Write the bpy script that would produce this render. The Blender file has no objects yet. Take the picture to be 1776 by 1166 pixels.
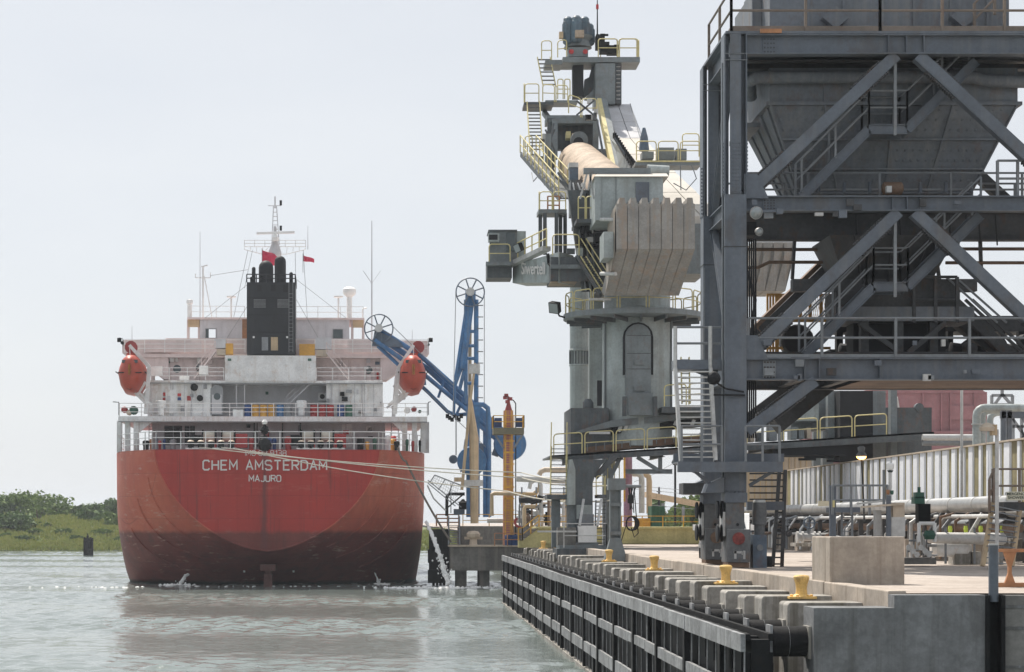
import bpy, bmesh, math, random
from mathutils import Vector, Matrix
V = Vector
R = math.radians
random.seed(7)
scene = bpy.context.scene
col = scene.collection

# ------------------------------------------------------------------ camera, sky, sun, exposure
F, CX, CY, CZ = 3500.0, 697.0, 906.0, 5.4      # photograph pixels: focal length, vanishing point of the quay, eye height
W0, H0 = 1776.0, 1166.0
cam_d = bpy.data.cameras.new('camera')
cam = bpy.data.objects.new('camera', cam_d)
col.objects.link(cam)
cam.location = (0, 0, CZ)
cam.rotation_euler = (R(90), 0, 0)
cam_d.sensor_width = 36.0
cam_d.lens = 36.0 * F / W0
cam_d.shift_x = (W0 / 2 - CX) / W0
cam_d.shift_y = (CY - H0 / 2) / W0
cam_d.clip_start = 0.5
cam_d.clip_end = 20000
scene.camera = cam
scene.render.resolution_x, scene.render.resolution_y = 1024, 672

SUN_EL, SUN_AZ = 57.0, -26.0                    # azimuth from +Y, negative is to the left
world = bpy.data.worlds.new('World')
scene.world = world
world.use_nodes = True
wn, wl = world.node_tree.nodes, world.node_tree.links
bg = wn['Background']
sky = wn.new('ShaderNodeTexSky')
sky.sky_type = 'NISHITA'
sky.sun_disc = False
sky.sun_elevation = R(SUN_EL)
sky.sun_rotation = R(SUN_AZ)
sky.air_density = 1.0
sky.dust_density = 1.2
sky.ozone_density = 1.0
hsv = wn.new('ShaderNodeHueSaturation')          # thin high cloud takes the blue out of the sky
hsv.inputs['Saturation'].default_value = 0.5
wl.new(sky.outputs[0], hsv.inputs['Color'])
veil = wn.new('ShaderNodeMix')                    # even veil of bright thin cloud over the whole dome
veil.data_type = 'RGBA'
veil.inputs[0].default_value = 0.8
tcw = wn.new('ShaderNodeTexCoord')
mpw = wn.new('ShaderNodeMapping')
mpw.inputs['Scale'].default_value = (1, 1, 3.5)
nzw = wn.new('ShaderNodeTexNoise')
nzw.inputs['Scale'].default_value = 2.6
nzw.inputs['Detail'].default_value = 6
crw = wn.new('ShaderNodeValToRGB')
crw.color_ramp.elements[0].position, crw.color_ramp.elements[1].position = .36, .66
crw.color_ramp.elements[0].color, crw.color_ramp.elements[1].color = (4.38 / 5, 4.56 / 5, 4.84 / 5, 1), (4.88 / 5, 4.98 / 5, 5.12 / 5, 1)
sclw = wn.new('ShaderNodeVectorMath')
sclw.operation = 'SCALE'
sclw.inputs['Scale'].default_value = 5.0
wl.new(tcw.outputs['Generated'], mpw.inputs['Vector'])
wl.new(mpw.outputs[0], nzw.inputs['Vector'])
wl.new(nzw.outputs['Fac'], crw.inputs[0])
wl.new(crw.outputs[0], sclw.inputs[0])
wl.new(sclw.outputs[0], veil.inputs[7])
wl.new(hsv.outputs[0], veil.inputs[6])
wl.new(veil.outputs[2], bg.inputs['Color'])
bg.inputs['Strength'].default_value = 0.12
sun_d = bpy.data.lights.new('sun', 'SUN')
sun = bpy.data.objects.new('sun', sun_d)
col.objects.link(sun)
sun_d.energy = 4.5
sun_d.angle = R(0.7)
sun_d.color = (1.0, 0.94, 0.85)
sdir = V((math.sin(R(SUN_AZ)) * math.cos(R(SUN_EL)), math.cos(R(SUN_AZ)) * math.cos(R(SUN_EL)), math.sin(R(SUN_EL))))
sun.rotation_euler = sdir.to_track_quat('Z', 'Y').to_euler()
vs = scene.view_settings
vs.view_transform = 'Standard'
vs.look = 'None'
vs.gamma = 1.0
vs.use_curve_mapping = False
vs.exposure = 0.42

# ------------------------------------------------------------------ helpers
def P(u, v, Y):
    """point at depth Y that was measured at photograph pixel (u, v)"""
    return V(((u - CX) * Y / F, Y, CZ + (CY - v) * Y / F))
def PX(u, Y): return (u - CX) * Y / F
def PZ(v, Y): return CZ + (CY - v) * Y / F

class MB:
    def __init__(s):
        s.v, s.f = [], []
    def add(s, vs, fs):
        n = len(s.v)
        s.v += [V(v) for v in vs]
        s.f += [tuple(i + n for i in f) for f in fs]
        return s
    HEX = [(0, 1, 3, 2), (4, 6, 7, 5), (0, 4, 5, 1), (2, 3, 7, 6), (0, 2, 6, 4), (1, 5, 7, 3)]
    def box(s, a, b):
        if isinstance(a, V) and isinstance(b, V) and b.y > a.y:      # both measured on the front face: b only adds depth
            k = a.y / b.y
            b = V((b.x * k, b.y, CZ + (b.z - CZ) * k))
        return s.add([(x, y, z) for x in (a[0], b[0]) for y in (a[1], b[1]) for z in (a[2], b[2])], s.HEX)
    def cbox(s, c, d):
        return s.box([c[i] - d[i] / 2 for i in range(3)], [c[i] + d[i] / 2 for i in range(3)])
    def bar(s, p0, p1, w, h=None, up=(0, 0, 1)):
        p0, p1, up = V(p0), V(p1), V(up)
        h = h or w
        d = p1 - p0
        sd = d.cross(up)
        if sd.length < 1e-5: sd = d.cross(V((0, 1, 0)))
        sd.normalize()
        uu = sd.cross(d).normalized()
        return s.add([p + sd * (w / 2 * i) + uu * (h / 2 * j) for p in (p0, p1) for i in (-1, 1) for j in (-1, 1)], s.HEX)
    def tube(s, pts, r, n=8, cap=True):
        pts = [V(p) for p in pts]
        rs = r if isinstance(r, (list, tuple)) else [r] * len(pts)
        t0 = (pts[1] - pts[0]).normalized()
        ref = V((0, 0, 1)) if abs(t0.z) < .9 else V((0, 1, 0))
        a = t0.cross(ref).normalized()
        base = len(s.v)
        for i, p in enumerate(pts):
            if i == 0: t = t0
            elif i == len(pts) - 1: t = (p - pts[i - 1]).normalized()
            else: t = ((p - pts[i - 1]).normalized() + (pts[i + 1] - p).normalized()).normalized()
            a = (a - t * a.dot(t)).normalized()
            b = t.cross(a)
            for k in range(n):
                q = 2 * math.pi * k / n
                s.v.append(p + (a * math.cos(q) + b * math.sin(q)) * rs[i])
        for i in range(len(pts) - 1):
            for k in range(n):
                k2 = (k + 1) % n
                s.f.append((base + i * n + k, base + i * n + k2, base + (i + 1) * n + k2, base + (i + 1) * n + k))
        if cap:
            s.f.append(tuple(base + k for k in range(n))[::-1])
            e = base + (len(pts) - 1) * n
            s.f.append(tuple(e + k for k in range(n)))
        return s
    def ibeam(s, p0, p1, w, h, t=.03, up=(0, 0, 1)):
        p0, p1, up = V(p0), V(p1), V(up)
        d = (p1 - p0)
        sd = d.cross(up).normalized()
        uu = sd.cross(d).normalized()
        s.bar(p0, p1, t, h - 2 * t, up)
        for k in (-1, 1):
            o = uu * (k * (h - t) / 2)
            s.bar(p0 + o, p1 + o, w, t, up)
        return s
    def prism(s, poly, ext):
        poly = [V(p) for p in poly]
        ext = V(ext)
        n = len(poly)
        return s.add(poly + [p + ext for p in poly],
                     [tuple(range(n))[::-1], tuple(range(n, 2 * n))] + [(i, (i + 1) % n, n + (i + 1) % n, n + i) for i in range(n)])
    def lathe(s, c, prof, n=16, axis=(0, 0, 1)):
        ax = V(axis).normalized()
        a = ax.orthogonal().normalized()
        b = ax.cross(a)
        c = V(c)
        base = len(s.v)
        for r, z in prof:
            for k in range(n):
                q = 2 * math.pi * k / n
                s.v.append(c + ax * z + (a * math.cos(q) + b * math.sin(q)) * r)
        m = len(prof)
        for i in range(m - 1):
            for k in range(n):
                k2 = (k + 1) % n
                s.f.append((base + i * n + k, base + i * n + k2, base + (i + 1) * n + k2, base + (i + 1) * n + k))
        s.f.append(tuple(base + k for k in range(n))[::-1])
        s.f.append(tuple(base + (m - 1) * n + k for k in range(n)))
        return s
    def grid(s, rows, flip=False):
        n = len(rows[0])
        base = len(s.v)
        for r in rows: s.v += [V(p) for p in r]
        for i in range(len(rows) - 1):
            for k in range(n - 1):
                s.f.append((base + i * n + k, base + i * n + k + 1, base + (i + 1) * n + k + 1, base + (i + 1) * n + k))
        return s
    def rail(s, pts, h=1.05, sp=1.5, r=.024, mids=1, toe=0):
        """post and rail hand railing along a list of floor points"""
        pts = [V(p) for p in pts]
        up = V((0, 0, h))
        for a, b in zip(pts, pts[1:]):
            for m in range(mids + 1):
                o = up * ((m + 1) / (mids + 1))
                s.tube([a + o, b + o], r, 6)
            n = max(1, round((b - a).length / sp))
            for i in range(n + 1):
                q = a.lerp(b, i / n)
                s.bar(q, q + up, r * 2, r * 2, (0, 1, 0))
            if toe: s.bar(a + V((0, 0, toe / 2)), b + V((0, 0, toe / 2)), .012, toe)
        return s
    def loops(s, pts, h=1.05, w=1.9, gap=.12, r=.027):
        """railing made of separate round-cornered hoops with a mid rail"""
        pts = [V(p) for p in pts]
        for a, b in zip(pts, pts[1:]):
            L = (b - a).length
            n = max(1, round(L / w))
            d = (b - a) / n
            e = d.normalized()
            for i in range(n):
                p = a + d * i + e * gap / 2
                q = a + d * (i + 1) - e * gap / 2
                c = min(.16, (q - p).length * .3)
                z = lambda t: V((0, 0, t))
                s.tube([p, p + z(h - c), p + e * c * .3 + z(h - c * .3), p + e * c + z(h), q - e * c + z(h), q - e * c * .3 + z(h - c * .3), q + z(h - c), q], r, 6)
                s.tube([p + z(h * .5), q + z(h * .5)], r * .9, 6)
        return s
    def build(s, name, m, parent=None, smooth=False, loc=None):
        o0 = V(loc) if loc is not None else ORG.get(parent, V((0, 0, 0)))
        me = bpy.data.meshes.new(name)
        me.from_pydata([tuple(v - o0) for v in s.v], [], s.f)
        bm = bmesh.new()
        bm.from_mesh(me)
        bmesh.ops.recalc_face_normals(bm, faces=bm.faces)
        bm.to_mesh(me)
        bm.free()
        if smooth:
            me.shade_smooth()
            me.set_sharp_from_angle(angle=R(38))
        me.materials.append(m)
        o = bpy.data.objects.new(name, me)
        col.objects.link(o)
        if parent:
            o.parent = parent
        elif loc is not None:
            o.location = loc
        ORG[o] = o0
        return o
ORG = {}

def tag(o, label=None, cat=None, group=None, kind=None):
    for k, x in (('label', label), ('category', cat), ('group', group), ('kind', kind)):
        if x: o[k] = x
    return o
def thing(name, label, cat, loc, group=None, rz=0):
    o = bpy.data.objects.new(name, None)
    o.empty_display_size = .3
    col.objects.link(o)
    o.location = loc
    o.rotation_euler = (0, 0, rz)
    ORG[o] = V(loc)
    return tag(o, label, cat, group)
def copy_tree(o, parent=None):
    c = o.copy()
    col.objects.link(c)
    c.parent = parent
    for ch in o.children: copy_tree(ch, c)
    return c
def share(o, loc, parent):
    """a further piece with the mesh of o"""
    c = bpy.data.objects.new(o.name.split('.')[0], o.data)
    col.objects.link(c)
    c.parent = parent
    c.location = loc
    return c
def text(name, body, m, parent, origin, xdir, updir, size, depth=.01, spacing=1.0, bold=0.0):
    """lettering as thin raised mesh, centred on origin"""
    cu = bpy.data.curves.new('lettering', 'FONT')
    cu.body = body
    cu.size = size
    cu.align_x, cu.align_y = 'CENTER', 'CENTER'
    cu.space_character = spacing
    cu.extrude = depth
    cu.offset = bold
    ob = bpy.data.objects.new('lettering', cu)
    col.objects.link(ob)
    dg = bpy.context.evaluated_depsgraph_get()
    me = bpy.data.meshes.new_from_object(ob.evaluated_get(dg))
    bpy.data.objects.remove(ob)
    bpy.data.curves.remove(cu)
    x, y = V(xdir).normalized(), V(updir).normalized()
    z = x.cross(y)
    M = Matrix((x, y, z)).transposed().to_4x4()
    M.translation = V(origin) - ORG.get(parent, V((0, 0, 0)))
    me.transform(M)
    me.materials.clear()
    me.materials.append(m)
    o = bpy.data.objects.new(name, me)
    col.objects.link(o)
    o.parent = parent
    ORG[o] = ORG.get(parent, V((0, 0, 0)))
    return o

GLY = {  # block letters drawn as strokes on a 4 x 6 grid
 'C': [[(4, 5), (3.2, 6), (.8, 6), (0, 5.1), (0, .9), (.8, 0), (3.2, 0), (4, 1)]], 'H': [[(0, 0), (0, 6)], [(4, 0), (4, 6)], [(0, 3.1), (4, 3.1)]],
 'E': [[(3.8, 6), (0, 6), (0, 0), (3.8, 0)], [(0, 3.1), (3.2, 3.1)]], 'M': [[(0, 0), (0, 6), (2.3, 2), (4.6, 6), (4.6, 0)]],
 'A': [[(0, 0), (2.1, 6), (4.2, 0)], [(.8, 2), (3.4, 2)]], 'S': [[(4, 5), (3.2, 6), (.8, 6), (0, 5.2), (0, 4), (.8, 3.2), (3.2, 2.9), (4, 2.1), (4, .8), (3.2, 0), (.8, 0), (0, 1)]],
 'T': [[(0, 6), (4.2, 6)], [(2.1, 6), (2.1, 0)]], 'R': [[(0, 0), (0, 6), (3.2, 6), (4, 5.2), (4, 3.8), (3.2, 3), (0, 3)], [(2, 3), (4, 0)]],
 'D': [[(0, 0), (0, 6), (2.8, 6), (4, 4.8), (4, 1.2), (2.8, 0), (0, 0)]], 'J': [[(3.4, 6), (3.4, .9), (2.6, 0), (.8, 0), (0, .9)]],
 'U': [[(0, 6), (0, .9), (.8, 0), (3.2, 0), (4, .9), (4, 6)]], 'O': [[(.8, 0), (0, .9), (0, 5.1), (.8, 6), (3.2, 6), (4, 5.1), (4, .9), (3.2, 0), (.8, 0)]],
 'I': [[(0, 0), (0, 6)]], '8': [[(.8, 3.1), (0, 4), (0, 5.2), (.8, 6), (3.2, 6), (4, 5.2), (4, 4), (3.2, 3.1), (.8, 3.1), (0, 2.2), (0, .8), (.8, 0), (3.2, 0), (4, .8), (4, 2.2), (3.2, 3.1)]],
 '2': [[(0, 5), (.8, 6), (3.2, 6), (4, 5), (4, 4), (0, 0), (4, 0)]], '9': [[(4, 3), (.8, 3), (0, 3.8), (0, 5.2), (.8, 6), (3.2, 6), (4, 5.2), (4, .9), (3.2, 0), (.4, 0)]],
 '1': [[(.6, 4.8), (2, 6), (2, 0)]], '3': [[(0, 6), (3.2, 6), (4, 5.2), (4, 4), (3.2, 3.1), (1, 3.1)], [(3.2, 3.1), (4, 2.2), (4, .8), (3.2, 0), (0, 0)]]}
def stroke_text(body, m, parent, origin, xdir, h, tw=.9, gap=1.7, space=3.6, wide=1.0):
    """painted block lettering: every letter its own thin part"""
    x = V(xdir).normalized()
    up = V((0, 0, 1))
    out = x.cross(up)
    k = h / 6.0
    wd = {c: max(p[0] for s_ in GLY[c] for p in s_) for c in GLY}
    total = sum((wd[c] * wide + gap) if c != ' ' else space for c in body) - gap
    cur = -total / 2
    for c in body:
        if c == ' ':
            cur += space
            continue
        mb = MB()
        for si, st_ in enumerate(GLY[c]):
            pts = [V(((cur + px * wide) * k, (py - 3) * k)) for px, py in st_]
            closed = (pts[0] - pts[-1]).length < 1e-6
            if closed: pts = pts[:-1]
            n = len(pts)
            L, R_ = [], []
            for i in range(n):
                a = pts[i - 1] if (i or closed) else None
                b = pts[(i + 1) % n] if (i < n - 1 or closed) else None
                d0 = (pts[i] - a).normalized() if a is not None else None
                d1 = (b - pts[i]).normalized() if b is not None else None
                d0, d1 = d0 or d1, d1 or d0
                n0, n1 = V((-d0.y, d0.x)), V((-d1.y, d1.x))
                mt = (n0 + n1)
                mt = mt.normalized() if mt.length > .2 else n0
                s2 = tw * k / 2 / max(.45, mt.dot(n0))
                L.append(pts[i] + mt * s2); R_.append(pts[i] - mt * s2)
            dz = .012 + .003 * si
            w3 = lambda p, d: V(origin) + x * p.x + up * p.y + out * d
            idx = range(n if closed else n - 1)
            base = len(mb.v)
            for p, q in zip(L, R_): mb.v += [w3(p, dz), w3(q, dz), w3(p, -.02), w3(q, -.02)]
            for i in idx:
                j = (i + 1) % n
                a, b = base + i * 4, base + j * 4
                mb.f += [(a, b, b + 1, a + 1), (a, a + 2, b + 2, b), (a + 1, b + 1, b + 3, a + 3)]
        mb.build('letter', m, parent)
        cur += wd[c] * wide + gap

# ------------------------------------------------------------------ materials
def nd(nt, t, **k):
    n = nt.nodes.new(t)
    for a, b in k.items():
        if a.startswith('_'): n.inputs[a[1:].replace('_', ' ')].default_value = b
        else: setattr(n, a, b)
    return n
def ramp(nt, src, stops):
    r = nd(nt, 'ShaderNodeValToRGB')
    e = r.color_ramp.elements
    for i, (p, c) in enumerate(stops):
        el = e[i] if i < 2 else e.new(p)
        el.position = p
        el.color = (c, c, c, 1) if not isinstance(c, tuple) else c + (1,)
    nt.links.new(src, r.inputs[0])
    return r.outputs[0]
def noise(nt, scale, detail=5, vec=(1, 1, 1), rough=.6, off=0):
    g = nd(nt, 'ShaderNodeNewGeometry')
    mp = nd(nt, 'ShaderNodeMapping')
    mp.inputs['Scale'].default_value = vec
    mp.inputs['Location'].default_value = (off, off * 1.7, off * .6)
    nt.links.new(g.outputs['Position'], mp.inputs['Vector'])
    n = nd(nt, 'ShaderNodeTexNoise')
    n.inputs['Scale'].default_value = scale
    n.inputs['Detail'].default_value = detail
    n.inputs['Roughness'].default_value = rough
    nt.links.new(mp.outputs[0], n.inputs['Vector'])
    return n.outputs['Fac']
def mix(nt, fac, a, b, mode='MIX'):
    m = nd(nt, 'ShaderNodeMix', data_type='RGBA', blend_type=mode)
    for i, x in ((0, fac), (6, a), (7, b)):
        if isinstance(x, (int, float)): m.inputs[i].default_value = x
        elif isinstance(x, tuple): m.inputs[i].default_value = x + (1,)
        else: nt.links.new(x, m.inputs[i])
    return m.outputs[2]
def math_(nt, op, a, b=0.):
    m = nd(nt, 'ShaderNodeMath', operation=op)
    for i, x in ((0, a), (1, b)):
        if isinstance(x, (int, float)): m.inputs[i].default_value = x
        else: nt.links.new(x, m.inputs[i])
    return m.outputs[0]
MATN = [0]
def mat(name, c, rough=.6, metal=0., var=.18, sc=.9, streak=0., scol=(.16, .12, .09), sxy=4., rust=0., rcol=(.16, .07, .035),
        rsc=2.2, bump=0., bsc=25., trans=0., emit=None, spec=.4):
    m = bpy.data.materials.new(name)
    m.use_nodes = True
    nt = m.node_tree
    b = nt.nodes['Principled BSDF']
    MATN[0] += 1
    off = MATN[0] * 3.7
    out = None
    if var:
        f = ramp(nt, noise(nt, sc, 7, off=off), [(.36, 1 - var), (.64, 1 + var)])
        out = mix(nt, 1.0, c, f, 'MULTIPLY')
        f2 = ramp(nt, noise(nt, sc * 9, 4, off=off + 9), [(.36, 1 - var * .6), (.64, 1 + var * .45)])
        out = mix(nt, 1.0, out, f2, 'MULTIPLY')
    if streak:
        f = ramp(nt, noise(nt, 1., 5, (sxy, sxy, sxy * .045), off=off + 3), [(.5, 0.), (.64, streak)])
        out = mix(nt, f, out or c, scol)
    if rust:
        f = ramp(nt, noise(nt, rsc, 9, (1, 1, .6), .7, off + 5), [(.54, 0.), (.63, rust)])
        out = mix(nt, f, out or c, rcol)
    if out is None: b.inputs['Base Color'].default_value = c + (1,)
    else: nt.links.new(out, b.inputs['Base Color'])
    b.inputs['Roughness'].default_value = rough
    b.inputs['Metallic'].default_value = metal
    b.inputs['Specular IOR Level'].default_value = spec
    if bump:
        bp = nd(nt, 'ShaderNodeBump')
        bp.inputs['Strength'].default_value = bump
        bp.inputs['Distance'].default_value = .02
        nt.links.new(noise(nt, bsc, 6, off=off + 7), bp.inputs['Height'])
        nt.links.new(bp.outputs[0], b.inputs['Normal'])
    if emit:
        b.inputs['Emission Color'].default_value = emit[0] + (1,)
        b.inputs['Emission Strength'].default_value = emit[1]
    return m
M = {}
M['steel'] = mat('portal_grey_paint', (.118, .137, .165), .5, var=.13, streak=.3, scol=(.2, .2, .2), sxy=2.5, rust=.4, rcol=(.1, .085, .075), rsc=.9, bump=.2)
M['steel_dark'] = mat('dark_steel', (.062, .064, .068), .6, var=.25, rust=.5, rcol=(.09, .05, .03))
M['hopper'] = mat('hopper_plate', (.155, .17, .192), .65, var=.14, streak=.45, scol=(.24, .24, .23), rust=.25, bump=.15)
M['ugrey'] = mat('unloader_grey_green_paint', (.35, .39, .39), .5, var=.16, streak=.55, scol=(.24, .25, .23), sxy=1.6, rust=.2, rcol=(.2, .16, .11))
M['ugrey2'] = mat('unloader_mid_grey_paint', (.18, .205, .215), .55, var=.14, streak=.35, scol=(.13, .13, .13), sxy=2., rust=.2)
M['udark'] = mat('unloader_dark_grey_paint', (.08, .092, .1), .55, var=.2, streak=.3, scol=(.16, .16, .16), rust=.3)
M['cream'] = mat('dusty_cream_cover', (.42, .33, .25), .75, var=.22, sc=.8, streak=.5, scol=(.3, .23, .17), bump=.1)
M['pale'] = mat('sunlit_cover_tone', (.52, .49, .44), .6, var=.08, streak=.2, scol=(.5, .45, .4))  # pale tone that puts sunlight into the covers and roof
M['yellow'] = mat('faded_yellow_rail', (.62, .54, .27), .55, var=.12, rust=.35, rcol=(.4, .34, .18), rsc=3)
M['yellow_d'] = mat('yellow_orange_paint', (.62, .36, .06), .55, var=.15, rust=.4)
M['bollard'] = mat('bollard_yellow', (.8, .53, .18), .55, var=.15, sc=3, rust=.6, rcol=(.36, .22, .1), rsc=5, streak=.3, scol=(.5, .32, .12), sxy=9, bump=.3)
M['rail_grey'] = mat('galvanised_rail', (.2, .215, .23), .5, var=.15, rust=.15)
M['galv'] = mat('light_galvanised', (.5, .5, .49), .5, metal=.2, var=.15, rust=.2)
M['concrete'] = mat('quay_concrete', (.175, .18, .185), .85, var=.24, sc=.9, streak=.7, scol=(.07, .068, .06), sxy=2.2, rust=.6, rcol=(.11, .11, .11), rsc=1.1, bump=.5, bsc=14)
M['concrete_b'] = mat('buttress_concrete', (.3, .285, .26), .85, var=.28, sc=.8, rust=.5, rcol=(.16, .145, .11), rsc=.9, streak=.75, scol=(.14, .125, .1), sxy=5., bump=.4, bsc=18)
M['concrete_w'] = mat('counterweight_concrete', (.29, .28, .265), .85, var=.15, sc=1.2, streak=.5, scol=(.3, .25, .2), sxy=4, rust=.35, rcol=(.38, .25, .17), rsc=1.6, bump=.4)
M['concrete_l'] = mat('barrier_concrete', (.4, .345, .29), .85, var=.16, sc=.9, streak=.6, scol=(.22, .18, .14), sxy=2.6, bump=.35)
M['jetty'] = mat('jetty_concrete', (.16, .155, .145), .85, var=.25, sc=.6, streak=.6, scol=(.27, .25, .22), sxy=1.5, bump=.3)
M['black'] = mat('black_rubber', (.014, .014, .015), .75, spec=.15, var=.3, sc=2, rust=.3, rcol=(.035, .033, .03), bump=.3)
M['blacksteel'] = mat('black_steel', (.012, .013, .014), .7, spec=.15, var=.3, rust=.3, rcol=(.03, .026, .022))
M['uhmw'] = mat('grey_fender_facing', (.25, .257, .265), .6, var=.34, sc=1.3, rust=.4, rcol=(.13, .13, .125), streak=.6, scol=(.12, .12, .12), sxy=6, bump=.3)
M['blue'] = mat('loading_arm_blue', (.055, .165, .35), .45, var=.24, streak=.5, scol=(.14, .2, .28), rust=.35, rcol=(.1, .12, .16))
M['blue_d'] = mat('faded_blue', (.1, .135, .18), .5, var=.2, rust=.3)
M['tan'] = mat('tan_paint', (.5, .38, .24), .6, var=.12, streak=.3)
M['orange'] = mat('weathered_orange', (.4, .19, .09), .55, var=.2, rust=.4, rcol=(.3, .1, .1))
M['olive'] = mat('olive_yellow_girder', (.55, .5, .24), .6, var=.15, streak=.4, scol=(.2, .17, .08), sxy=1.2)
M['red_d'] = mat('dark_red', (.28, .05, .05), .6, var=.2)
M['purple'] = mat('faded_purple_column', (.26, .15, .23), .6, var=.2, streak=.4, scol=(.4, .24, .12))
M['pink'] = mat('hazy_red_machine', (.29, .135, .145), .7, var=.12, streak=.3, scol=(.35, .12, .13))  # red muted by distance haze put into the colour
M['white'] = mat('ship_white', (.72, .73, .73), .5, var=.12, streak=.45, scol=(.5, .45, .38), sxy=1.6, rust=.3, rcol=(.4, .25, .15))
M['whitep'] = mat('pinkish_white', (.67, .575, .56), .55, var=.08, streak=.25, scol=(.48, .4, .37), sxy=1.6)  # off-white with a pinkish tone and soft streaks
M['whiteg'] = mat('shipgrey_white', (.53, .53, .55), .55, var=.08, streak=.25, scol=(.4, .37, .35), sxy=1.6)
M['paint_w'] = mat('white_paint', (.8, .8, .79), .5, var=.06, rust=.1)
M['letter'] = mat('white_lettering', (.68, .66, .64), .6, var=.12, sc=2, rust=.3, rcol=(.4, .2, .16), rsc=1.2)
M['funnel'] = mat('funnel_black', (.017, .019, .023), .5, var=.2, streak=.3, scol=(.05, .05, .055), sxy=1.2)
M['soot'] = mat('soot_black', (.012, .013, .016), .7, var=.2)
M['glass'] = mat('dark_window', (.04, .06, .065), .15, var=0, spec=.7)
M['red'] = mat('signal_red', (.5, .05, .05), .55, var=.15)
M['flag'] = mat('red_flag_cloth', (.55, .04, .09), .8, var=.1)
M['green'] = mat('sea_green', (.04, .12, .085), .55, var=.15)
M['dblue'] = mat('drum_blue', (.03, .07, .2), .5, var=.15)
M['dyellow'] = mat('drum_yellow', (.6, .32, .06), .5, var=.15)
M['dred'] = mat('drum_red', (.32, .04, .04), .5, var=.15)
M['dgrey'] = mat('drum_grey', (.25, .26, .27), .5, var=.15)
M['lifeboat'] = mat('lifeboat_orange', (.43, .07, .04), .45, var=.12, sc=1.2, streak=.25, scol=(.3, .07, .05))
M['rope'] = mat('rope', (.5, .47, .4), .9, var=.1, bump=.3, bsc=60)
M['rope_d'] = mat('dark_rope', (.14, .12, .1), .9, var=.1)
M['silver'] = mat('pipe_cladding', (.52, .52, .51), .35, metal=.75, var=.12, sc=2, rust=.1)
M['beige'] = mat('beige_sheet', (.5, .42, .33), .6, var=.08, streak=.3)
M['mesh_y'] = mat('ochre_screen', (.45, .26, .07), .6, var=.15)
M['wallw'] = mat('white_corrugated_sheet', (.85, .87, .91), .45, var=.06, streak=.18, scol=(.55, .5, .42), sxy=2)
M['wallr'] = mat('stained_recess', (.3, .26, .14), .7, var=.2, streak=.5, scol=(.2, .16, .1), sxy=3)
M['foam'] = mat('white_water', (.85, .86, .85), .6, var=.1, sc=6, bump=.6, bsc=8)
M['bark'] = mat('bark', (.12, .09, .06), .9)
M['lamp_on'] = mat('lit_lamp', (1, .6, .25), .4, var=0, emit=((1, .5, .12), 6))
M['lens'] = mat('lamp_lens', (.3, .33, .34), .12, metal=.3, var=0)
M['rustm'] = mat('rusty_brown_steel', (.17, .11, .075), .7, var=.25, rust=.4)
M['sign_y'] = mat('sign_face', (.75, .72, .58), .6, var=.05)
M['ink'] = mat('sign_ink', (.05, .07, .05), .7, var=0)
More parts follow.
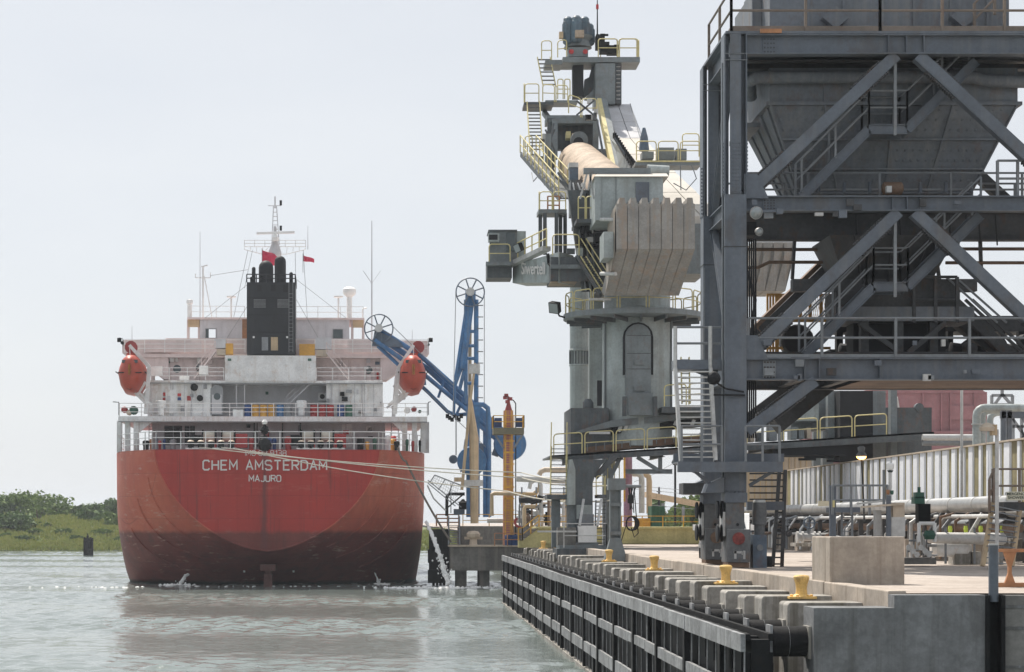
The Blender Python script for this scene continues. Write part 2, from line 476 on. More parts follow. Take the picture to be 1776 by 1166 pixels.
# ------------------------------------------------------------------ water
def water_material():
    m = bpy.data.materials.new('harbour_water')
    m.use_nodes = True
    nt = m.node_tree
    b = nt.nodes['Principled BSDF']
    b.inputs['Base Color'].default_value = (.165, .195, .185, 1)
    b.inputs['Roughness'].default_value = .04
    b.inputs['IOR'].default_value = 1.33
    prev = None
    for sc, vec, st, dist, det in ((2.4, (1, 1.5, 1), .75, .06, 4), (6., (1, 1.3, 1), .5, .016, 3)):
        n = noise(nt, sc, det, vec, .55, sc * 31)
        bp = nd(nt, 'ShaderNodeBump')
        bp.inputs['Strength'].default_value = st
        bp.inputs['Distance'].default_value = dist
        nt.links.new(n, bp.inputs['Height'])
        if prev: nt.links.new(prev, bp.inputs['Normal'])
        prev = bp.outputs[0]
    nt.links.new(prev, b.inputs['Normal'])
    return m
import numpy as np
def water_mesh():
    """one sheet: fine wave grid where the camera looks, flat out to the horizon"""
    xs_ = np.concatenate([[-3000, -900, -300], np.arange(-120, 40.01, .3), [120, 400, 3000]])
    ys_ = [-200, 0, 30]
    y = 58.0
    while y < 400:
        ys_.append(y)
        y += .2 + max(0, y - 60) * .0016
    ys_ += [520, 900, 2500, 6000]
    ys_ = np.array(ys_, dtype=float)
    X, Y_ = np.meshgrid(xs_, ys_)
    rg = np.random.RandomState(4)
    Z = np.zeros_like(X)
    for i in range(46):
        lam = .8 * (2.2 / .8) ** rg.rand()
        th = rg.normal(1.15, .75)
        k = 2 * np.pi / lam
        amp = .0058 * lam * rg.uniform(.5, 1.2)
        Z += amp * np.sin(k * (X * np.cos(th) + Y_ * np.sin(th)) + rg.rand() * 6.28)
    # gusts: ruffled and calm patches
    G = np.zeros_like(X)
    for i in range(9):
        lam = rg.uniform(18, 60)
        th = rg.normal(1.4, .35)
        G += np.sin(2 * np.pi / lam * (X * np.cos(th) + Y_ * np.sin(th)) + rg.rand() * 6.28)
    G = np.clip(.75 + .3 * G, .18, 1.6)
    E = np.clip((X + 118) / 15, 0, 1) * np.clip((39 - X) / 8, 0, 1) * np.clip((Y_ - 58) / 4, 0, 1) * np.clip((398 - Y_) / 12, 0, 1)
    Z = Z * G * E
    n, m_ = X.shape
    V_ = np.stack([X, Y_, Z], -1).reshape(-1, 3)
    idx = np.arange(n * m_).reshape(n, m_)
    Fq = np.stack([idx[:-1, :-1], idx[:-1, 1:], idx[1:, 1:], idx[1:, :-1]], -1).reshape(-1, 4)
    me = bpy.data.meshes.new('water')
    me.vertices.add(len(V_))
    me.vertices.foreach_set('co', V_.ravel())
    me.loops.add(Fq.size)
    me.loops.foreach_set('vertex_index', Fq.ravel().astype(np.int32))
    me.polygons.add(len(Fq))
    me.polygons.foreach_set('loop_start', (np.arange(len(Fq)) * 4).astype(np.int32))
    me.update(calc_edges=True)
    me.validate()
    me.shade_smooth()
    me.materials.append(water_material())
    o = bpy.data.objects.new('water', me)
    col.objects.link(o)
    return o
tag(water_mesh(), 'calm grey green harbour water with small ripples', 'water', kind='structure')

# ------------------------------------------------------------------ far bank
def grass_material():
    m = bpy.data.materials.new('bank_grass')
    m.use_nodes = True
    nt = m.node_tree
    b = nt.nodes['Principled BSDF']
    c = mix(nt, ramp(nt, noise(nt, .09, 6, (1, 1, 2)), [(.38, 0.), (.62, 1.)]), (.11, .15, .034), (.19, .2, .065))
    c = mix(nt, ramp(nt, noise(nt, .5, 8, (1, .5, 1), .7, 5), [(.42, 0.), (.68, .8)]), c, (.05, .075, .022))
    c = mix(nt, ramp(nt, noise(nt, .25, 6, (1, .4, 1), .7, 15), [(.6, 0.), (.7, .7)]), c, (.2, .17, .09))
    nt.links.new(c, b.inputs['Base Color'])
    b.inputs['Roughness'].default_value = .95
    bp = nd(nt, 'ShaderNodeBump')
    bp.inputs['Strength'].default_value = 1
    bp.inputs['Distance'].default_value = .5
    nt.links.new(noise(nt, 1.2, 6), bp.inputs['Height'])
    nt.links.new(bp.outputs[0], b.inputs['Normal'])
    return m
rb = random.Random(3)
def bank_z(x, y):
    d = y - 386 - 5 * math.sin(x * .03) - 2 * math.sin(x * .11)
    if d < 0: return -1.0 + max(d, -8) * .25
    # higher mound on the left, low flat meadow further right
    k = 1 / (1 + math.exp((x + 38) / 9))
    h = 2.2 * (1 - math.exp(-d / 5)) + (4.2 * k + .9) * (1 - math.exp(-max(0, d - 8) / 22))
    return .12 + h + .35 * math.sin(x * .21 + y * .13) * min(1, d / 8) + .25 * math.sin(x * .47 - y * .31) * min(1, d / 6)
ys = [376, 380, 384, 386, 388, 390, 393, 396, 400, 405, 410, 416, 424, 434, 446, 460, 480, 520, 600, 800, 1500, 5000]
xs = [-2500, -900, -400] + [-200 + 4 * i for i in range(101)] + [300, 600, 3000]
g = MB()
g.grid([[(x, y, bank_z(x, y) if y < 530 else min(bank_z(x, y), 5.0)) for x in xs] for y in ys])
tag(g.build('grass_bank', grass_material(), smooth=True), 'grassy far bank of the waterway', 'bank', kind='structure')

def leaf_mat(name, a, b_):
    m = bpy.data.materials.new(name)
    m.use_nodes = True
    nt = m.node_tree
    p = nt.nodes['Principled BSDF']
    c = mix(nt, ramp(nt, noise(nt, .8, 4), [(.35, 0.), (.65, 1.)]), a, b_)
    c = mix(nt, ramp(nt, noise(nt, 5., 3, off=4), [(.35, 0.), (.7, .5)]), c, (b_[0] * 1.5, b_[1] * 1.4, b_[2] * 1.3))
    nt.links.new(c, p.inputs['Base Color'])
    p.inputs['Roughness'].default_value = .7
    p.inputs['Specular IOR Level'].default_value = .25
    return m
M['leaf'] = leaf_mat('bush_leaves', (.08, .145, .038), (.165, .23, .06))
M['leaf2'] = leaf_mat('dark_bush_leaves', (.055, .105, .036), (.11, .17, .055))
def foliage(mb, rng, c, rx, ry, rz, n, s):
    """leaf sized faces spread through overlapping clumps so that the outline stays ragged"""
    cl = []
    for i in range(max(5, int(n / 110))):
        q, t = rng.uniform(0, 6.283), rng.uniform(.1, .85)
        hh = rng.uniform(.1, .64)
        k = math.sqrt(max(.05, 1 - (hh * .95) ** 2)) * t
        cl.append((c[0] + rx * k * math.cos(q), c[1] + ry * k * math.sin(q), c[2] + rz * hh, rng.uniform(.22, .42)))
    for i in range(n):
        x, y, z, r = cl[rng.randrange(len(cl))]
        d = V((rng.gauss(0, 1), rng.gauss(0, 1), rng.gauss(0, 1))).normalized() * (rng.random() ** .4)
        p = V((x + d.x * rx * r, y + d.y * ry * r, max(c[2] - .1, z + d.z * rz * r * .9)))
        a = V((rng.gauss(0, 1), rng.gauss(0, 1), rng.gauss(0, .8))).normalized()
        b = a.cross(V((rng.gauss(0, 1), rng.gauss(0, 1), rng.gauss(0, 1)))).normalized()
        q = s * rng.uniform(.6, 1.4)
        mb.add([p - a * q, p + b * q * .5, p + a * q, p - b * q * .5], [(0, 1, 2, 3)])
def bush(name, label, cat, u, v, Y, wpx, hpx, leaf, group, dense=1.0, seed=0):
    rng = random.Random(seed)
    x = PX(u, Y)
    z = bank_z(x, Y) - .1 if Y > 380 else 4.0
    k = Y / F
    rx, h = wpx * k / 2 * 1.25, hpx * k + (PZ(v, Y) - z if PZ(v, Y) > z else 0)
    t = thing(name, label, cat, (x, Y, z), group)
    tr = MB()
    for j in range(4):
        q = rng.uniform(0, 6.28)
        tr.tube([(x + .2 * math.cos(q), Y + .2 * math.sin(q), z - .2), (x + rx * .25 * math.cos(q), Y + rx * .25 * math.sin(q), z + h * .35),
                 (x + rx * .5 * math.cos(q), Y + rx * .4 * math.sin(q), z + h * .7)], [.14, .09, .03], 5)
    tr.build('trunk', M['bark'], t)
    f = MB()
    n = int(dense * (600 + 60 * rx * h))
    foliage(f, rng, (x, Y, z + h * .02), rx, rx * .8, h * .95, n, .42)
    f.build('crown', M[leaf], t)
    return t
BUSH = [  # u, base v, depth, width px, height px, leaf, name, label
 (20, 922, 402, 110, 34, 'leaf2', 'bush', 'big dark bush at the left edge of the picture on the bank'),
 (35, 905, 440, 150, 44, 'leaf', 'tree', 'tall spreading tree behind the big bush at far left'),
 (38, 921, 398, 26, 18, 'leaf', 'bush', 'small rounded bush below the big dark bush at far left'),
 (66, 912, 415, 34, 28, 'leaf', 'bush', 'rounded bush right of the big dark bush'),
 (84, 923, 400, 20, 10, 'leaf', 'bush', 'low yellow green bush in the grass left of centre of the bank'),
 (97, 900, 440, 44, 28, 'leaf', 'bush', 'bush on the skyline between the tall tree and the broad crown'),
 (104, 899, 428, 18, 10, 'leaf2', 'bush', 'tiny dark bush on the slope under the skyline'),
 (149, 893, 450, 64, 24, 'leaf2', 'tree', 'broad domed tree on the skyline left of the ship'),
 (148, 921, 408, 44, 26, 'leaf2', 'bush', 'dark bush on the slope above the timber dolphin'),
 (176, 916, 414, 40, 22, 'leaf', 'bush', 'bush between the dark bush and the ship hull'),
 (196, 897, 450, 40, 30, 'leaf2', 'tree', 'tree on the skyline next to the ship hull'),
 (198, 930, 404, 44, 24, 'leaf', 'bush', 'pale green bush beside the ship hull'),
 (181, 899, 430, 34, 16, 'leaf2', 'bush', 'dark bush under the skyline tree near the hull'),
 (216, 914, 425, 30, 30, 'leaf2', 'bush', 'bush half hidden by the left side of the hull'),
 (114, 905, 420, 14, 10, 'leaf', 'bush', 'little bush in the middle of the bank slope'),
 (60, 940, 394, 26, 8, 'leaf', 'bush', 'low scrub close to the water under the small bush'),
 (12, 944, 392, 22, 9, 'leaf', 'bush', 'low scrub at the water edge at far left'),
 (110, 938, 395, 24, 9, 'leaf', 'bush', 'low scrub above the water left of the timber dolphin'),
 (175, 945, 392, 30, 8, 'leaf', 'bush', 'low scrub at the water edge right of the timber dolphin'),
 (122, 896, 446, 40, 24, 'leaf', 'bush', 'bush on the skyline left of the broad domed tree'),
 (76, 898, 446, 36, 22, 'leaf2', 'tree', 'tree on the skyline right beside the tall spreading tree'),
 (172, 896, 446, 36, 24, 'leaf2', 'bush', 'bush on the skyline right of the broad domed tree'),
 (5, 900, 436, 60, 38, 'leaf2', 'tree', 'tree cut off by the left edge of the picture'),
 (128, 912, 418, 16, 8, 'leaf', 'bush', 'tiny bush on the slope left of the dark bush'),
 (160, 906, 424, 26, 16, 'leaf', 'bush', 'bush on the slope above the dark bush by the dolphin'),
 (88, 905, 425, 24, 12, 'leaf', 'bush', 'low bush on the slope below the skyline bushes'),
 (205, 912, 418, 30, 18, 'leaf2', 'bush', 'dark bush on the slope next to the hull'),
 (40, 952, 389, 30, 7, 'leaf2', 'bush', 'low dark scrub right at the waterline at far left'),
 (132, 951, 389, 26, 7, 'leaf2', 'bush', 'low dark scrub at the waterline behind the timber dolphin'),
 (205, 951, 389, 30, 7, 'leaf2', 'bush', 'low dark scrub at the waterline beside the hull')]
for i, (u, v, Y, w_, h_, lf, nm, lb) in enumerate(BUSH):
    bush(nm, lb, nm, u, v, Y, w_, h_, lf, 'bushes and trees on the far bank', 1.0, 100 + i)
# tall rough grass on the bank: nobody could count it
gr = MB()
for i in range(26000):
    u, d = rb.uniform(-40, 290), 60 * rb.random() ** 1.7 - 11
    Y = 387 + d
    x = PX(u, Y) if i % 4 else rb.uniform(2, 20)
    z = bank_z(x, Y)
    if z < .05: continue
    h, q = rb.uniform(.2, .75), rb.uniform(0, 3.14)
    dx, dy = .3 * math.cos(q), .3 * math.sin(q)
    gr.add([(x - dx, Y - dy, z - .1), (x + dx, Y + dy, z - .1), (x + dx * .3 + rb.uniform(-.2, .2), Y, z + h)], [(0, 1, 2)])
M['tuft'] = leaf_mat('tall_grass', (.2, .27, .06), (.35, .35, .11))
tag(gr.build('tall_grass', M['tuft']), 'rough tall grass growing on the far bank', 'grass', kind='stuff')
# utility pole on the bank and timber dolphin in the water
up = thing('utility_pole', 'thin wooden utility pole standing among the trees at far left', 'pole', (PX(49, 440), 440, 6))
MB().tube([P(49, 905, 440), P(49, 852, 440)], .2, 6).build('pole', M['bark'], up)
MB().bar(P(45, 855, 440), P(53, 855, 440), .15).build('crossarm', M['bark'], up)
dY = 330
dp = thing('mooring_dolphin', 'dark timber pile dolphin standing alone in the water left of the ship', 'dolphin', (PX(153, dY), dY, 0))
for i in range(5):
    MB().tube([P(146.5 + i * 3.4, 970, dY + (i % 2) * .4), P(146.5 + i * 3.4, 932 + (i % 3), dY + (i % 2) * .4)], .17, 8).build('pile', M['blacksteel'], dp, True)
MB().bar(P(145, 937, dY - .4), P(162, 937, dY - .4), .2, .3).build('wale', M['blacksteel'], dp)
MB().bar(P(145, 952, dY - .4), P(162, 952, dY - .4), .2, .3).build('wale', M['blacksteel'], dp)
MB().lathe(P(152, 935, dY), [(.2, 0), (.2, .5), (.08, .6), (.06, .9)], 8).build('marker_lamp', M['blacksteel'], dp)

# ------------------------------------------------------------------ quay
def gravel_material():
    m = bpy.data.materials.new('yard_gravel')
    m.use_nodes = True
    nt = m.node_tree
    b = nt.nodes['Principled BSDF']
    c = mix(nt, ramp(nt, noise(nt, .25, 7), [(.35, 0.), (.65, 1.)]), (.4, .345, .3), (.54, .48, .43))
    c = mix(nt, ramp(nt, noise(nt, 3.5, 6, (1, 1, 1), .75, 3), [(.4, 0.), (.64, .7)]), c, (.27, .22, .18))
    c = mix(nt, ramp(nt, noise(nt, .8, 5, (.25, 3, 1), .6, 8), [(.5, 0.), (.62, .6)]), c, (.28, .24, .21))
    nt.links.new(c, b.inputs['Base Color'])
    b.inputs['Roughness'].default_value = .95
    bp = nd(nt, 'ShaderNodeBump')
    bp.inputs['Strength'].default_value = .8
    bp.inputs['Distance'].default_value = .06
    nt.links.new(noise(nt, 7, 6), bp.inputs['Height'])
    nt.links.new(bp.outputs[0], b.inputs['Normal'])
    return m
QX, QY0, QY1, GZ = 9.59, 39.3, 137.0, 4.0
y_ = MB()
y_.grid([[(x, y, GZ) for x in (QX + .36, 16, 30, 60, 400, 2500)] for y in (QY0 + .5, 60, 90, 140, 500, 4000)])
tag(y_.build('gravel_yard', gravel_material()), 'pale gravel yard behind the quay edge', 'yard', kind='structure')

qw = thing('quay_wall', 'long concrete quay wall with a row of buttress blocks and a parapet', 'quay wall', (QX, QY0, 0))
e = MB()
e.box((QX, QY0, -4), (11.36, QY0 + .5, GZ - .02))
e.build('end_wall', M['concrete'], qw)
e = MB()
e.box((11.74, QY0 + .12, -4), (60, QY0 + .5, GZ - .03))
e.build('end_wall', mat('plank_marked_concrete', (.2, .195, .185), .85, var=.2, streak=.4, bump=.4), qw)
for z0, z1 in ((3.72, 3.78), (3.3, 3.36), (2.55, 2.6)):
    MB().box((11.745, QY0 + .1, z0), (60, QY0 + .119, z1)).build('board_joint', M['concrete'], qw)
for x0, x1 in ((11.36, 11.44), (11.66, 11.74)):
    MB().box((x0, QY0 - .05, -4), (x1, QY0 + .3, GZ - .02)).build('channel_side', M['blacksteel'], qw)
MB().box((11.44, QY0 + .2, -4), (11.66, QY0 + .3, GZ - .04)).build('channel_web', M['blacksteel'], qw)
# buttress blocks
b0 = MB()
b0.box((8.02, QY0 + .001, -4), (QX - .002, QY0 + 1.0, 3.73))
b0.build('buttress', M['concrete'], qw)
NB = 36
bz = MB()
bx0, bx1, bd, bt = 8.02, QX - .004, 1.0, 3.73
ch = .05
bz.prism([(bx0, 0, -4), (bx1, 0, -4), (bx1, 0, bt), (bx0 + ch, 0, bt), (bx0, 0, bt - ch)], (0, bd, 0))
first = None
pitch = 2.66
for i in range(1, NB):
    y = QY0 + i * pitch
    if first is None:
        first = MB()
        first.v, first.f = [V(v) for v in bz.v], bz.f
        first = first.build('buttress', M['concrete_b'], None)
        first.parent = qw
        first.location = V((0, y, 0)) - ORG[qw]
    else:
        share(first, V((random.uniform(-.04, .03), y + random.uniform(-.09, .09), random.uniform(-.05, .03))) - ORG[qw], qw).rotation_euler = (random.uniform(-.006, .006), random.uniform(-.01, .01), random.uniform(-.004, .004))
# parapet in cast lengths
for i in range(16):
    y0, y1 = QY0 + .502 + i * 6.1, QY0 + .502 + (i + 1) * 6.1 - .025
    MB().box((QX + random.uniform(-.006, .006), y0, -4), (QX + .36, y1, GZ + .05 + random.uniform(-.01, .01))).build('parapet_segment', M['concrete_l'], qw)
# rubber fender cylinders with end plates, one on each block
def ordinal(n):
    one = ['', 'first', 'second', 'third', 'fourth', 'fifth', 'sixth', 'seventh', 'eighth', 'ninth', 'tenth', 'eleventh', 'twelfth', 'thirteenth', 'fourteenth', 'fifteenth',
           'sixteenth', 'seventeenth', 'eighteenth', 'nineteenth']
    if n < 20: return one[n]
    return {20: 'twentieth', 30: 'thirtieth'}.get(n, {2: 'twenty-', 3: 'thirty-'}[n // 10] + one[n % 10])
rf0 = None
for i in range(NB):
    y = QY0 + i * pitch + .5
    where = 'nearest the camera at the end of the quay' if i == 0 else 'between fender wall and buttress block'
    if rf0 is None:
        rf0 = thing('rubber_fender', '', 'fender', (7.6, y, 3.05), 'rubber fenders along the quay')
        MB().tube([(7.27, y, 3.05), (7.96, y, 3.05)], .3, 20).build('rubber_cylinder', M['black'], rf0, True)
        MB().box((7.22, y - .25, 2.75), (7.27, y + .25, 3.38)).build('end_plate', M['uhmw'], rf0)
        MB().box((7.96, y - .3, 2.72), (8.015, y + .3, 3.36)).build('end_plate', M['concrete_b'], rf0)
        MB().tube([(7.6, y, 3.05), (7.605, y, 3.05)], .306, 20).build('seam', M['uhmw'], rf0)
        o = rf0
    else:
        o = copy_tree(rf0)
        o.location = (7.6, y, 3.05)
    o['label'] = ('thick black rubber fender cylinder at the near end of the quay' if i == 0 else
                  'black rubber fender cylinder, %s from the near end of the quay' % ordinal(i + 1))
# fender wall: six framed panels
FX = 6.57
for k in range(6):
    y0 = 39.1 + k * 15.65
    y1 = y0 + 15.6
    lab = ['first', 'second', 'third', 'fourth', 'fifth', 'sixth'][k]
    fp = thing('quay_fender', '%s length of dark fender frame with grey facing strips from the near end' % lab,
               'fender', (FX, y0, 0), 'fender frames along the quay')
    MB().box((FX + .22, y0 + .01, -1.5), (FX + .26, y1 - .01, 3.1)).build('back_plate', M['blacksteel'], fp)
    for z0, z1 in ((2.9, 3.24), (1.94, 2.2), (.76, 1.13)):
        # facing strips are bolted on in lengths
        n = 4
        for j in range(n):
            a = y0 + (y1 - y0) * j / n + .006
            b = y0 + (y1 - y0) * (j + 1) / n - .006
            MB().box((FX + random.uniform(-.015, .012), a, z0 + random.uniform(-.025, .02)), (FX + .09, b, z1 + random.uniform(-.015, .012))).build('facing_strip', M['uhmw'], fp)
    MB().box((FX + .02, y0, -.1), (FX + .3, y1, .14)).build('bottom_beam', M['concrete_b'], fp)
    m = 13 if k < 3 else 11
    sl = None
    for j in range(m + 1):
        y = y0 + .04 + (y1 - y0 - .08) * j / m
        if sl is None:
            sl = MB().box((FX + .065, y - .02, .14), (FX + .09, y + .02, 2.9)).build('slat', M['uhmw'], fp, loc=None)
        else:
            share(sl, (0, y - y0 - .04, 0), fp)
    for j in range(3):
        y = y0 + (y1 - y0) * (j + .5) / 3
        MB().box((FX - .03, y - .16, .2), (FX + .1, y + .16, 2.89)).build('rubbing_post', M['blacksteel'], fp)
    # open top of the frame with diaphragms
    tp = MB()
    tp.bar((FX + .14, y0, 3.17), (FX + .14, y1, 3.17), .09, .12)
    tp.bar((FX + .58, y0, 3.17), (FX + .58, y1, 3.17), .1, .14)
    tp.bar((FX + .58, y0, 2.6), (FX + .58, y1, 2.6), .1, .14)
    tp.build('top_frame', M['blacksteel'], fp)
    df = None
    for j in range(14):
        y = y0 + .05 + (y1 - y0 - .1) * j / 13
        if df is None: df = MB().box((FX + .19, y - .15, 2.4), (FX + .53, y + .15, 3.13)).build('diaphragm', M['blacksteel'], fp)
        else: share(df, (0, y - y0 - .05, 0), fp)
    MB().box((FX + .09, y0 - .02, .1), (FX + .62, y0 + .02, 2.88)).build('end_plate', M['blacksteel'], fp)
# hanging chain under the nearest fender
ch_ = thing('fender_chain', 'rusty chain hanging under the nearest rubber fender', 'chain', (7.6, QY0, 2.3))
for i in range(9):
    x = 7.3 + i * .075
    z = 2.35 - .9 * (1 - ((i - 4) / 4.5) ** 2) * .12
    MB().tube([(x - .05, QY0 + .3, z - .02 * (i % 2)), (x + .05, QY0 + .3, z + .02 * (i % 2))], .03, 6).build('link', M['rail_grey'], ch_)
# bollards
bprof = [(a * .62, b * .62) for a, b in [(.34, -.005), (.34, .05), (.27, .08), (.21, .13), (.19, .3), (.22, .5), (.26, .62), (.28, .68), (.28, .74), (.24, .79), (.12, .81), (.02, .815)]]
BOLL = [(44.6, 'yellow mushroom bollard nearest the camera on the quay blocks'), (55.0, 'second yellow mushroom bollard from the near end of the quay'),
        (70.6, 'third yellow mushroom bollard from the near end of the quay'), (86.0, 'yellow bollard half hidden behind the grey steel post'),
        (115.5, 'yellow bollard beside the low machine plinth, right one of the far pair'), (126.0, 'farthest yellow bollard on the quay, left one of the far pair')]
bo = None
for y, lb in BOLL:
    if bo is None:
        bo = thing('bollard', lb, 'bollard', (8.83, y, 3.735), 'yellow bollards on the quay')
        ORG[bo] = V((0, 0, 0))
        MB().lathe((0, 0, 0), bprof, 24).build('post', M['bollard'], bo, True)
        pl = MB().box((-.3, -.22, -.02), (.3, .22, .025)).build('base_plate', M['bollard'], bo)
        for q in range(6):
            a = q * math.pi / 3
            MB().lathe((.22 * math.cos(a), .15 * math.sin(a), .025), [(.03, 0), (.04, .04), (.01, .05)], 6).build('bolt', M['bollard'], pl)
        o = bo
    else:
        o = copy_tree(bo)
        o.location = (8.83, y, 3.735)
        o['label'] = lb
# upright concrete barrier at the parapet
cb = thing('concrete_barrier', 'tall tan concrete barrier block standing on the quay edge', 'barrier', (10.5, 45.6, GZ))
xb0, xb1 = PX(1430, 45.4), PX(1569, 45.4)
MB().prism([(xb0 + .12, 45.4, 3.6), (xb1, 45.4, 3.6), (xb1, 45.4, PZ(931, 45.4)), (xb0 + .12, 45.4, PZ(931, 45.4))], (0, .5, 0)).build('front_slab', M['concrete_l'], cb)
MB().box((xb0 + .121, 45.9, 3.6), (xb0 + .4, 47.4, PZ(931, 45.4) - .004)).build('return_slab', M['concrete_l'], cb)
for o_ in list(cb.children) + [c_ for c_ in qw.children if c_.name.split('.')[0] in ('buttress', 'parapet_segment') and c_.name != 'buttress']:
    bv = o_.modifiers.new('worn_edges', 'BEVEL')
    bv.width = .025
    bv.segments = 2
    bv.limit_method = 'ANGLE'
# steel pipe post in front of the end wall
sp = thing('steel_post', 'blue grey steel pipe post standing at the right of the quay end wall', 'post', (11.55, QY0 + .1, 3))
MB().tube([(11.55, QY0 + .1, 3.85), (11.55, QY0 + .1, 4.95)], .095, 16).build('pipe', M['steel'], sp, True)
MB().tube([(11.55, QY0 + .1, 4.95), (11.55, QY0 + .1, 4.98)], .1, 16).build('cap', M['galv'], sp, True)
# orange stand on the yard at the right edge
oy = 43.5
ob = thing('steel_stand', 'orange painted steel stand on the gravel behind the pipe post', 'stand', (PX(1765, oy), oy, GZ))
MB().bar((PX(1722, oy), oy, PZ(955, oy)), (PX(1840, oy), oy, PZ(955, oy)), .12, .07).build('top_bar', M['orange'], ob)
MB().bar((PX(1722, oy), oy, GZ + .05), (PX(1840, oy), oy, GZ + .05), .16, .09).build('foot_bar', M['orange'], ob)
MB().prism([(PX(1742, oy), oy - .04, GZ + .09), (PX(1760, oy), oy - .04, GZ + .09), (PX(1754, oy), oy - .04, GZ + .3), (PX(1754, oy), oy - .04, GZ + .45),
            (PX(1762, oy), oy - .04, PZ(958, oy)), (PX(1740, oy), oy - .04, PZ(958, oy)), (PX(1748, oy), oy - .04, GZ + .45), (PX(1748, oy), oy - .04, GZ + .3)], (0, .08, 0)).build('upright', M['orange'], ob)
MB().bar((PX(1830, oy), oy, GZ + .09), (PX(1830, oy), oy, PZ(958, oy)), .1, .08, (0, 1, 0)).build('upright', M['orange'], ob)
# ------------------------------------------------------------------ tanker, built in its own axes: x to starboard, y forward from the transom, z above water
SY, SROT = 168.7, R(2.0)
SXC = (464 - CX) * SY / F
sc_, ss_ = math.cos(SROT), math.sin(SROT)
SM = Matrix.Translation((SXC, SY, 0)) @ Matrix.Rotation(SROT, 4, 'Z')
def S(u, v, y):
    a = u - CX
    x = (a * (SY + y * sc_) - F * (SXC - y * ss_)) / (F * sc_ - a * ss_)
    Yw = SY + x * ss_ + y * sc_
    return V((x, y, CZ + (CY - v) * Yw / F))
ship = thing('tanker_ship', 'red hulled chemical tanker moored stern on with white deckhouse and black funnel', 'ship', (SXC, SY, 0), rz=SROT)
ORG[ship] = V((0, 0, 0))
def sthing(name, label, cat, l, group=None):
    t = thing(name, label, cat, SM @ V(l), group, SROT)
    ORG[t] = V(l)
    return t

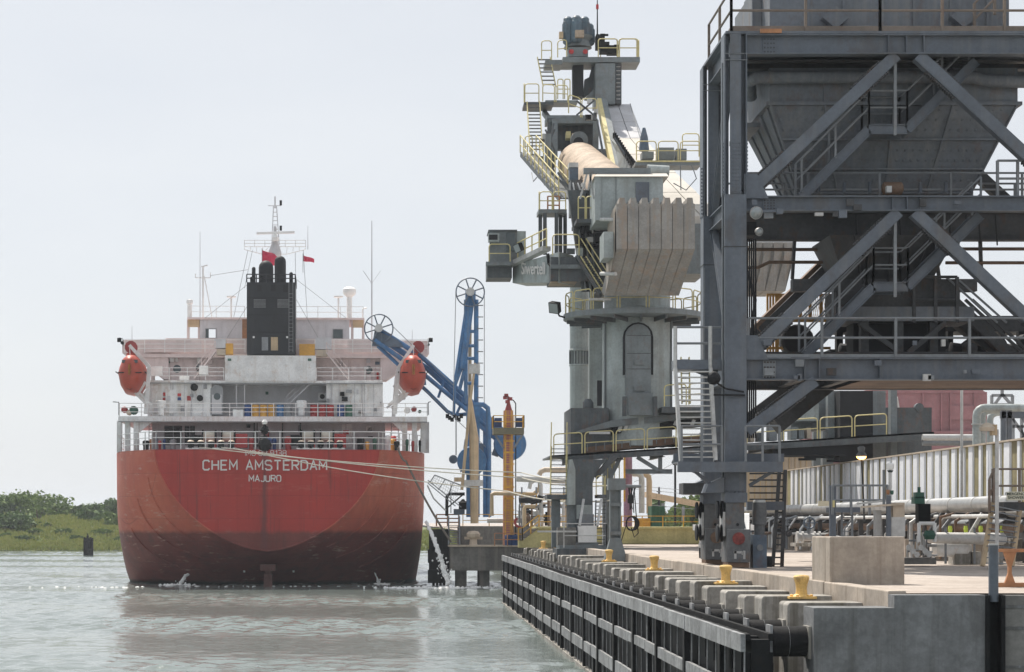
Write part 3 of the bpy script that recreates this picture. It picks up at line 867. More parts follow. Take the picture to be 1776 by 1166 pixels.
def hull_material(name, ra, rb_, scuff):
    m = bpy.data.materials.new(name)
    m.use_nodes = True
    nt = m.node_tree
    b = nt.nodes['Principled BSDF']
    red = mix(nt, ramp(nt, noise(nt, .35, 7), [(.3, 0.), (.7, 1.)]), ra, rb_)
    red = mix(nt, ramp(nt, noise(nt, 1., 6, (1.3, 1.3, .05), .6, 2), [(.48, 0.), (.8, .55)]), red, (ra[0] * .5, ra[1] * .6, ra[2] * .65))
    red = mix(nt, ramp(nt, noise(nt, .8, 9, (.35, .6, 1.6), .75, 6), [(.56, 0.), (.7, .6)]), red, scuff)
    low = mix(nt, ramp(nt, noise(nt, .4, 7, off=8), [(.3, 0.), (.7, 1.)]), (.14, .036, .032), (.21, .062, .052))
    low = mix(nt, ramp(nt, noise(nt, 1., 6, (1.5, 1.5, .06), .6, 12), [(.5, 0.), (.75, .5)]), low, (.06, .04, .035))
    low = mix(nt, ramp(nt, noise(nt, .7, 9, (.5, .5, 1.2), .75, 16), [(.62, 0.), (.7, .35)]), low, (.27, .2, .18))
    geo = nd(nt, 'ShaderNodeNewGeometry')
    sep = nd(nt, 'ShaderNodeSeparateXYZ')
    nt.links.new(geo.outputs['Position'], sep.inputs[0])
    z = math_(nt, 'ADD', sep.outputs['Z'], math_(nt, 'MULTIPLY', noise(nt, 1.2, 8, (1, 1, .5), .7, 21), .55))
    f = ramp(nt, math_(nt, 'MULTIPLY', z, .1), [(.47, 1.), (.505, 0.)])
    c = mix(nt, f, red, low)
    wet = ramp(nt, math_(nt, 'MULTIPLY', z, .1), [(.045, 1.), (.07, 0.)])
    c = mix(nt, wet, c, (.02, .018, .016))
    # scuffed pale scrapes along the boot-top
    band = ramp(nt, math_(nt, 'MULTIPLY', z, .1), [(.40, 0.), (.46, 1.), (.47, 1.), (.53, 0.)])
    scr = math_(nt, 'MULTIPLY', band, ramp(nt, noise(nt, .6, 9, (1, 1, 2.5), .8, 33), [(.58, 0.), (.66, .6)]))
    c = mix(nt, scr, c, (.45, .3, .26))
    if 'transom' in name:      # dirty run-off below the stern light, with its own ragged edges
        dx = math_(nt, 'ABSOLUTE', math_(nt, 'SUBTRACT', sep.outputs['X'], SXC - .25))
        core = ramp(nt, math_(nt, 'ADD', dx, math_(nt, 'MULTIPLY', noise(nt, 1., 6, (2, 2, .4), off=41), 1.2)), [(.62, .75), (1., 0.)])
        c = mix(nt, core, c, (.13, .05, .05))
        drip = ramp(nt, noise(nt, 1., 7, (2.6, 2.6, .09), .7, 51), [(.58, 0.), (.66, .7)])
        c = mix(nt, drip, c, (.16, .05, .045))
    else:                      # long rubbing scars from tugs and fenders
        scar = ramp(nt, noise(nt, 1., 8, (.5, .5, 2.4), .8, 61), [(.57, 0.), (.63, .75)])
        zone = ramp(nt, noise(nt, .25, 3, off=71), [(.46, 0.), (.56, 1.)])
        c = mix(nt, math_(nt, 'MULTIPLY', scar, zone), c, (.5, .34, .29))
    nt.links.new(c, b.inputs['Base Color'])
    b.inputs['Roughness'].default_value = .5
    b.inputs['Specular IOR Level'].default_value = .2
    # welded shell plates: seams and dished panels
    cmb = nd(nt, 'ShaderNodeCombineXYZ')
    nt.links.new(math_(nt, 'ADD', sep.outputs['X'], math_(nt, 'MULTIPLY', sep.outputs['Y'], .6)), cmb.inputs[0])
    nt.links.new(sep.outputs['Z'], cmb.inputs[1])
    bk = nd(nt, 'ShaderNodeTexBrick')
    nt.links.new(cmb.outputs[0], bk.inputs['Vector'])
    for kk, vv in (('Scale', 1.), ('Mortar Size', .035), ('Mortar Smooth', .6), ('Brick Width', 5.2), ('Row Height', 1.9)): bk.inputs[kk].default_value = vv
    seam = math_(nt, 'MULTIPLY', bk.outputs['Fac'], .22)
    c2 = mix(nt, seam, c, (.06, .03, .028))
    nt.links.new(c2, b.inputs['Base Color'])
    bp = nd(nt, 'ShaderNodeBump')
    bp.inputs['Strength'].default_value = .55
    bp.inputs['Distance'].default_value = .1
    hsum = math_(nt, 'ADD', noise(nt, .8, 3, (1, 1, .7), off=3), math_(nt, 'MULTIPLY', bk.outputs['Fac'], -.25))
    nt.links.new(hsum, bp.inputs['Height'])
    nt.links.new(bp.outputs[0], b.inputs['Normal'])
    return m
HULLM = hull_material('hull_side_paint', (.5, .145, .09), (.42, .095, .065), (.58, .33, .26))
TRANSM = hull_material('transom_paint', (.46, .055, .045), (.37, .055, .047), (.5, .16, .12))
DK = S(464, 780, 0).z
def hull_w(y, f):
    """half width at fraction f from deck (0) to keel line (1)"""
    t = min(1., y / 26.0)
    wd = 9.45 + (13.6 - 9.45) * (1 - (1 - min(1., y / 11.0)) ** 2.4)
    p = 1.75 + 6.5 * t ** .62
    q = .6 - .33 * t ** .6
    return wd * max(0., 1 - f ** p) ** q * (1 - .02 * f * t)
def keel(y):
    for (a, za), (b, zb) in zip(KL, KL[1:]):
        if y <= b: return za + (zb - za) * (y - a) / (b - a)
    return KL[-1][1]
KL = [(0, 3.0), (2, 2.1), (4.5, .8), (7, -.6), (12, -4), (20, -6), (200, -6)]
ST = [0, .3, .8, 1.5, 2.4, 3.5, 5, 7, 9.5, 12.5, 16, 20, 26, 40, 80, 120]
FR = [0, .06, .13, .2, .28, .36, .44, .52, .6, .67, .74, .8, .86, .91, .95, .98, 1.0]
def hull_section(y):
    zb = keel(y)
    L = [V((-hull_w(y, f), y, DK - (DK - zb) * f)) for f in FR]
    return L + [V((-p.x, p.y, p.z)) for p in L[-2::-1]]
hb = MB()
hb.grid([hull_section(y) for y in ST])
tp = [V((0, 150, DK)) for _ in range(2 * len(FR) - 1)]
hb.build('hull', HULLM, ship, True)
tr = MB()
s0 = hull_section(0)
tr.add(s0, [tuple(range(len(s0)))])
tro = tr.build('transom', TRANSM, ship)
# knuckle plating line where transom and side meet
MB().tube([p + V((0, -.0, 0)) for p in s0], .09, 6, False).build('transom_rim', HULLM, ship, True)
M['rudder'] = mat('fouled_dark_red', (.09, .035, .03), .6, var=.3, streak=.4)
# rubbing strakes on the quarter
for sx in (-1, 1):
    for f0, y0, f1, y1 in ((.26, .9, .9, 1.3), (.42, 2.6, .92, 3.0), (.6, 5.0, .9, 5.2)):
        pts = []
        for i in range(9):
            t = i / 8
            y, f = y0 + (y1 - y0) * t, f0 + (f1 - f0) * t
            pts.append(V((sx * (hull_w(y, f) + .01), y - .02, DK - (DK - keel(y)) * f)))
        MB().tube(pts, .06, 5).build('strake', HULLM, ship, True)
# rudder stock and its trunk
rd = MB()
rd.box((-.35, .9, -.6), (.35, 3.2, 1.0))
rd.box((-.25, 1.1, 1.0), (.25, 3.0, 1.35))
rd.box((-.65, .8, 1.32), (.65, 3.2, 1.85))
rd.build('rudder', M['rudder'], ship)
for x in (-2.1, 2.1):
    for z in (.95, 2.0):
        MB().cbox((x, 2.3 if z > 1.5 else 3.6, z + .25), (.16, .3, .16)).build('anode', M['galv'], ship)
# lettering
ty = -.03
stroke_text('CHEM AMSTERDAM', M['letter'], ship, S(459.5, 807, ty), (1, 0, 0), .78, .95, 1.75, 4.2)
stroke_text('MAJURO', M['letter'], ship, S(459.5, 830, ty), (1, 0, 0), .5, 1.0, 1.5)
stroke_text('IMO 82 9138', M['letter'], ship, S(461, 786, ty), (1, 0, 0), .42, .7, 1.6, 2.6)
# poop deck
dk = MB()
sec = [hull_section(y) for y in ST]
dk.grid([[V((p.x * .995, p.y + (.02 if i == 0 else 0), DK - .05)) for p in (s[0], s[-1])] for i, s in enumerate(sec)])
dk.build('poop_deck', M['red_d'], ship)
# bulwark rails round the stern
rp = [V((hull_w(y, 0) * sx * .985, y, DK)) for sx in (-1,) for y in (14, 11, 8, 6, 4, 2.4, 1.2, .4)] + [V((-9.3, .1, DK)), V((9.3, .1, DK))] + \
     [V((hull_w(y, 0) * .985, y, DK)) for y in (.4, 1.2, 2.4, 4, 6, 8, 11, 14)]
MB().rail(rp, 1.5, 2.1, .035, 2).build('stern_railing', M['paint_w'], ship)

def wallbox(name, u0, u1, v0, v1, y0, y1, m, parent=ship):
    """block whose aft face measures u0..u1, v0..v1 in the photograph"""
    a, b = S(u0, v1, y0), S(u1, v0, y0)
    return MB().box((a.x, y0, a.z), (b.x, y1, b.z)).build(name, m, parent)
D1 = S(464, 722, 6).z      # boat deck
D2 = S(464, 659, 8).z
D3 = S(464, 613, 10).z     # bridge deck
# first tier: recessed house under the boat deck
def tier1():
    y = 7.5
    a = S(264, 778, y)
    zt = D1 - .25
    W = MB()
    # aft wall with three louvre openings and a ladder opening left of it
    x0 = S(264, 0, y).x
    ops = [(S(285, 0, y).x, S(316, 0, y).x), (S(320, 0, y).x, S(338, 0, y).x)]
    xr = S(668, 0, y).x
    za, zb = S(0, 772, y).z, S(0, 738, y).z
    cur = x0
    for o0, o1 in ops:
        W.box((cur, y, DK - .04), (o0, y + .25, zt))
        W.box((o0, y, DK - .04), (o1, y + .25, za))
        W.box((o0, y, zb), (o1, y + .25, zt))
        cur = o1
    W.box((cur, y, DK - .04), (xr, y + .25, zt))
    W.box((x0, y + .26, DK - .04), (x0 + .2, y + 14, zt))
    W.box((xr - .2, y + .26, DK - .04), (xr, y + 14, zt))
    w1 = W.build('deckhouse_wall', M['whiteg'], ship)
    for o0, o1 in ops:
        lv = MB()
        z = za
        while z < zb - .02:
            lv.bar((o0, y + .12, z + .05), (o1, y + .12, z + .05), .16, .03)
            z += .13
        lv.bar(((o0 + o1) / 2, y + .05, za), ((o0 + o1) / 2, y + .05, zb), .07, .07, (0, 1, 0))
        lv.build('louvre', M['dgrey'], w1)
        MB().box((o0, y + .24, za), (o1, y + .3, zb)).build('louvre_backing', M['blacksteel'], w1)
    # vertical stiffeners
    for u in (352, 366, 380, 396, 412, 430, 600, 620, 640, 655):
        p = S(u, 0, y)
        MB().box((p.x - .04, y - .06, DK), (p.x + .04, y, zt)).build('stiffener', M['whiteg'], w1)
    # door with red notice
    p, q = S(593, 776, y), S(611, 736, y)
    d = MB().box((p.x, y - .05, p.z), (q.x, y, q.z)).build('door', M['white'], w1)
    c = S(600, 750, y)
    MB().box((c.x - .25, y - .08, c.z - .18), (c.x + .25, y - .05, c.z + .18)).build('notice', M['red'], d)
tier1()
def slab(name, u0, u1, v, th, y0, y1, m, parent=ship):
    a, b = S(u0, v, y0), S(u1, v, y0)
    return MB().box((a.x, y0, a.z - th), (b.x, y1, a.z)).build(name, m, parent)
# boat deck: slab with pillars at the corners
bdk = slab('boat_deck', 205, 741, 722, .42, 4.5, 22, M['white'])
for u in (207, 221, 236, 702, 719, 734, 740):
    yy = {207: 6.5, 221: 5.2, 236: 4.7, 702: 4.7, 719: 5.2, 734: 5.8, 740: 7}[u]
    p = S(u, 778, yy)
    MB().box((p.x - .22, yy, DK - .02), (p.x + .22, yy + .4, D1 - .42)).build('pillar', M['white'], bdk)
for sx, ua, ub in ((-1, 241, 268), (1, 676, 700)):
    a, b = S(ua, 728, 4.8), S(ub, 728, 4.8)
    k = 1 if sx < 0 else -1
    MB().prism([(a.x, 4.8, D1 - .43), (b.x, 4.8, D1 - .43), (b.x if sx > 0 else a.x, 4.8, D1 - 1.5)], (0, .2, 0)).build('bracket', M['white'], bdk)
MB().rail([S(207, 722, 5.2), S(207, 722, 4.6), S(741, 722, 4.6), S(741, 722, 12)], 1.1, 1.9, .03, 2).build('railing', M['paint_w'], bdk)
# ladders beside the house on the poop
for u in (258, 679):
    a, b = S(u, 776, 6.3), S(u + (14 if u < 400 else 12), 776, 6.3)
    ld = MB()
    for x in (a.x, b.x): ld.bar((x, 6.3, DK), (x, 6.8, D1), .07, .07, (0, 1, 0))
    for i in range(11): ld.bar((a.x, 6.3 + .05 * i, DK + .28 * (i + 1)), (b.x, 6.3 + .05 * i, DK + .28 * (i + 1)), .05)
    ld.build('ladder', M['whiteg'], ship)
# second tier: side blocks and recessed middle
t2l = wallbox('house_side_block', 256, 367, 660, 722, 8, 22, M['white'])
t2r = wallbox('house_side_block', 566, 664, 660, 722, 8, 22, M['white'])
a, b = S(366, 722, 11), S(567, 660, 11)
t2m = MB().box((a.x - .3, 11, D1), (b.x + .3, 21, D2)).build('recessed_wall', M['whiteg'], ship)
for u, pr, yy in ((320, t2l, 8), (352, t2l, 8), (296, t2l, 8), (588, t2r, 8), (615, t2r, 8), (632, t2r, 8), (648, t2r, 8)):
    p = S(u, 690, yy)
    MB().box((p.x - .025, yy - .035, D1), (p.x + .025, yy, D2 - .1)).build('plate_seam', M['whiteg'], pr)
# arched doorway beside the alcove
p, q = S(365, 720, 7.98), S(387, 668, 7.98)
dw = MB()
dw.prism([(p.x, 7.97, p.z), (q.x, 7.97, p.z), (q.x, 7.97, q.z - .3), (q.x - .3, 7.97, q.z), (p.x + .3, 7.97, q.z), (p.x, 7.97, q.z - .3)], (0, .2, 0))
dwo = dw.build('doorway', M['dgrey'], ship)
c = S(376.5, 688, 7.95)
MB().lathe(c, [(.3, 0), (.3, .03)], 14, (0, -1, 0)).build('porthole', M['glass'], dwo)
MB().box((p.x + .12, 7.93, p.z + .1), (q.x - .12, 7.96, q.z - .85)).build('door_leaf', M['whiteg'], dwo)
# life-saving notices, lockers and gauges on the left block
rn = random.Random(11)
for u, v, w_, h_, m_ in ((272, 685, 10, 3, 'dgrey'), (286, 684, 6, 6, 'red'), (297, 686, 4, 6, 'dgrey'), (311, 685, 6, 5, 'red'), (272, 696, 6, 4, 'red'),
                         (283, 693, 8, 6, 'dred'), (297, 696, 8, 8, 'red'), (311, 692, 6, 5, 'dblue'), (328, 691, 7, 8, 'dred'), (270, 712, 4, 6, 'dgrey'),
                         (463, 682, 5, 5, 'green')):
    yy = 7.95 if u < 400 else 10.95
    a, b = S(u - w_ / 2, v + h_ / 2, yy), S(u + w_ / 2, v - h_ / 2, yy)
    MB().box((a.x, yy - .03, a.z), (b.x, yy + .06, b.z)).build('notice', M[m_], t2l if u < 400 else t2m)
for u0, u1 in ((263, 282), (287, 305)):
    a, b = S(u0, 720, 7.9), S(u1, 676, 7.9)
    MB().box((a.x, 7.88, a.z + .15), (b.x, 8.01, b.z)).build('door', M['white'], t2l)
p = S(347, 691, 7.8)
fl = MB().lathe(p, [(.15, 0), (.28, .15), (.28, .3)], 10, (0, -1, 0)).build('flood_lamp', M['blacksteel'], t2l)
p = S(337, 672, 7.6)
MB().lathe(p, [(.33, 0), (.33, .15)], 14, (0, -1, 0)).build('horn', M['blacksteel'], t2l)
p = S(598, 692, 7.7)
MB().cbox(p, (.5, .4, .35)).build('flood_lamp', M['blacksteel'], t2r)
a, b = S(552, 695, 10.6), S(566, 682, 10.6)
ac = MB().box((a.x, 10.3, a.z), (b.x, 10.99, b.z)).build('air_conditioner', M['white'], t2m)
MB().lathe(S(559, 688, 10.28), [(.22, 0), (.22, .03)], 14, (0, -1, 0)).build('fan_grille', M['blacksteel'], ac)
# mushroom vents
for u, v0 in ((279, 706), (523, 698)):
    p = S(u, 721, 6.6)
    vt = MB().lathe(p, [(.28, 0), (.28, .7), (.45, .72), (.45, 1.25), (.4, 1.3)], 14)
    vt.build('mushroom_vent', M['white'], bdk, True)
# inclined stair from boat deck to the balcony
st = MB()
a, b = S(497, 705, 8.5), S(540, 664, 8.5)
st.bar(a, b, .7, .1)
st.rail([a, b], .9, 1., .03, 1)
st.build('stair', M['whiteg'], ship)
# drums lashed in the alcove
DR = [(430, 'dblue', 'dark blue drum at the left end of the drum row in the alcove'), (443, 'dyellow', 'leftmost of three yellow drums on the boat deck'),
      (457, 'dyellow', 'middle one of three yellow drums on the boat deck'), (471, 'dyellow', 'rightmost of three yellow drums on the boat deck'),
      (486, 'blue', 'mid blue drum between yellow and grey drums'), (500, 'dgrey', 'grey drum at the right end of the left drum row'),
      (544, 'dred', 'leftmost red drum right of the white vent'), (559, 'dred', 'middle red drum of three on the boat deck'),
      (573, 'dred', 'rightmost red drum of three on the boat deck'), (591, 'dblue', 'blue drum next to the green drum on the boat deck'),
      (605, 'green', 'green drum at the right end of the drum rows')]
for u, m_, lb in DR:
    yy = 7.0
    p = S(u, 0, yy)
    c = V((p.x, yy, D1))
    t = sthing('oil_drum', lb, 'drum', c, 'drums on the boat deck')
    MB().lathe(c, [(.31, 0), (.33, .03), (.31, .06), (.31, .34), (.33, .37), (.31, .4), (.31, .67), (.33, .7), (.31, .73), (.31, 1.0), (.33, 1.02), (.3, 1.04)], 16).build('shell', M[m_], t, True)
    MB().lathe(c + V((.15, -.1, 1.04)), [(.04, 0), (.04, .02)], 8).build('bung', M['dgrey'], t)
lk = sthing('deck_locker', 'white locker box standing left of the drum row on the boat deck', 'locker', S(413, 722, 7) * 1)
p = S(413, 722, 7)
MB().box((p.x - .45, 6.8, D1 + .01), (p.x + .45, 7.5, D1 + .62)).build('case', M['white'], lk)
MB().box((p.x - .55, 6.75, D1 + .64), (p.x + .55, 7.55, D1 + .7)).build('lid', M['dgrey'], lk)
# balcony box in the middle
bal = wallbox('balcony_front', 390, 548, 617, 661, 7.6, 11, M['white'])
slab('balcony_floor', 256, 664, 660, .22, 7.7, 22, M['white'])
for u in (398, 537):
    p = S(u, 624, 7.55)
    MB().box((p.x - .15, 7.55, p.z - .1), (p.x + .15, 7.6, p.z + .1)).build('notice', M['green'], bal)
MB().rail([S(262, 659, 7.9), S(388, 659, 7.9)], 1.05, 1.6, .03, 2).build('balcony_railing', M['paint_w'], ship)
MB().rail([S(549, 659, 7.9), S(661, 659, 7.9)], 1.05, 1.6, .03, 2).build('balcony_railing', M['paint_w'], ship)
# third tier
t3 = wallbox('upper_house', 287, 660, 588, 661, 12, 22, M['whitep'])
for u in (296, 340, 372, 560, 585, 622, 645):
    p = S(u, 640, 12)
    MB().box((p.x - .025, 11.96, S(0, 659, 12).z), (p.x + .025, 12, S(0, 612, 12).z)).build('plate_seam', M['whitep'], t3)
for u, v in ((307, 640), (639, 642)):
    p = S(u, v, 11.97)
    MB().lathe(p, [(.36, 0), (.36, .03), (.26, .035)], 18, (0, -1, 0)).build('porthole', M['glass'], t3)
for u, v, w_, h_, m_ in ((292, 617, 7, 6, 'red'), (292, 628, 6, 4, 'green'), (307, 621, 7, 3, 'red'), (639, 626, 7, 7, 'whiteg'), (654, 619, 7, 5, 'red'),
                         (654, 630, 9, 5, 'blue_d'), (285, 648, 4, 12, 'red'), (655, 652, 4, 12, 'red')):
    a, b = S(u - w_ / 2, v + h_ / 2, 11.9), S(u + w_ / 2, v - h_ / 2, 11.9)
    MB().box((a.x, 11.9, a.z), (b.x, 11.99, b.z)).build('notice', M[m_], t3)
for u0, u1, v0, v1 in ((262, 282, 636, 652), (346, 361, 635, 650), (312, 328, 652, 660)):
    a, b = S(u0, v1, 9), S(u1, v0, 9)
    MB().box((a.x, 8.6, a.z), (b.x, 9.4, b.z)).build('deck_box', M['paint_w'], ship)
# stairs between balcony and bridge deck
for (u0, v0), (u1, v1) in (((337, 657), (374, 610)), ((604, 659), (566, 612))):
    a, b = S(u0, v0, 9.5), S(u1, v1, 9.5)
    st = MB()
    st.bar(a, b, .9, .12)
    st.rail([a, b], .95, 1., .03, 1)
    st.build('stair', M['whitep'], ship)
# bridge deck wings
bd = MB()
a, b = S(222, 612, 11), S(738, 612, 11)
bd.box((a.x, 11, D3 - .3), (b.x, 22, D3))
bdo = bd.build('bridge_deck', M['whitep'], ship)
for (u0, u1, v0, v1) in ((252, 290, 589, 611), (661, 706, 592, 613), (290, 350, 590, 611), (602, 661, 590, 611)):
    a, b = S(u0, v1, 10.9), S(u1, v0, 10.9)
    MB().box((a.x, 10.8, a.z), (b.x, 10.98, b.z)).build('wind_screen', M['whitep'], bdo)
# splayed wing brackets down to the boats
for u in ((212, 222, 252, 292), (744, 736, 706, 660)):
    z1, z0 = S(0, 612, 11.2).z, S(0, 657, 11.2).z
    xs_ = [S(k, 612, 11.2).x for k in u]
    zt = S(0, 589, 11.2).z
    MB().prism([(xs_[0], 11.2, z1), (xs_[0], 11.2, zt), (xs_[2], 11.2, zt + .02), (xs_[3], 11.2, zt + .02), (xs_[3], 11.2, z0), (xs_[3] + (xs_[2] - xs_[3]) * .25, 11.2, z0),
                (xs_[1] + (xs_[2] - xs_[1]) * .6, 11.2, z1 - .6)], (0, 3, 0)).build('wing_bracket', M['whitep'], bdo)
MB().rail([S(216, 612, 10.7), S(425, 612, 10.7)], 1.15, 1.8, .03, 2).build('railing', M['paint_w'], bdo)
MB().rail([S(514, 612, 10.7), S(742, 612, 10.7)], 1.15, 1.8, .03, 2).build('railing', M['paint_w'], bdo)
for u0, u1, v0, v1, m_ in ((391, 404, 596, 615, 'dyellow'), (372, 392, 588, 604, 'whiteg'), (519, 546, 597, 617, 'dyellow'), (547, 575, 586, 606, 'whiteg'), (376, 392, 606, 616, 'beige'), (549, 568, 607, 618, 'beige')):
    a, b = S(u0, v1, 9.6), S(u1, v0, 9.6)
    MB().box((a.x, 9.5, a.z), (b.x, 10.4, b.z)).build('equipment_box', M[m_], bdo)
# wheelhouse
wh = MB()
yw = 18
def Sx(u): return S(u, 0, yw).x
zt, zb = S(0, 553, yw).z, S(0, 592, yw).z
wins = [(357, 374, 571, 586), (578, 594, 572, 587)]
xL, xR = Sx(347), Sx(606)
cur = xL
for u0, u1, v0, v1 in wins:
    a, b = S(u0, v1, yw), S(u1, v0, yw)
    wh.box((cur, yw, zb), (a.x, yw + .2, zt))
    wh.box((a.x, yw, zb), (b.x, yw + .2, a.z))
    wh.box((a.x, yw, b.z), (b.x, yw + .2, zt))
    cur = b.x
wh.box((cur, yw, zb), (xR, yw + .2, zt))
who = wh.build('wheelhouse', M['whiteg'], ship)
a, b = S(325, 553, yw), S(632, 553, yw)
MB().box((a.x, yw - .2, zt), (b.x, yw + 7, zt + .18)).build('roof', M['whitep'], who)
MB().box((a.x, yw, zb), (b.x, yw + 7, zb + .1)).build('floor', M['whitep'], who)
for u in (326, 345, 611, 630):
    p = Sx(u)
    MB().box((p - .12, yw + .3, zb), (p + .12, yw + .6, zt)).build('pillar', M['whitep'], who)
MB().box((Sx(612), yw + .1, S(0, 566, yw).z), (Sx(630), yw + .3, zt)).build('canopy_beam', M['tan'], who)
MB().box((Sx(326), yw + .1, S(0, 566, yw).z), (Sx(346), yw + .3, zt)).build('canopy_beam', M['tan'], who)
for u0, u1, v0, v1 in wins[1:]:
    a, b = S(u0, v1, yw), S(u1, v0, yw)
    MB().box((a.x, yw + .05, a.z), (b.x, yw + .1, b.z)).build('window_pane', M['glass'], who)
a, b = S(357, 586, yw), S(362, 571, yw)
MB().box((a.x, yw + .05, a.z), (b.x, yw + .12, b.z)).build('window_pane', M['glass'], who)
for u in (352, 384, 398, 410, 522, 536, 552, 566, 600):
    p = Sx(u)
    MB().box((p - .03, yw - .04, zb), (p + .03, yw, zt)).build('stiffener', M['whiteg'], who)
MB().rail([V((a_.x, yw, zt + .18)) for a_ in (S(326, 0, yw), S(424, 0, yw))], 1.05, 2.2, .03, 1).build('roof_railing', M['paint_w'], who)
MB().rail([V((a_.x, yw, zt + .18)) for a_ in (S(512, 0, yw), S(630, 0, yw))], 1.05, 2.2, .03, 1).build('roof_railing', M['paint_w'], who)
a, b = S(420, 612, 12.5), S(429, 554, 12.5)
MB().box((a.x, 12.4, a.z), (b.x, 13.5, b.z)).build('casing_strip', M['orange'], ship)
# funnel
fa, fb = S(428, 615, 9), S(512, 490, 9)
fun = MB()
fun.box((fa.x, 9, fa.z), (fb.x, 14.5, fb.z))
fo = fun.build('funnel', M['funnel'], ship)
for u0, u1 in ((440, 461), (481, 502)):
    lv = MB()
    a, b = S(u0, 533, 8.97), S(u1, 518, 8.97)
    z = a.z
    while z < b.z:
        lv.bar((a.x, 8.95, z), (b.x, 8.95, z), .08, .04)
        z += .11
    lv.build('louvre', M['dgrey'], fo)
for u0, u1, m_ in ((454, 465, 'dgrey'), (470, 482, 'tan')):
    a, b = S(u0, 608, 8.97), S(u1, 585, 8.97)
    MB().box((a.x, 8.93, a.z), (b.x, 9.0, b.z)).build('door', M[m_], fo)
for u, v in ((440, 585), (498, 585)):
    MB().cbox(S(u, v, 8.9), (.16, .2, .16)).build('lamp', M['paint_w'], fo)
for u, r, vt, vb, y in ((461.5, .66, 452, 495, 11), (486, .52, 444, 495, 12.2), (440, .17, 463, 497, 10.5), (505, .17, 472, 497, 10.5), (436, .12, 480, 497, 10), (437, .14, 484, 497, 11.5)):
    a, b = S(u, vb, y), S(u, vt, y)
    n = 5
    pts = [a, V((b.x, b.y, b.z - r))] + [V((b.x, b.y + .0 + r * .9 * math.sin(t), b.z - r + r * (math.sin(t)) * .9)) for t in (.5, 1.0, 1.5)]
    pr = MB()
    pr.lathe(a, [(r, 0), (r, b.z - r - a.z)] + [(r * math.cos(t), b.z - r - a.z + r * math.sin(t)) for t in (.4, .8, 1.2, 1.5)], 20)
    pr.build('exhaust_pipe', M['soot'], fo, True)
cr = MB()
cr.rail([(fa.x, 9, fb.z), (fb.x, 9, fb.z), (fb.x, 14, fb.z)], .7, .9, .05, 1)
cr.build('funnel_railing', M['funnel'], fo)
for u0 in (446, 470, 491):
    a, b = S(u0, 506, 8.96), S(u0 + 8, 494, 8.96)
    MB().box((a.x, 8.94, a.z), (b.x, 9.0, b.z)).build('funnel_panel', M['soot'], fo)
# mast
ym = 21
ms = MB()
ms.lathe(S(477, 452, ym), [(.3, 0), (.62, .5), (.62, .8), (.3, 1.7), (.16, 2.3), (.14, 3.2)], 12)
mo = ms.build('mast_base', M['whiteg'], ship, True)
lt = MB()
tt, tb = 357, 405
for k in (-1, 1):
    for j in (-1, 1):
        a, b = S(478 + k * 6.5, 425, ym + j * .5), S(477 + k * 2.6, 357, ym + j * .18)
        lt.tube([a, b], .045, 5)
for i in range(9):
    v = 420 - i * 7.4
    f = (425 - v) / 68
    a, b = S(478 - 6.5 + 3.6 * f, v, ym), S(478 + 6.5 - 4.2 * f, v, ym)
    lt.tube([a, b], .035, 5)
lt.tube([S(477, 360, ym), S(477, 341, ym)], .06, 6)
lt.tube([S(465, 357, ym), S(488, 357, ym)], .035, 5)
lt.build('lattice_mast', M['whiteg'], ship)
for u, v in ((487, 352), (487, 396)):
    MB().cbox(S(u, v, ym), (.22, .22, .45)).build('mast_lamp', M['blacksteel'], ship)
a, b = S(445, 405, ym - .6), S(511, 403, ym - .6)
MB().bar(a, b, .22, .2).build('radar_scanner', M['paint_w'], ship)
MB().lathe(S(478, 418, ym - .6), [(.3, 0), (.34, .3), (.16, .5), (.14, .75)], 10).build('radar_turntable', M['paint_w'], ship)
pf = MB()
a, b, c, d = S(424, 433, ym), S(530, 433, ym), S(497, 441, ym), S(455, 441, ym)
pf.tube([a, d], .04, 5).tube([d, c], .04, 5).tube([c, b], .04, 5)
a2, b2 = S(424, 428, ym), S(530, 428, ym)
pf.tube([a2, b2], .04, 5)
pf.rail([a2, b2], .6, .9, .03, 1)
for i in range(11):
    t = i / 10
    pf.tube([a2.lerp(b2, t), (a.lerp(d, min(1, t / .3)) if t < .3 else (d if t < .7 else c.lerp(b, (t - .7) / .3)))], .025, 4)
pf.build('yard_platform', M['paint_w'], ship)
# antennas and domes on the wheelhouse roof
def whip(u, v0, v1, y, r=.03, name='whip_antenna', m='whiteg'):
    return MB().tube([S(u, v0, y), S(u, v1, y)], [r * 1.6, r * .7], 5).build(name, M[m], ship)
whip(347, 556, 402, 19); whip(645, 590, 383, 14, .05); whip(534, 433, 392, ym, .025)
MB().tube([S(630, 470, 14), S(645, 492, 14)], .03, 5).tube([S(660, 470, 14), S(646, 490, 14)], .02, 5).build('antenna_spreader', M['whiteg'], ship)
sm = MB()
sm.tube([S(352, 556, 19.5), S(352, 462, 19.5)], .09, 6).tube([S(368, 552, 19.5), S(354, 478, 19.5)], .05, 6)
sm.tube([S(339, 482, 19.5), S(365, 482, 19.5)], .05, 6).tube([S(339, 482, 19.5), S(339, 475, 19.5)], .05, 6).tube([S(365, 482, 19.5), S(365, 473, 19.5)], .05, 6).tube([S(349, 463, 19.5), S(360, 460, 19.5)], .07, 6)
sm.build('signal_mast', M['paint_w'], ship)
for u, v in ((401, 515), (587, 515)):
    MB().lathe(S(u, 554, 18.5), [(.09, 0), (.09, S(u, v + 2, 18.5).z - S(u, 554, 18.5).z), (.42, S(u, v + 1, 18.5).z - S(u, 554, 18.5).z), (.45, S(u, v - 1, 18.5).z - S(u, 554, 18.5).z), (.2, S(u, v - 1.6, 18.5).z - S(u, 554, 18.5).z)], 12).build('satellite_dish', M['paint_w'], ship, True)
z0 = S(606, 556, 18.5)
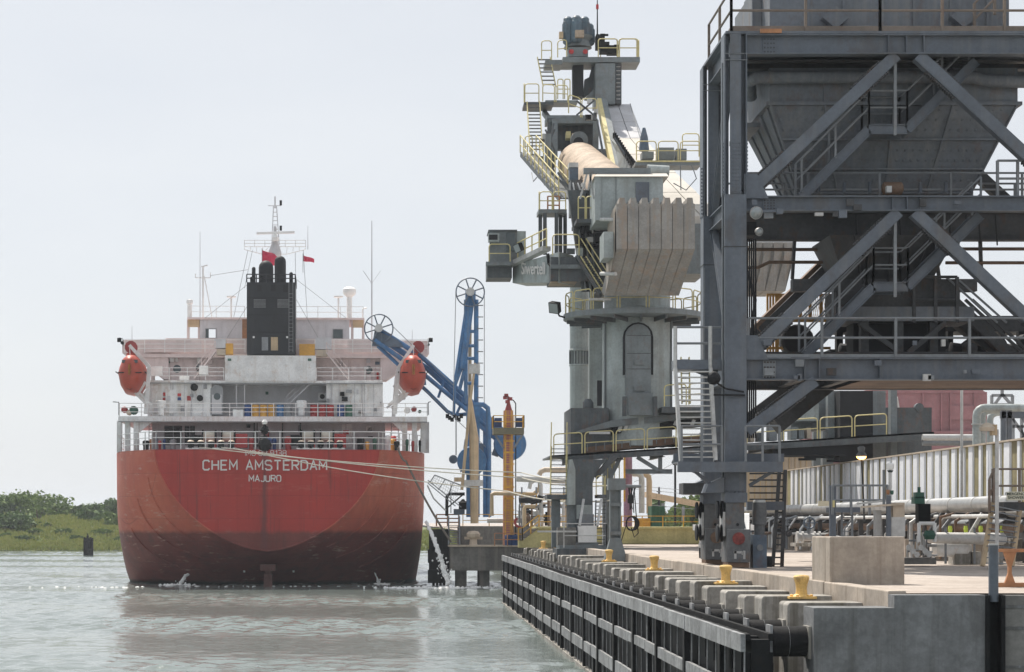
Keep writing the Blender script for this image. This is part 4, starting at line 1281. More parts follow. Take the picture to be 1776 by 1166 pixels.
k = lambda v: S(606, v, 18.5).z - z0.z
MB().lathe(z0, [(.25, 0), (.25, k(516)), (.55, k(511)), (.62, k(507)), (.6, k(502)), (.4, k(498.5)), (.1, k(497.5))], 16).build('radome', M['paint_w'], ship, True)
MB().lathe(S(329, 556, 18.5), [(.22, 0), (.22, 1.5), (.3, 1.55), (.3, 1.9), (.1, 1.95)], 10).build('search_light', M['paint_w'], ship)
MB().tube([S(629, 556, 18.5), S(629, 536, 18.5), S(636, 534, 18.5)], .07, 6).build('search_light', M['paint_w'], ship)
# stays
sy = MB()
for (u0, v0, y0), (u1, v1, y1) in (((354, 553, 18), (429, 494, 11)), ((602, 553, 18), (513, 484, 11)), ((394, 586, 12), (429, 531, 10)), ((553, 588, 12), (514, 520, 10)),
                                   ((430, 434, ym), (405, 552, 19)), ((526, 434, ym), (533, 552, 19)), ((438, 434, ym), (424, 500, 19)), ((512, 438, ym), (513, 490, 19)), ((366, 478, 19.5), (430, 468, ym))):
    sy.tube([S(u0, v0, y0), S(u1, v1, y1)], .022, 4)
sy.build('rigging_stays', M['dgrey'], ship)
# flags
def flag(label, u0, v0, u1, v1, y, drop):
    o = S(u0, v0, y)
    t = sthing('flag', label, 'flag', o)
    g = MB()
    rows = []
    for i in range(9):
        s_ = i / 8
        p, q = S(u0 + (u1 - u0) * s_, v0 + (v1 - v0) * s_, y), None
        w_ = .18 * math.sin(s_ * 7)
        rows.append([p + V((0, w_, -drop * j / 3 * (1 - .35 * s_))) for j in range(4)])
    g.grid(rows)
    go = g.build('cloth', M['flag'], t, True)
    sd = go.modifiers.new('thickness', 'SOLIDIFY')
    sd.thickness = .02
    MB().tube([S(u0 - .5, v0 + 30, y), S(u0 - .5, v0 - 3, y)], .03, 5).build('halyard', M['dgrey'], t)
flag('red flag flying behind the funnel exhaust pipes', 455, 434, 482, 443, 20.5, 1.5)
flag('small dark red flag flying from the yard right of the mast', 526, 443, 545, 449, ym, .55)
# lifeboats in davits
def lifeboat(label, uc, sx):
    yc = 6.0
    o = S(uc, 683, yc)
    t = sthing('lifeboat', label, 'lifeboat', o, 'lifeboats')
    ks = [(-2.7, .2), (-2.4, .62), (-1.6, .88), (0, 1.0), (1.8, 1.0), (2.8, .8), (3.2, .35)]
    sect = [(0, -1.7), (.62, -1.55), (1.02, -.9), (1.2, -.1), (1.2, .1), (1.08, .55), (.78, 1.25), (.35, 1.6), (0, 1.62)]
    rows = []
    c = S(uc, 650, yc)
    for dy, k in ks:
        rr = [V((x * k, 0, z * (.45 + .55 * k) * 1.04)) for x, z in sect]
        rr = rr + [V((-p.x, p.y, p.z)) for p in rr[-2:0:-1]]
        rows.append([c + V((0, dy, 0)) + p for p in rr + rr[:1]])
    h = MB().grid(rows)
    n = len(rows[0]) - 1
    h.f.append(tuple(range(n))); h.f.append(tuple(len(h.v) - n - 1 + i for i in range(n)))
    h.build('hull', M['lifeboat'], t, True)
    f = rows[3]
    MB().tube([p + V((0, (-2.4 if 1 else 0), 0)) for p in ()] or [c + V((-1.0, -2.42, 0)), c + V((0, -2.62, -.02)), c + V((1.0, -2.42, 0))], .05, 5).build('fender_belt', M['blacksteel'], t)
    MB().cbox(c + V((0, -2.55, .25)), (.22, .3, .9)).build('release_hook', M['dyellow'], t)
    for sx_ in (-1, 1):
        MB().tube([c + V((sx_ * 1.24, -1.9, .1)), c + V((sx_ * 1.26, 2.2, .1))], .05, 5).build('rubbing_strip', M['blacksteel'], t)
        MB().cbox(c + V((sx_ * .5, -2.42, .95)), (.34, .1, .26)).build('window', M['glass'], t)
    MB().cbox(c + V((0, -.2, 1.6)), (.9, 1.2, .4)).build('conning_hatch', M['lifeboat'], t)
    MB().lathe(c + V((0, -2.3, -1.1)), [(.35, 0), (.35, .06)], 12, (0, -1, 0)).build('propeller', M['soot'], t)
    # davit belongs to the ship
    w1 = 1 if sx > 0 else -1
    base = S(690 if sx > 0 else 246, 720, 7)
    top = S(716 if sx > 0 else 228, 602, 7)
    arm = S(690 if sx > 0 else 262, 640, 7)
    for yy in (5.2, 9.5):
        dv = MB()
        q = lambda p: V((p.x, yy, p.z))
        dv.bar(q(arm), q(top), .28, .22, (0, 1, 0))
        dv.bar(q(S(684 if sx > 0 else 256, 720, 7)), q(arm), .32, .3, (0, 1, 0))
        dv.bar(q(S(684 if sx > 0 else 256, 665, 7)), q(S(704 if sx > 0 else 240, 690, 7)), .22, .22, (0, 1, 0))
        dv.tube([q(top), q(S(uc, 632, 7))], .04, 5)
        for o2 in (-4, 4): dv.bar(q(S((676 if sx > 0 else 262) + o2, 705, 7)), q(S(uc + o2 + (8 if sx < 0 else -8), 680, 7)), .18, .18, (0, 1, 0))
        dv.build('davit', M['white'], ship)
    wn_ = MB().lathe(S(uc + (10 if sx > 0 else -2), 603, 6.9), [(.55, 0), (.55, .5)], 12, (0, -1, 0)).build('davit_winch', M['red_d'], ship, True)
lifeboat('orange enclosed lifeboat hanging in davits on the left side of the ship', 230, -1)
lifeboat('orange enclosed lifeboat hanging in davits on the right side of the ship', 715, 1)
# small fittings on the boat deck wings
for u, v, w_, h_, m_ in ((216, 711, 12, 16, 'red_d'), (232, 712, 16, 12, 'green'), (224, 716, 10, 9, 'beige'), (718, 710, 10, 18, 'red_d'), (706, 712, 12, 16, 'white'), (728, 714, 6, 14, 'green'),
                        (212, 595, 6, 10, 'blacksteel'), (743, 598, 5, 8, 'blacksteel')):
    yy = 6 if v > 650 else 11
    p = S(u, v, yy)
    k = SY / F
    MB().lathe(V((p.x, yy - .3, p.z)), [(w_ * k * .4, 0), (w_ * k / 2, .1), (w_ * k / 2, .6), (w_ * k * .35, .7)], 10, (0, 1, 0)).build('deck_fitting', M[m_], ship, True)
for u, x2 in ((212, 207), (741, 747)):
    MB().tube([S(u + (-6 if u < 400 else 2), 720, 5.5), S(u + (-6 if u < 400 else 2), 698, 5.5), S(x2 - (11 if u < 400 else 0), 697, 5.5)], .05, 5).build('lamp_post', M['dgrey'], ship)
    MB().tube([S(u + 3, 600, 11), S(u + 1, 588, 11), S(x2, 586, 11)], .04, 5).build('lamp_post', M['dgrey'], ship)
    MB().cbox(S(x2, 590, 11), (.35, .35, .35)).build('deck_lamp', M['blacksteel'], ship)
    whip(u + (17 if u < 400 else -26), 590, 565 if u < 400 else 572, 11, .02)
# mooring winches on the poop
def winch(uc, n, side):
    y = 4.2
    for i in range(n):
        u = uc + i * 33
        a, b = S(u - 11, 758, y), S(u + 11, 758, y)
        w_ = MB().lathe(a, [(.3, 0), (.3, .05), (.42, .06), (.42, b.x - a.x - .06), (.3, b.x - a.x - .05), (.3, b.x - a.x)], 16, (1, 0, 0)).build('winch_drum', M['rope'], ship, True)
        for p in (a, b):
            MB().lathe(p + V((-.06, 0, 0)), [(.62, 0), (.62, .12)], 18, (1, 0, 0)).build('flange', M['blacksteel'], w_, True)
            MB().bar(V((p.x, y, DK)), V((p.x, y, p.z)), .16, .5, (0, 1, 0)).build('stand', M['dred'], w_)
    a = S(uc - 22, 760, y)
    MB().cbox((a.x, y, a.z - .2), (.8, .8, .9)).build('winch_motor', M['blacksteel'], ship)
    a = S(uc + (n - .3) * 33, 765, y)
    MB().cbox((a.x, y, a.z), (1.0, .9, 1.2)).build('winch_gearbox', M['dred'], ship)
winch(363, 2, -1); winch(534, 2, 1)
# roller fairleads at the stern edge: each row a white frame with black rollers
for u0, u1, n in ((322, 410, 5), (514, 598, 5)):
    a, b = S(u0, 777, .4), S(u1, 777, .4)
    fr = MB()
    fr.bar((a.x, .4, DK + .1), (b.x, .4, DK + .1), .5, .12)
    fr.bar((a.x, .4, DK + .5), (b.x, .4, DK + .5), .4, .06)
    fo_ = fr.build('fairlead_frame', M['paint_w'], ship)
    for i in range(n):
        x = a.x + (b.x - a.x) * (i + .5) / n
        MB().lathe((x, .4, DK + .12), [(.3, 0), (.26, .1), (.26, .32), (.32, .4), (.3, .48), (.15, .56)], 12).build('roller', M['blacksteel' if i % 2 == 0 else 'blacksteel'], fo_, True)
        MB().lathe((x, .4, DK + .68), [(.3, 0), (.2, .1), (.05, .13)], 12).build('roller_cap', M['beige'], fo_, True)
# bitts, fire hoses and other clutter on the poop
for u, v0, w_, m_, y in ((253, 770, 12, 'blacksteel', 3), (262, 765, 6, 'orange', 3), (239, 764, 6, 'galv', 4), (277, 767, 6, 'dred', 4), (285, 764, 5, 'dblue', 5), (271, 756, 4, 'dblue', 6),
                      (300, 768, 12, 'dgrey', 5), (457, 762, 14, 'blacksteel', .8), (466, 765, 12, 'dblue', 3), (436, 764, 10, 'dred', 4), (500, 764, 14, 'dred', 4), (476, 764, 8, 'dblue', 4),
                      (625, 766, 14, 'blacksteel', 4), (637, 770, 8, 'dyellow', 4), (650, 764, 8, 'green', 4), (682, 762, 12, 'red', 3), (688, 770, 10, 'blacksteel', 1.5), (672, 760, 10, 'paint_w', 5),
                      (681, 766, 9, 'dyellow', 2), (706, 765, 6, 'green', 3), (716, 768, 6, 'dred', 4), (728, 766, 5, 'blacksteel', 5)):
    p = S(u, v0, y)
    k = SY / F
    r = w_ * k / 2
    h = p.z - DK + r
    MB().lathe((p.x, y, DK), [(r * .8, 0), (r * .8, h * .5), (r, h * .55), (r, h * .9), (r * .6, h)], 10).build('deck_fitting', M[m_], ship, True)
# stern light post with anchor ball, pipes on the house wall
MB().tube([S(459, 776, .3), S(459, 728, .3)], .08, 6).build('stern_light_post', M['blacksteel'], ship)
for v, r in ((746, .4), (772, .62)): MB().lathe(S(459, v, .2), [(.05, -r), (r * .7, -r * .7), (r, 0), (r * .7, r * .7), (.05, r)], 12).build('stern_light', M['blacksteel'], ship, True)
MB().lathe(S(459, 732, .2), [(.2, -.2), (.25, 0), (.1, .2)], 10).build('stern_light', M['paint_w'], ship, True)
pp = MB()
yq = 7.2
pp.tube([S(441, 776, yq), S(441, 727, yq), S(616, 727, yq), S(616, 732, yq), S(606, 737, yq)], .07, 6)
pp.tube([S(446, 776, yq), S(446, 731, yq), S(614, 730, yq)], .05, 6)
for u in (490, 521): pp.tube([S(u, 776, yq), S(u, 731, yq)], .05, 6)
pp.build('wall_piping', M['blacksteel'], ship)

# ------------------------------------------------------------------ mooring ropes (each its own thing)
def rope(name, label, cat, pts, r, m, sag=0.):
    t0 = V(pts[0])
    P_ = []
    for a, b in zip(pts, pts[1:]):
        a, b = V(a), V(b)
        for i in range(14):
            t = i / 14
            P_.append(a.lerp(b, t) - V((0, 0, sag * 4 * t * (1 - t))))
    P_.append(V(pts[-1]))
    o = MB().tube(P_, r, 6).build(name, M[m], None, True, loc=t0)
    return tag(o, label, cat, 'mooring ropes of the ship')
sw = lambda u, v, y: SM @ S(u, v, y)
rope('mooring_rope', 'upper pale mooring rope from the left roller row across the stern to the quay', 'rope', [sw(346, 776, .1), P(905, 820, 150), P(1060, 836, 120)], .045, 'rope', .25)
rope('mooring_rope', 'middle pale mooring rope running across the ship name', 'rope', [sw(384, 776, .1), P(905, 829, 150), P(1062, 842, 112)], .045, 'rope', .25)
rope('mooring_rope', 'lowest pale mooring rope running across the stern', 'rope', [sw(408, 778, .1), P(880, 852, 150), P(1060, 868, 116)], .045, 'rope', .35)
rope('mooring_rope', 'dark doubled mooring rope hanging from the right quarter to the jetty', 'rope', [sw(690, 776, .3), sw(704, 800, -.3), P(782, 940, 166)], .09, 'rope_d', .3)
# cooling water outlets
def jet(label, pts, r0, r1, seed, splash):
    rng = random.Random(seed)
    t = thing('water_jet', label, 'water jet', pts[-1], 'cooling water outlets')
    m = MB()
    n = 26
    for k in range(4):
        path, rad = [], []
        for i in range(n + 1):
            s_ = i / n
            a = V(pts[0]).lerp(V(pts[1]), min(1, s_ * 2)) if s_ < .5 else V(pts[1]).lerp(V(pts[2]), s_ * 2 - 1)
            j = (r0 + (r1 - r0) * s_)
            path.append(a + V((rng.uniform(-1, 1), rng.uniform(-1, 1), rng.uniform(-.6, .6))) * j * .55)
            rad.append(j * rng.uniform(.3, .75))
        m.tube(path, rad, 7)
    for i in range(int(60 * splash)):
        s_ = rng.uniform(.3, 1)
        a = V(pts[1]).lerp(V(pts[2]), s_) + V((rng.gauss(0, 1), rng.gauss(0, 1), rng.gauss(0, .6))) * r1 * .8
        q = rng.uniform(.03, .09)
        m.lathe(a, [(q * .3, -q), (q, 0), (q * .3, q)], 5)
    m.build('stream', M['foam'], t, True)
    f = MB()
    c = V(pts[-1])
    for i in range(int(70 * splash)):
        q = rng.uniform(.06, .28)
        x, y = rng.gauss(0, 1.6 * splash), rng.gauss(0, .7)
        f.lathe((c.x + x, c.y + y - .2, .0), [(q, 0), (q * .8, .05), (q * .2, .1 + .08 * rng.random())], 6)
    f.build('foam', M['foam'], t, True)
jet('thick white water jet pouring from the right side of the hull behind the jetty', [P(739, 905, 171), P(757, 945, 167.2), P(778, 1013, 165.2)], .14, .3, 5, 1.6)
jet('white water stream falling from the left of the hull bottom', [sw(331, 993, 6.2), sw(322, 999, 5.2), sw(309, 1018, 4.4)], .12, .2, 6, .5)
jet('small white water stream falling from the right of the hull bottom', [sw(650, 994, 6.2), sw(654, 1002, 5.6), sw(657, 1015, 5.2)], .06, .1, 7, .35)
fs = MB()
rng = random.Random(9)
for i in range(60):
    u = rng.choice((rng.gauss(190, 25), rng.gauss(90, 40))) if i % 3 == 0 else rng.uniform(220, 740)
    Y = 166.5 + rng.gauss(0, .8) + (0 if u < 225 else 2.5)
    q = rng.uniform(.05, .2)
    fs.lathe((PX(u, Y), Y, .02), [(q, 0), (q * .7, .02), (q * .2, .04)], 6)
tag(fs.build('foam_line', M['foam'], smooth=True), 'thin broken line of foam on the water beside the ship', 'foam', kind='stuff')
# small fittings along the ship's decks: lamps, life rings, vents, hose boxes, pipes
rs = random.Random(31)
for i in range(16):
    u = rs.uniform(262, 655)
    if 425 < u < 515: continue
    p = S(u, 0, 11.9)
    MB().cbox((p.x, 11.85, S(0, rs.uniform(616, 655), 11.9).z), (rs.uniform(.15, .45), .25, rs.uniform(.15, .6))).build('wall_fitting', M[rs.choice(('white', 'dgrey', 'whitep', 'blacksteel', 'dgrey'))], ship)
for i in range(16):
    u = rs.choice((rs.uniform(258, 362), rs.uniform(568, 662)))
    p = S(u, 0, 7.9)
    MB().cbox((p.x, 7.88, S(0, rs.uniform(668, 715), 7.9).z), (rs.uniform(.12, .4), .22, rs.uniform(.12, .5))).build('wall_fitting', M[rs.choice(('white', 'dgrey', 'whiteg', 'blacksteel'))], ship)
for i in range(14):
    u = rs.uniform(345, 660)
    p = S(u, 0, 7.4)
    MB().cbox((p.x, 7.38, S(0, rs.uniform(735, 768), 7.4).z), (rs.uniform(.12, .45), .22, rs.uniform(.12, .6))).build('wall_fitting', M[rs.choice(('white', 'dgrey', 'whiteg', 'blacksteel', 'dred'))], ship)
for u in (300, 332, 410, 424, 575, 628):
    p = S(u, 0, 7.9)
    MB().tube([(p.x, 7.93, D1), (p.x, 7.93, D2 - .25)], .05, 6).build('vent_pipe', M['whiteg'], ship)
for u in (268, 318, 345, 606, 634, 650):
    p = S(u, 0, 11.9)
    MB().tube([(p.x, 11.93, D2), (p.x, 11.93, D3 - .3)], .05, 6).build('vent_pipe', M['whitep'], ship)
# dark strips standing in for shadow under the deck edges, then window frames
for (u0, u1, v, y) in ((205, 741, 731.5, 4.48), (256, 664, 664.5, 7.68)):
    a, b = S(u0, v, y), S(u1, v, y)
    MB().box((a.x, y - .02, a.z - .04), (b.x, y, a.z + .04)).build('deck_edge_shade_strip', M['dgrey'], ship)
for u0, u1, v0, v1 in ((357, 374, 571, 586), (578, 594, 572, 587)):
    a, b = S(u0, v1, 17.95), S(u1, v0, 17.95)
    fr = MB()
    for q in ((a.x, b.x, a.z - .06, a.z), (a.x, b.x, b.z, b.z + .06), (a.x - .06, a.x, a.z - .06, b.z + .06), (b.x, b.x + .06, a.z - .06, b.z + .06)):
        fr.box((q[0], 17.93, q[2]), (q[1], 17.99, q[3]))
    fr.build('window_frame', M['dgrey'], who)
# funnel: plate seams, ladder
fl_ = MB()
for i in range(16): fl_.bar((fb.x - .55, 8.93, fa.z + .4 + i * .33), (fb.x - .2, 8.93, fa.z + .4 + i * .33), .03)
for k in (.55, .2): fl_.bar((fb.x - k, 8.93, fa.z + .2), (fb.x - k, 8.93, fb.z), .04, .04, (0, 1, 0))
fl_.build('ladder', M['dgrey'], fo)
for v in (515, 545, 575): MB().box((fa.x, 8.975, S(0, v + .6, 9).z), (fb.x, 9.0, S(0, v - .6, 9).z)).build('plate_seam', M['soot'], fo)
# ------------------------------------------------------------------ oil jetty behind the quay
JY = 166.5
jt = thing('jetty_platform', 'dark concrete jetty platform on piles right of the ship', 'jetty', (PX(850, JY), JY, 0))
zt, zb = PZ(946, JY), PZ(990, JY)
MB().box((PX(781, JY), JY, zb), (PX(975, JY), JY + 7, zt - .12)).build('deck_block', M['jetty'], jt)
MB().box((PX(778, JY), JY - .15, zt - .12), (PX(975, JY), JY + 7, zt)).build('deck_top', M['beige'], jt)
for u in (801, 841, 884, 926):
    for dy in (1.2, 5):
        MB().cbox((PX(u, JY), JY + dy, .3), (.85, .85, 4.6)).build('pile', M['jetty'], jt)
JY2 = 170.5
zu = PZ(913, JY2)
MB().box((PX(800, JY2), JY2, zt - .5), (PX(985, JY2), JY2 + 12, zu)).build('upper_block', M['jetty'], jt)
MB().box((PX(756, JY2 + 2), JY2 + 2, PZ(915, JY2)), (PX(799, JY2), JY2 + 10, zu - .05)).build('upper_block', M['tan'], jt)
MB().rail([(PX(803, JY2), JY2 + .2, zu), (PX(985, JY2), JY2 + .2, zu)], 1.0, 2.2, .035, 1).build('railing', M['yellow_d'], jt)
MB().rail([(PX(757, JY2 + 2), JY2 + 2.2, zu), (PX(797, JY2), JY2 + 2.2, zu)], 1.0, .9, .06, 2).build('railing', M['orange'], jt)
st = MB()
for u in (778, 797): st.bar(P(u, 945, JY2 - 1.4), P(u, 896, JY2), .12, .12, (0, 1, 0))
for i in range(8): st.bar(P(778, 941 - i * 4.2, JY2 - 1.3 + i * .12), P(797, 941 - i * 4.2, JY2 - 1.3 + i * .12), .3, .05)
st.build('stair', M['rail_grey'], jt)
# dark timber fender frame between ship and jetty
ff = MB()
for i in range(5): ff.bar(P(752 + i * 6, 1016, JY + 3), P(752 + i * 6, 920, JY + 3), .22, .22, (0, 1, 0))
for v in (965, 1000): ff.bar(P(742, v, JY + 2.6), P(779, v, JY + 2.6), .5, 1.1)
ff.box(P(744, 1010, JY + 4), P(780, 918, JY + 4.4))
ff.build('timber_fender', M['blacksteel'], jt)
tb = thing('jetty_bollard', 'tan double headed bollard standing on the jetty edge', 'bollard', P(821, 946, JY + .8))
b_ = P(821, 946, JY + .8)
MB().lathe(b_, [(.4, 0), (.32, .1), (.3, .5), (.55, .7), (.58, .95), (.4, 1.15), (.1, 1.2)], 16).build('head', M['beige'], tb, True)
MB().bar(b_ + V((-.75, 0, .6)), b_ + V((.75, 0, .6)), .22).build('cross_pin', M['beige'], tb)

# ------------------------------------------------------------------ marine loading arms
def wheel(mb, c, r, n=8, rr=.055):
    c = V(c)
    pts = [c + V((r * math.cos(t * math.pi / 16), 0, r * math.sin(t * math.pi / 16))) for t in range(33)]
    mb.tube(pts, rr, 6, False)
    for k in range(n):
        t = (k + .4) * 2 * math.pi / n
        mb.tube([c, c + V((r * math.cos(t), 0, r * math.sin(t)))], rr * 1.1, 5)
AY = 172.0
la = thing('loading_arm', 'blue marine loading arm folded upright with a spoked wheel on top', 'loading arm', P(820, 900, AY), 'blue loading arms')
MB().box(P(809, 897, AY - .35), P(832, 705, AY + .35)).build('riser', M['blue'], la)
mb = MB()
for (a, b, r) in (((808, 700), (808, 520), .17), ((826, 790), (826, 520), .2), ((812, 516), (790, 660), .16), ((818, 512), (802, 640), .3), ((803, 630), (789, 668), .16), ((806, 640), (797, 676), .16), ((789, 664), (787, 720), .12)):
    mb.tube([P(*a, AY), P(*b, AY)], r, 10)
for v in (575, 622, 665, 600): mb.tube([P(808, v, AY), P(826, v, AY)], .14, 8)
mb.tube([P(816, 525, AY + .1), P(816, 505, AY)], .45, 12)
mb.build('inboard_arm', M['blue'], la, True)
MB().tube([P(815, 700, AY + .6), P(815, 520, AY + .6)], .15, 8).build('product_pipe', M['tan'], la, True)
mb = MB(); wheel(mb, P(815.5, 507, AY - .5), 24.5 * AY / F); mb.build('sheave_wheel', M['blue_d'], la)
MB().lathe(P(815.5, 507, AY - .7), [(.3, 0), (.36, .2), (.36, .5)], 14, (0, -1, 0)).build('wheel_hub', M['silver'], la, True)
MB().lathe(P(818, 800, AY - .3), [(1.2, 0), (1.25, .1), (1.25, .5), (1.2, .6)], 28, (0, -1, 0)).build('counterweight', M['blue'], la, True)
cb_ = MB()
for u in (790.5, 840): cb_.tube([P(u, 507, AY - .5), P(u if u > 800 else 786, 700 if u > 800 else 720, AY - .5)], .03, 4)
cb_.build('cable', M['dgrey'], la)
mb = MB()
mb.tube([P(822, 702, AY - .2), P(838, 702, AY - .2), P(846, 708, AY - .2), P(847, 720, AY - .2), P(847, 892, AY - .2)], .22, 10)
mb.build('product_pipe', M['blue'], la, True)
for i in range(9): MB().cbox(P(833, 530 + i * 20, AY - .2), (.5, .1, .08)).build('step', M['dgrey'], la)
BY = 176.0
lb_ = thing('loading_arm', 'blue marine loading arm leaning left over the ship with long parallel pipes', 'loading arm', P(848, 900, BY), 'blue loading arms')
mb = MB()
mb.tube([P(658, 572, BY), P(730, 618, BY), P(846, 722, BY)], .22, 10)
mb.tube([P(650, 590, BY - .4), P(742, 655, BY - .4), P(842, 738, BY - .4)], .2, 10)
mb.tube([P(655, 583, BY + .4), P(742, 640, BY + .4), P(840, 730, BY + .4)], .26, 10)
mb.tube([P(655, 600, BY), P(742, 680, BY), P(776, 714, BY), P(790, 720, BY), P(815, 718, BY)], .17, 10)
for (a, b) in (((770, 660), (760, 690)), ((805, 690), (792, 718)), ((735, 650), (737, 668))): mb.tube([P(*a, BY), P(*b, BY)], .12, 8)
mb.build('outboard_arm', M['blue'], lb_, True)
MB().prism([P(825, 700, BY - .5), P(905, 770, BY - .5), P(893, 792, BY - .5), P(815, 728, BY - .5)], (0, 1.0, 0)).build('main_beam', M['blue'], lb_)
mb = MB(); wheel(mb, P(657, 570, BY - .5), 24.5 * BY / F); mb.build('sheave_wheel', M['blue_d'], lb_)
MB().lathe(P(657, 570, BY - .7), [(.3, 0), (.36, .2), (.36, .5)], 14, (0, -1, 0)).build('wheel_hub', M['silver'], lb_, True)
MB().prism([P(650, 572, BY - .3), P(690, 590, BY - .3), P(700, 602, BY - .3), P(645, 600, BY - .3)], (0, .6, 0)).build('head_frame', M['blue_d'], lb_)
MB().lathe(P(884, 771, BY - .6), [(1.35, 0), (1.42, .1), (1.42, .6), (1.35, .7)], 30, (0, -1, 0)).build('counterweight', M['blue'], lb_, True)
MB().tube([P(862, 780, BY - .8), P(858, 791, BY - .8)], .3, 8).build('swivel', M['blue_d'], lb_, True)
MB().box(P(838, 897, BY - .3), P(852, 722, BY + .3)).build('riser', M['blue'], lb_)
MB().prism([P(798, 820, BY - 1), P(840, 790, BY - 1), P(838, 770, BY - 1), P(806, 762, BY - 1)], (0, .6, 0)).build('pivot_frame', M['blue_d'], lb_)
cb_ = MB()
cb_.tube([P(680, 565, BY - .5), P(790, 672, BY - .5)], .03, 4).tube([P(735, 675, BY - .5), P(860, 792, BY - .5)], .03, 4)
cb_.tube([P(791, 722, BY - .5), P(791, 790, BY - .5)], .05, 4)
cb_.build('cable', M['dgrey'], lb_)
MB().lathe(P(786, 797, BY - 1), [(.1, 0), (.38, .05), (.38, .3), (.1, .35)], 12, (0, -1, 0)).build('hand_winch', M['blue_d'], lb_, True)
cl = MB()
for i in range(7): cl.cbox(P(776 + i * 4, 722 + (i % 3) * 3, BY), (.3, .4, .35))
cl.build('coupling', M['blacksteel'], lb_)
# tan gantry mast in front of the arms
tm = thing('derrick_mast', 'tan tapering derrick mast standing in front of the blue loading arm', 'mast', P(822, 905, AY - 2))
MB().tube([P(823, 908, AY - 2), P(822, 760, AY - 2), P(815, 690, AY - 2)], [.34, .4, .16], 8).build('post', M['tan'], tm, True)
MB().bar(P(816, 690, AY - 2.2), P(801, 850, AY - 2.4), .25, .25, (0, 1, 0)).build('leg', M['tan'], tm)
MB().bar(P(816, 695, AY - 2.2), P(824, 630, AY - 2), .2, .2, (0, 1, 0)).build('jib', M['tan'], tm)
MB().cbox(P(823, 640, AY - 2), (.9, .5, .8)).build('mast_head', M['galv'], tm)
MB().cbox(P(820, 838, AY - 2.2), (1.7, .5, .5)).build('cross_head', M['galv'], tm)
MB().cbox(P(795, 832, AY - 2.3), (.7, .5, .35)).build('winch', M['tan'], tm)
# net boom between ship and jetty
nt_ = thing('net_boom', 'light lattice boom with hanging net between hull and jetty', 'boom', P(780, 900, 169))
mb = MB()
for a, b in (((742, 833), (800, 880)), ((742, 838), (790, 878)), ((754, 824), (800, 842)), ((754, 824), (745, 838)), ((772, 832), (760, 850)), ((786, 838), (776, 860)), ((782, 838), (782, 890))):
    mb.tube([P(*a, 169), P(*b, 169)], .045, 5)
mb.build('lattice', M['rail_grey'], nt_)
MB().tube([P(741, 842, 169), P(752, 865, 169), P(773, 886, 169)], .07, 5).build('hose', M['galv'], nt_)
mb = MB()
for i in range(12):
    mb.tube([P(756 + i * 3.6, 826 + i * 1.4, 169.1), P(748 + i * 3.7, 838 + i * 3, 169.1)], .012, 3)
for i in range(5): mb.tube([P(754 - i * 2, 826 + i * 3, 169.1), P(800 - i, 843 + i * 7, 169.1)], .012, 3)
mb.build('net', M['rail_grey'], nt_)
# pipe bracket frame on the jetty left of the mast
pf_ = thing('pipe_hoop', 'dark bent pipe hoop on the jetty left of the loading arm', 'pipe', P(776, 895, JY2 + 1))
MB().tube([P(775, 895, JY2 + 1), P(775, 862, JY2 + 1), P(779, 857, JY2 + 1), P(806, 857, JY2 + 1)], .14, 8).build('hoop', M['blacksteel'], pf_, True)
MB().bar(P(777, 880, JY2 + 1), P(803, 858, JY2 + 1), .12).build('brace', M['blacksteel'], pf_)
tl = thing('tool_cabinet', 'dark blue equipment cabinet beside the bent pipe frame', 'cabinet', P(790, 894, JY2 + 1.5))
MB().box(P(787, 893, JY2 + 1.4), P(806, 883, JY2 + 2)).build('case', M['blue_d'], tl)
MB().box(P(796, 884, JY2 + 1.4), P(812, 872, JY2 + 2)).build('upper_case', M['blacksteel'], tl)
MB().lathe(P(803, 872, JY2 + 1.6), [(.5, 0), (.2, .15), (.1, .3)], 10).build('cowl', M['blacksteel'], tl)

# ------------------------------------------------------------------ orange gangway tower
TY = 161.0
gt = thing('gangway_tower', 'orange and purple faded tower with yellow ladder and platform', 'tower', P(881, 946, TY))
MB().prism([P(873, 946, TY), P(891, 946, TY), P(890, 712, TY), P(874, 712, TY)], (0, .9, 0)).build('column', mat('faded_orange_purple', (.5, .27, .1), .6, var=.2, sc=.5, streak=.9, scol=(.33, .12, .2), sxy=3.2), gt)
MB().lathe(P(882, 716, TY + .4), [(.35, 0), (.12, .8), (.08, 1.3)], 8).build('cone_top', M['red_d'], gt)
mb = MB()
for u, v in ((878, 686), (876, 690), (885, 692), (880, 697)): mb.cbox(P(u, v, TY + .3), (.32, .3, .26))
mb.tube([P(881, 702, TY + .4), P(881, 686, TY + .4)], .05, 5)
mb.build('lamp_cluster', M['red_d'], gt)
MB().box(P(856, 753, TY - .8), P(909, 742, TY + 1.6)).build('platform', mat('dark_olive', (.16, .15, .1), .7, streak=.3), gt)
a, b = P(856, 742, TY - .8), P(909, 742, TY - .8)
MB().rail([a + V((0, 2.4, 0)), a, b, b + V((0, 2.4, 0))], .96, .8, .035, 1).build('platform_railing', M['yellow_d'], gt)
for u in (857.5, 894): MB().box(P(u, 741, TY + 1.0), P(u + 13, 725, TY + 1.2)).build('solar_panel', M['dblue'], gt)
for u0, u1 in ((858, 874), (907, 891)): MB().bar(P(u0, 753, TY), P(u1, 778, TY), .15).build('bracket', M['rail_grey'], gt)
ld = MB()
for u in (876.5, 887): ld.bar(P(u, 946, TY - .35), P(u, 712, TY - .35), .07, .07, (0, 1, 0))
for i in range(54): ld.bar(P(876.5, 943 - i * 4.2, TY - .35), P(887, 943 - i * 4.2, TY - .35), .035)
for i in range(8):
    v = 765 + i * 20
    ld.bar(P(873, v, TY - .4), P(892, v, TY - .4), .06, .1)
ld.build('ladder', M['yellow_d'], gt)
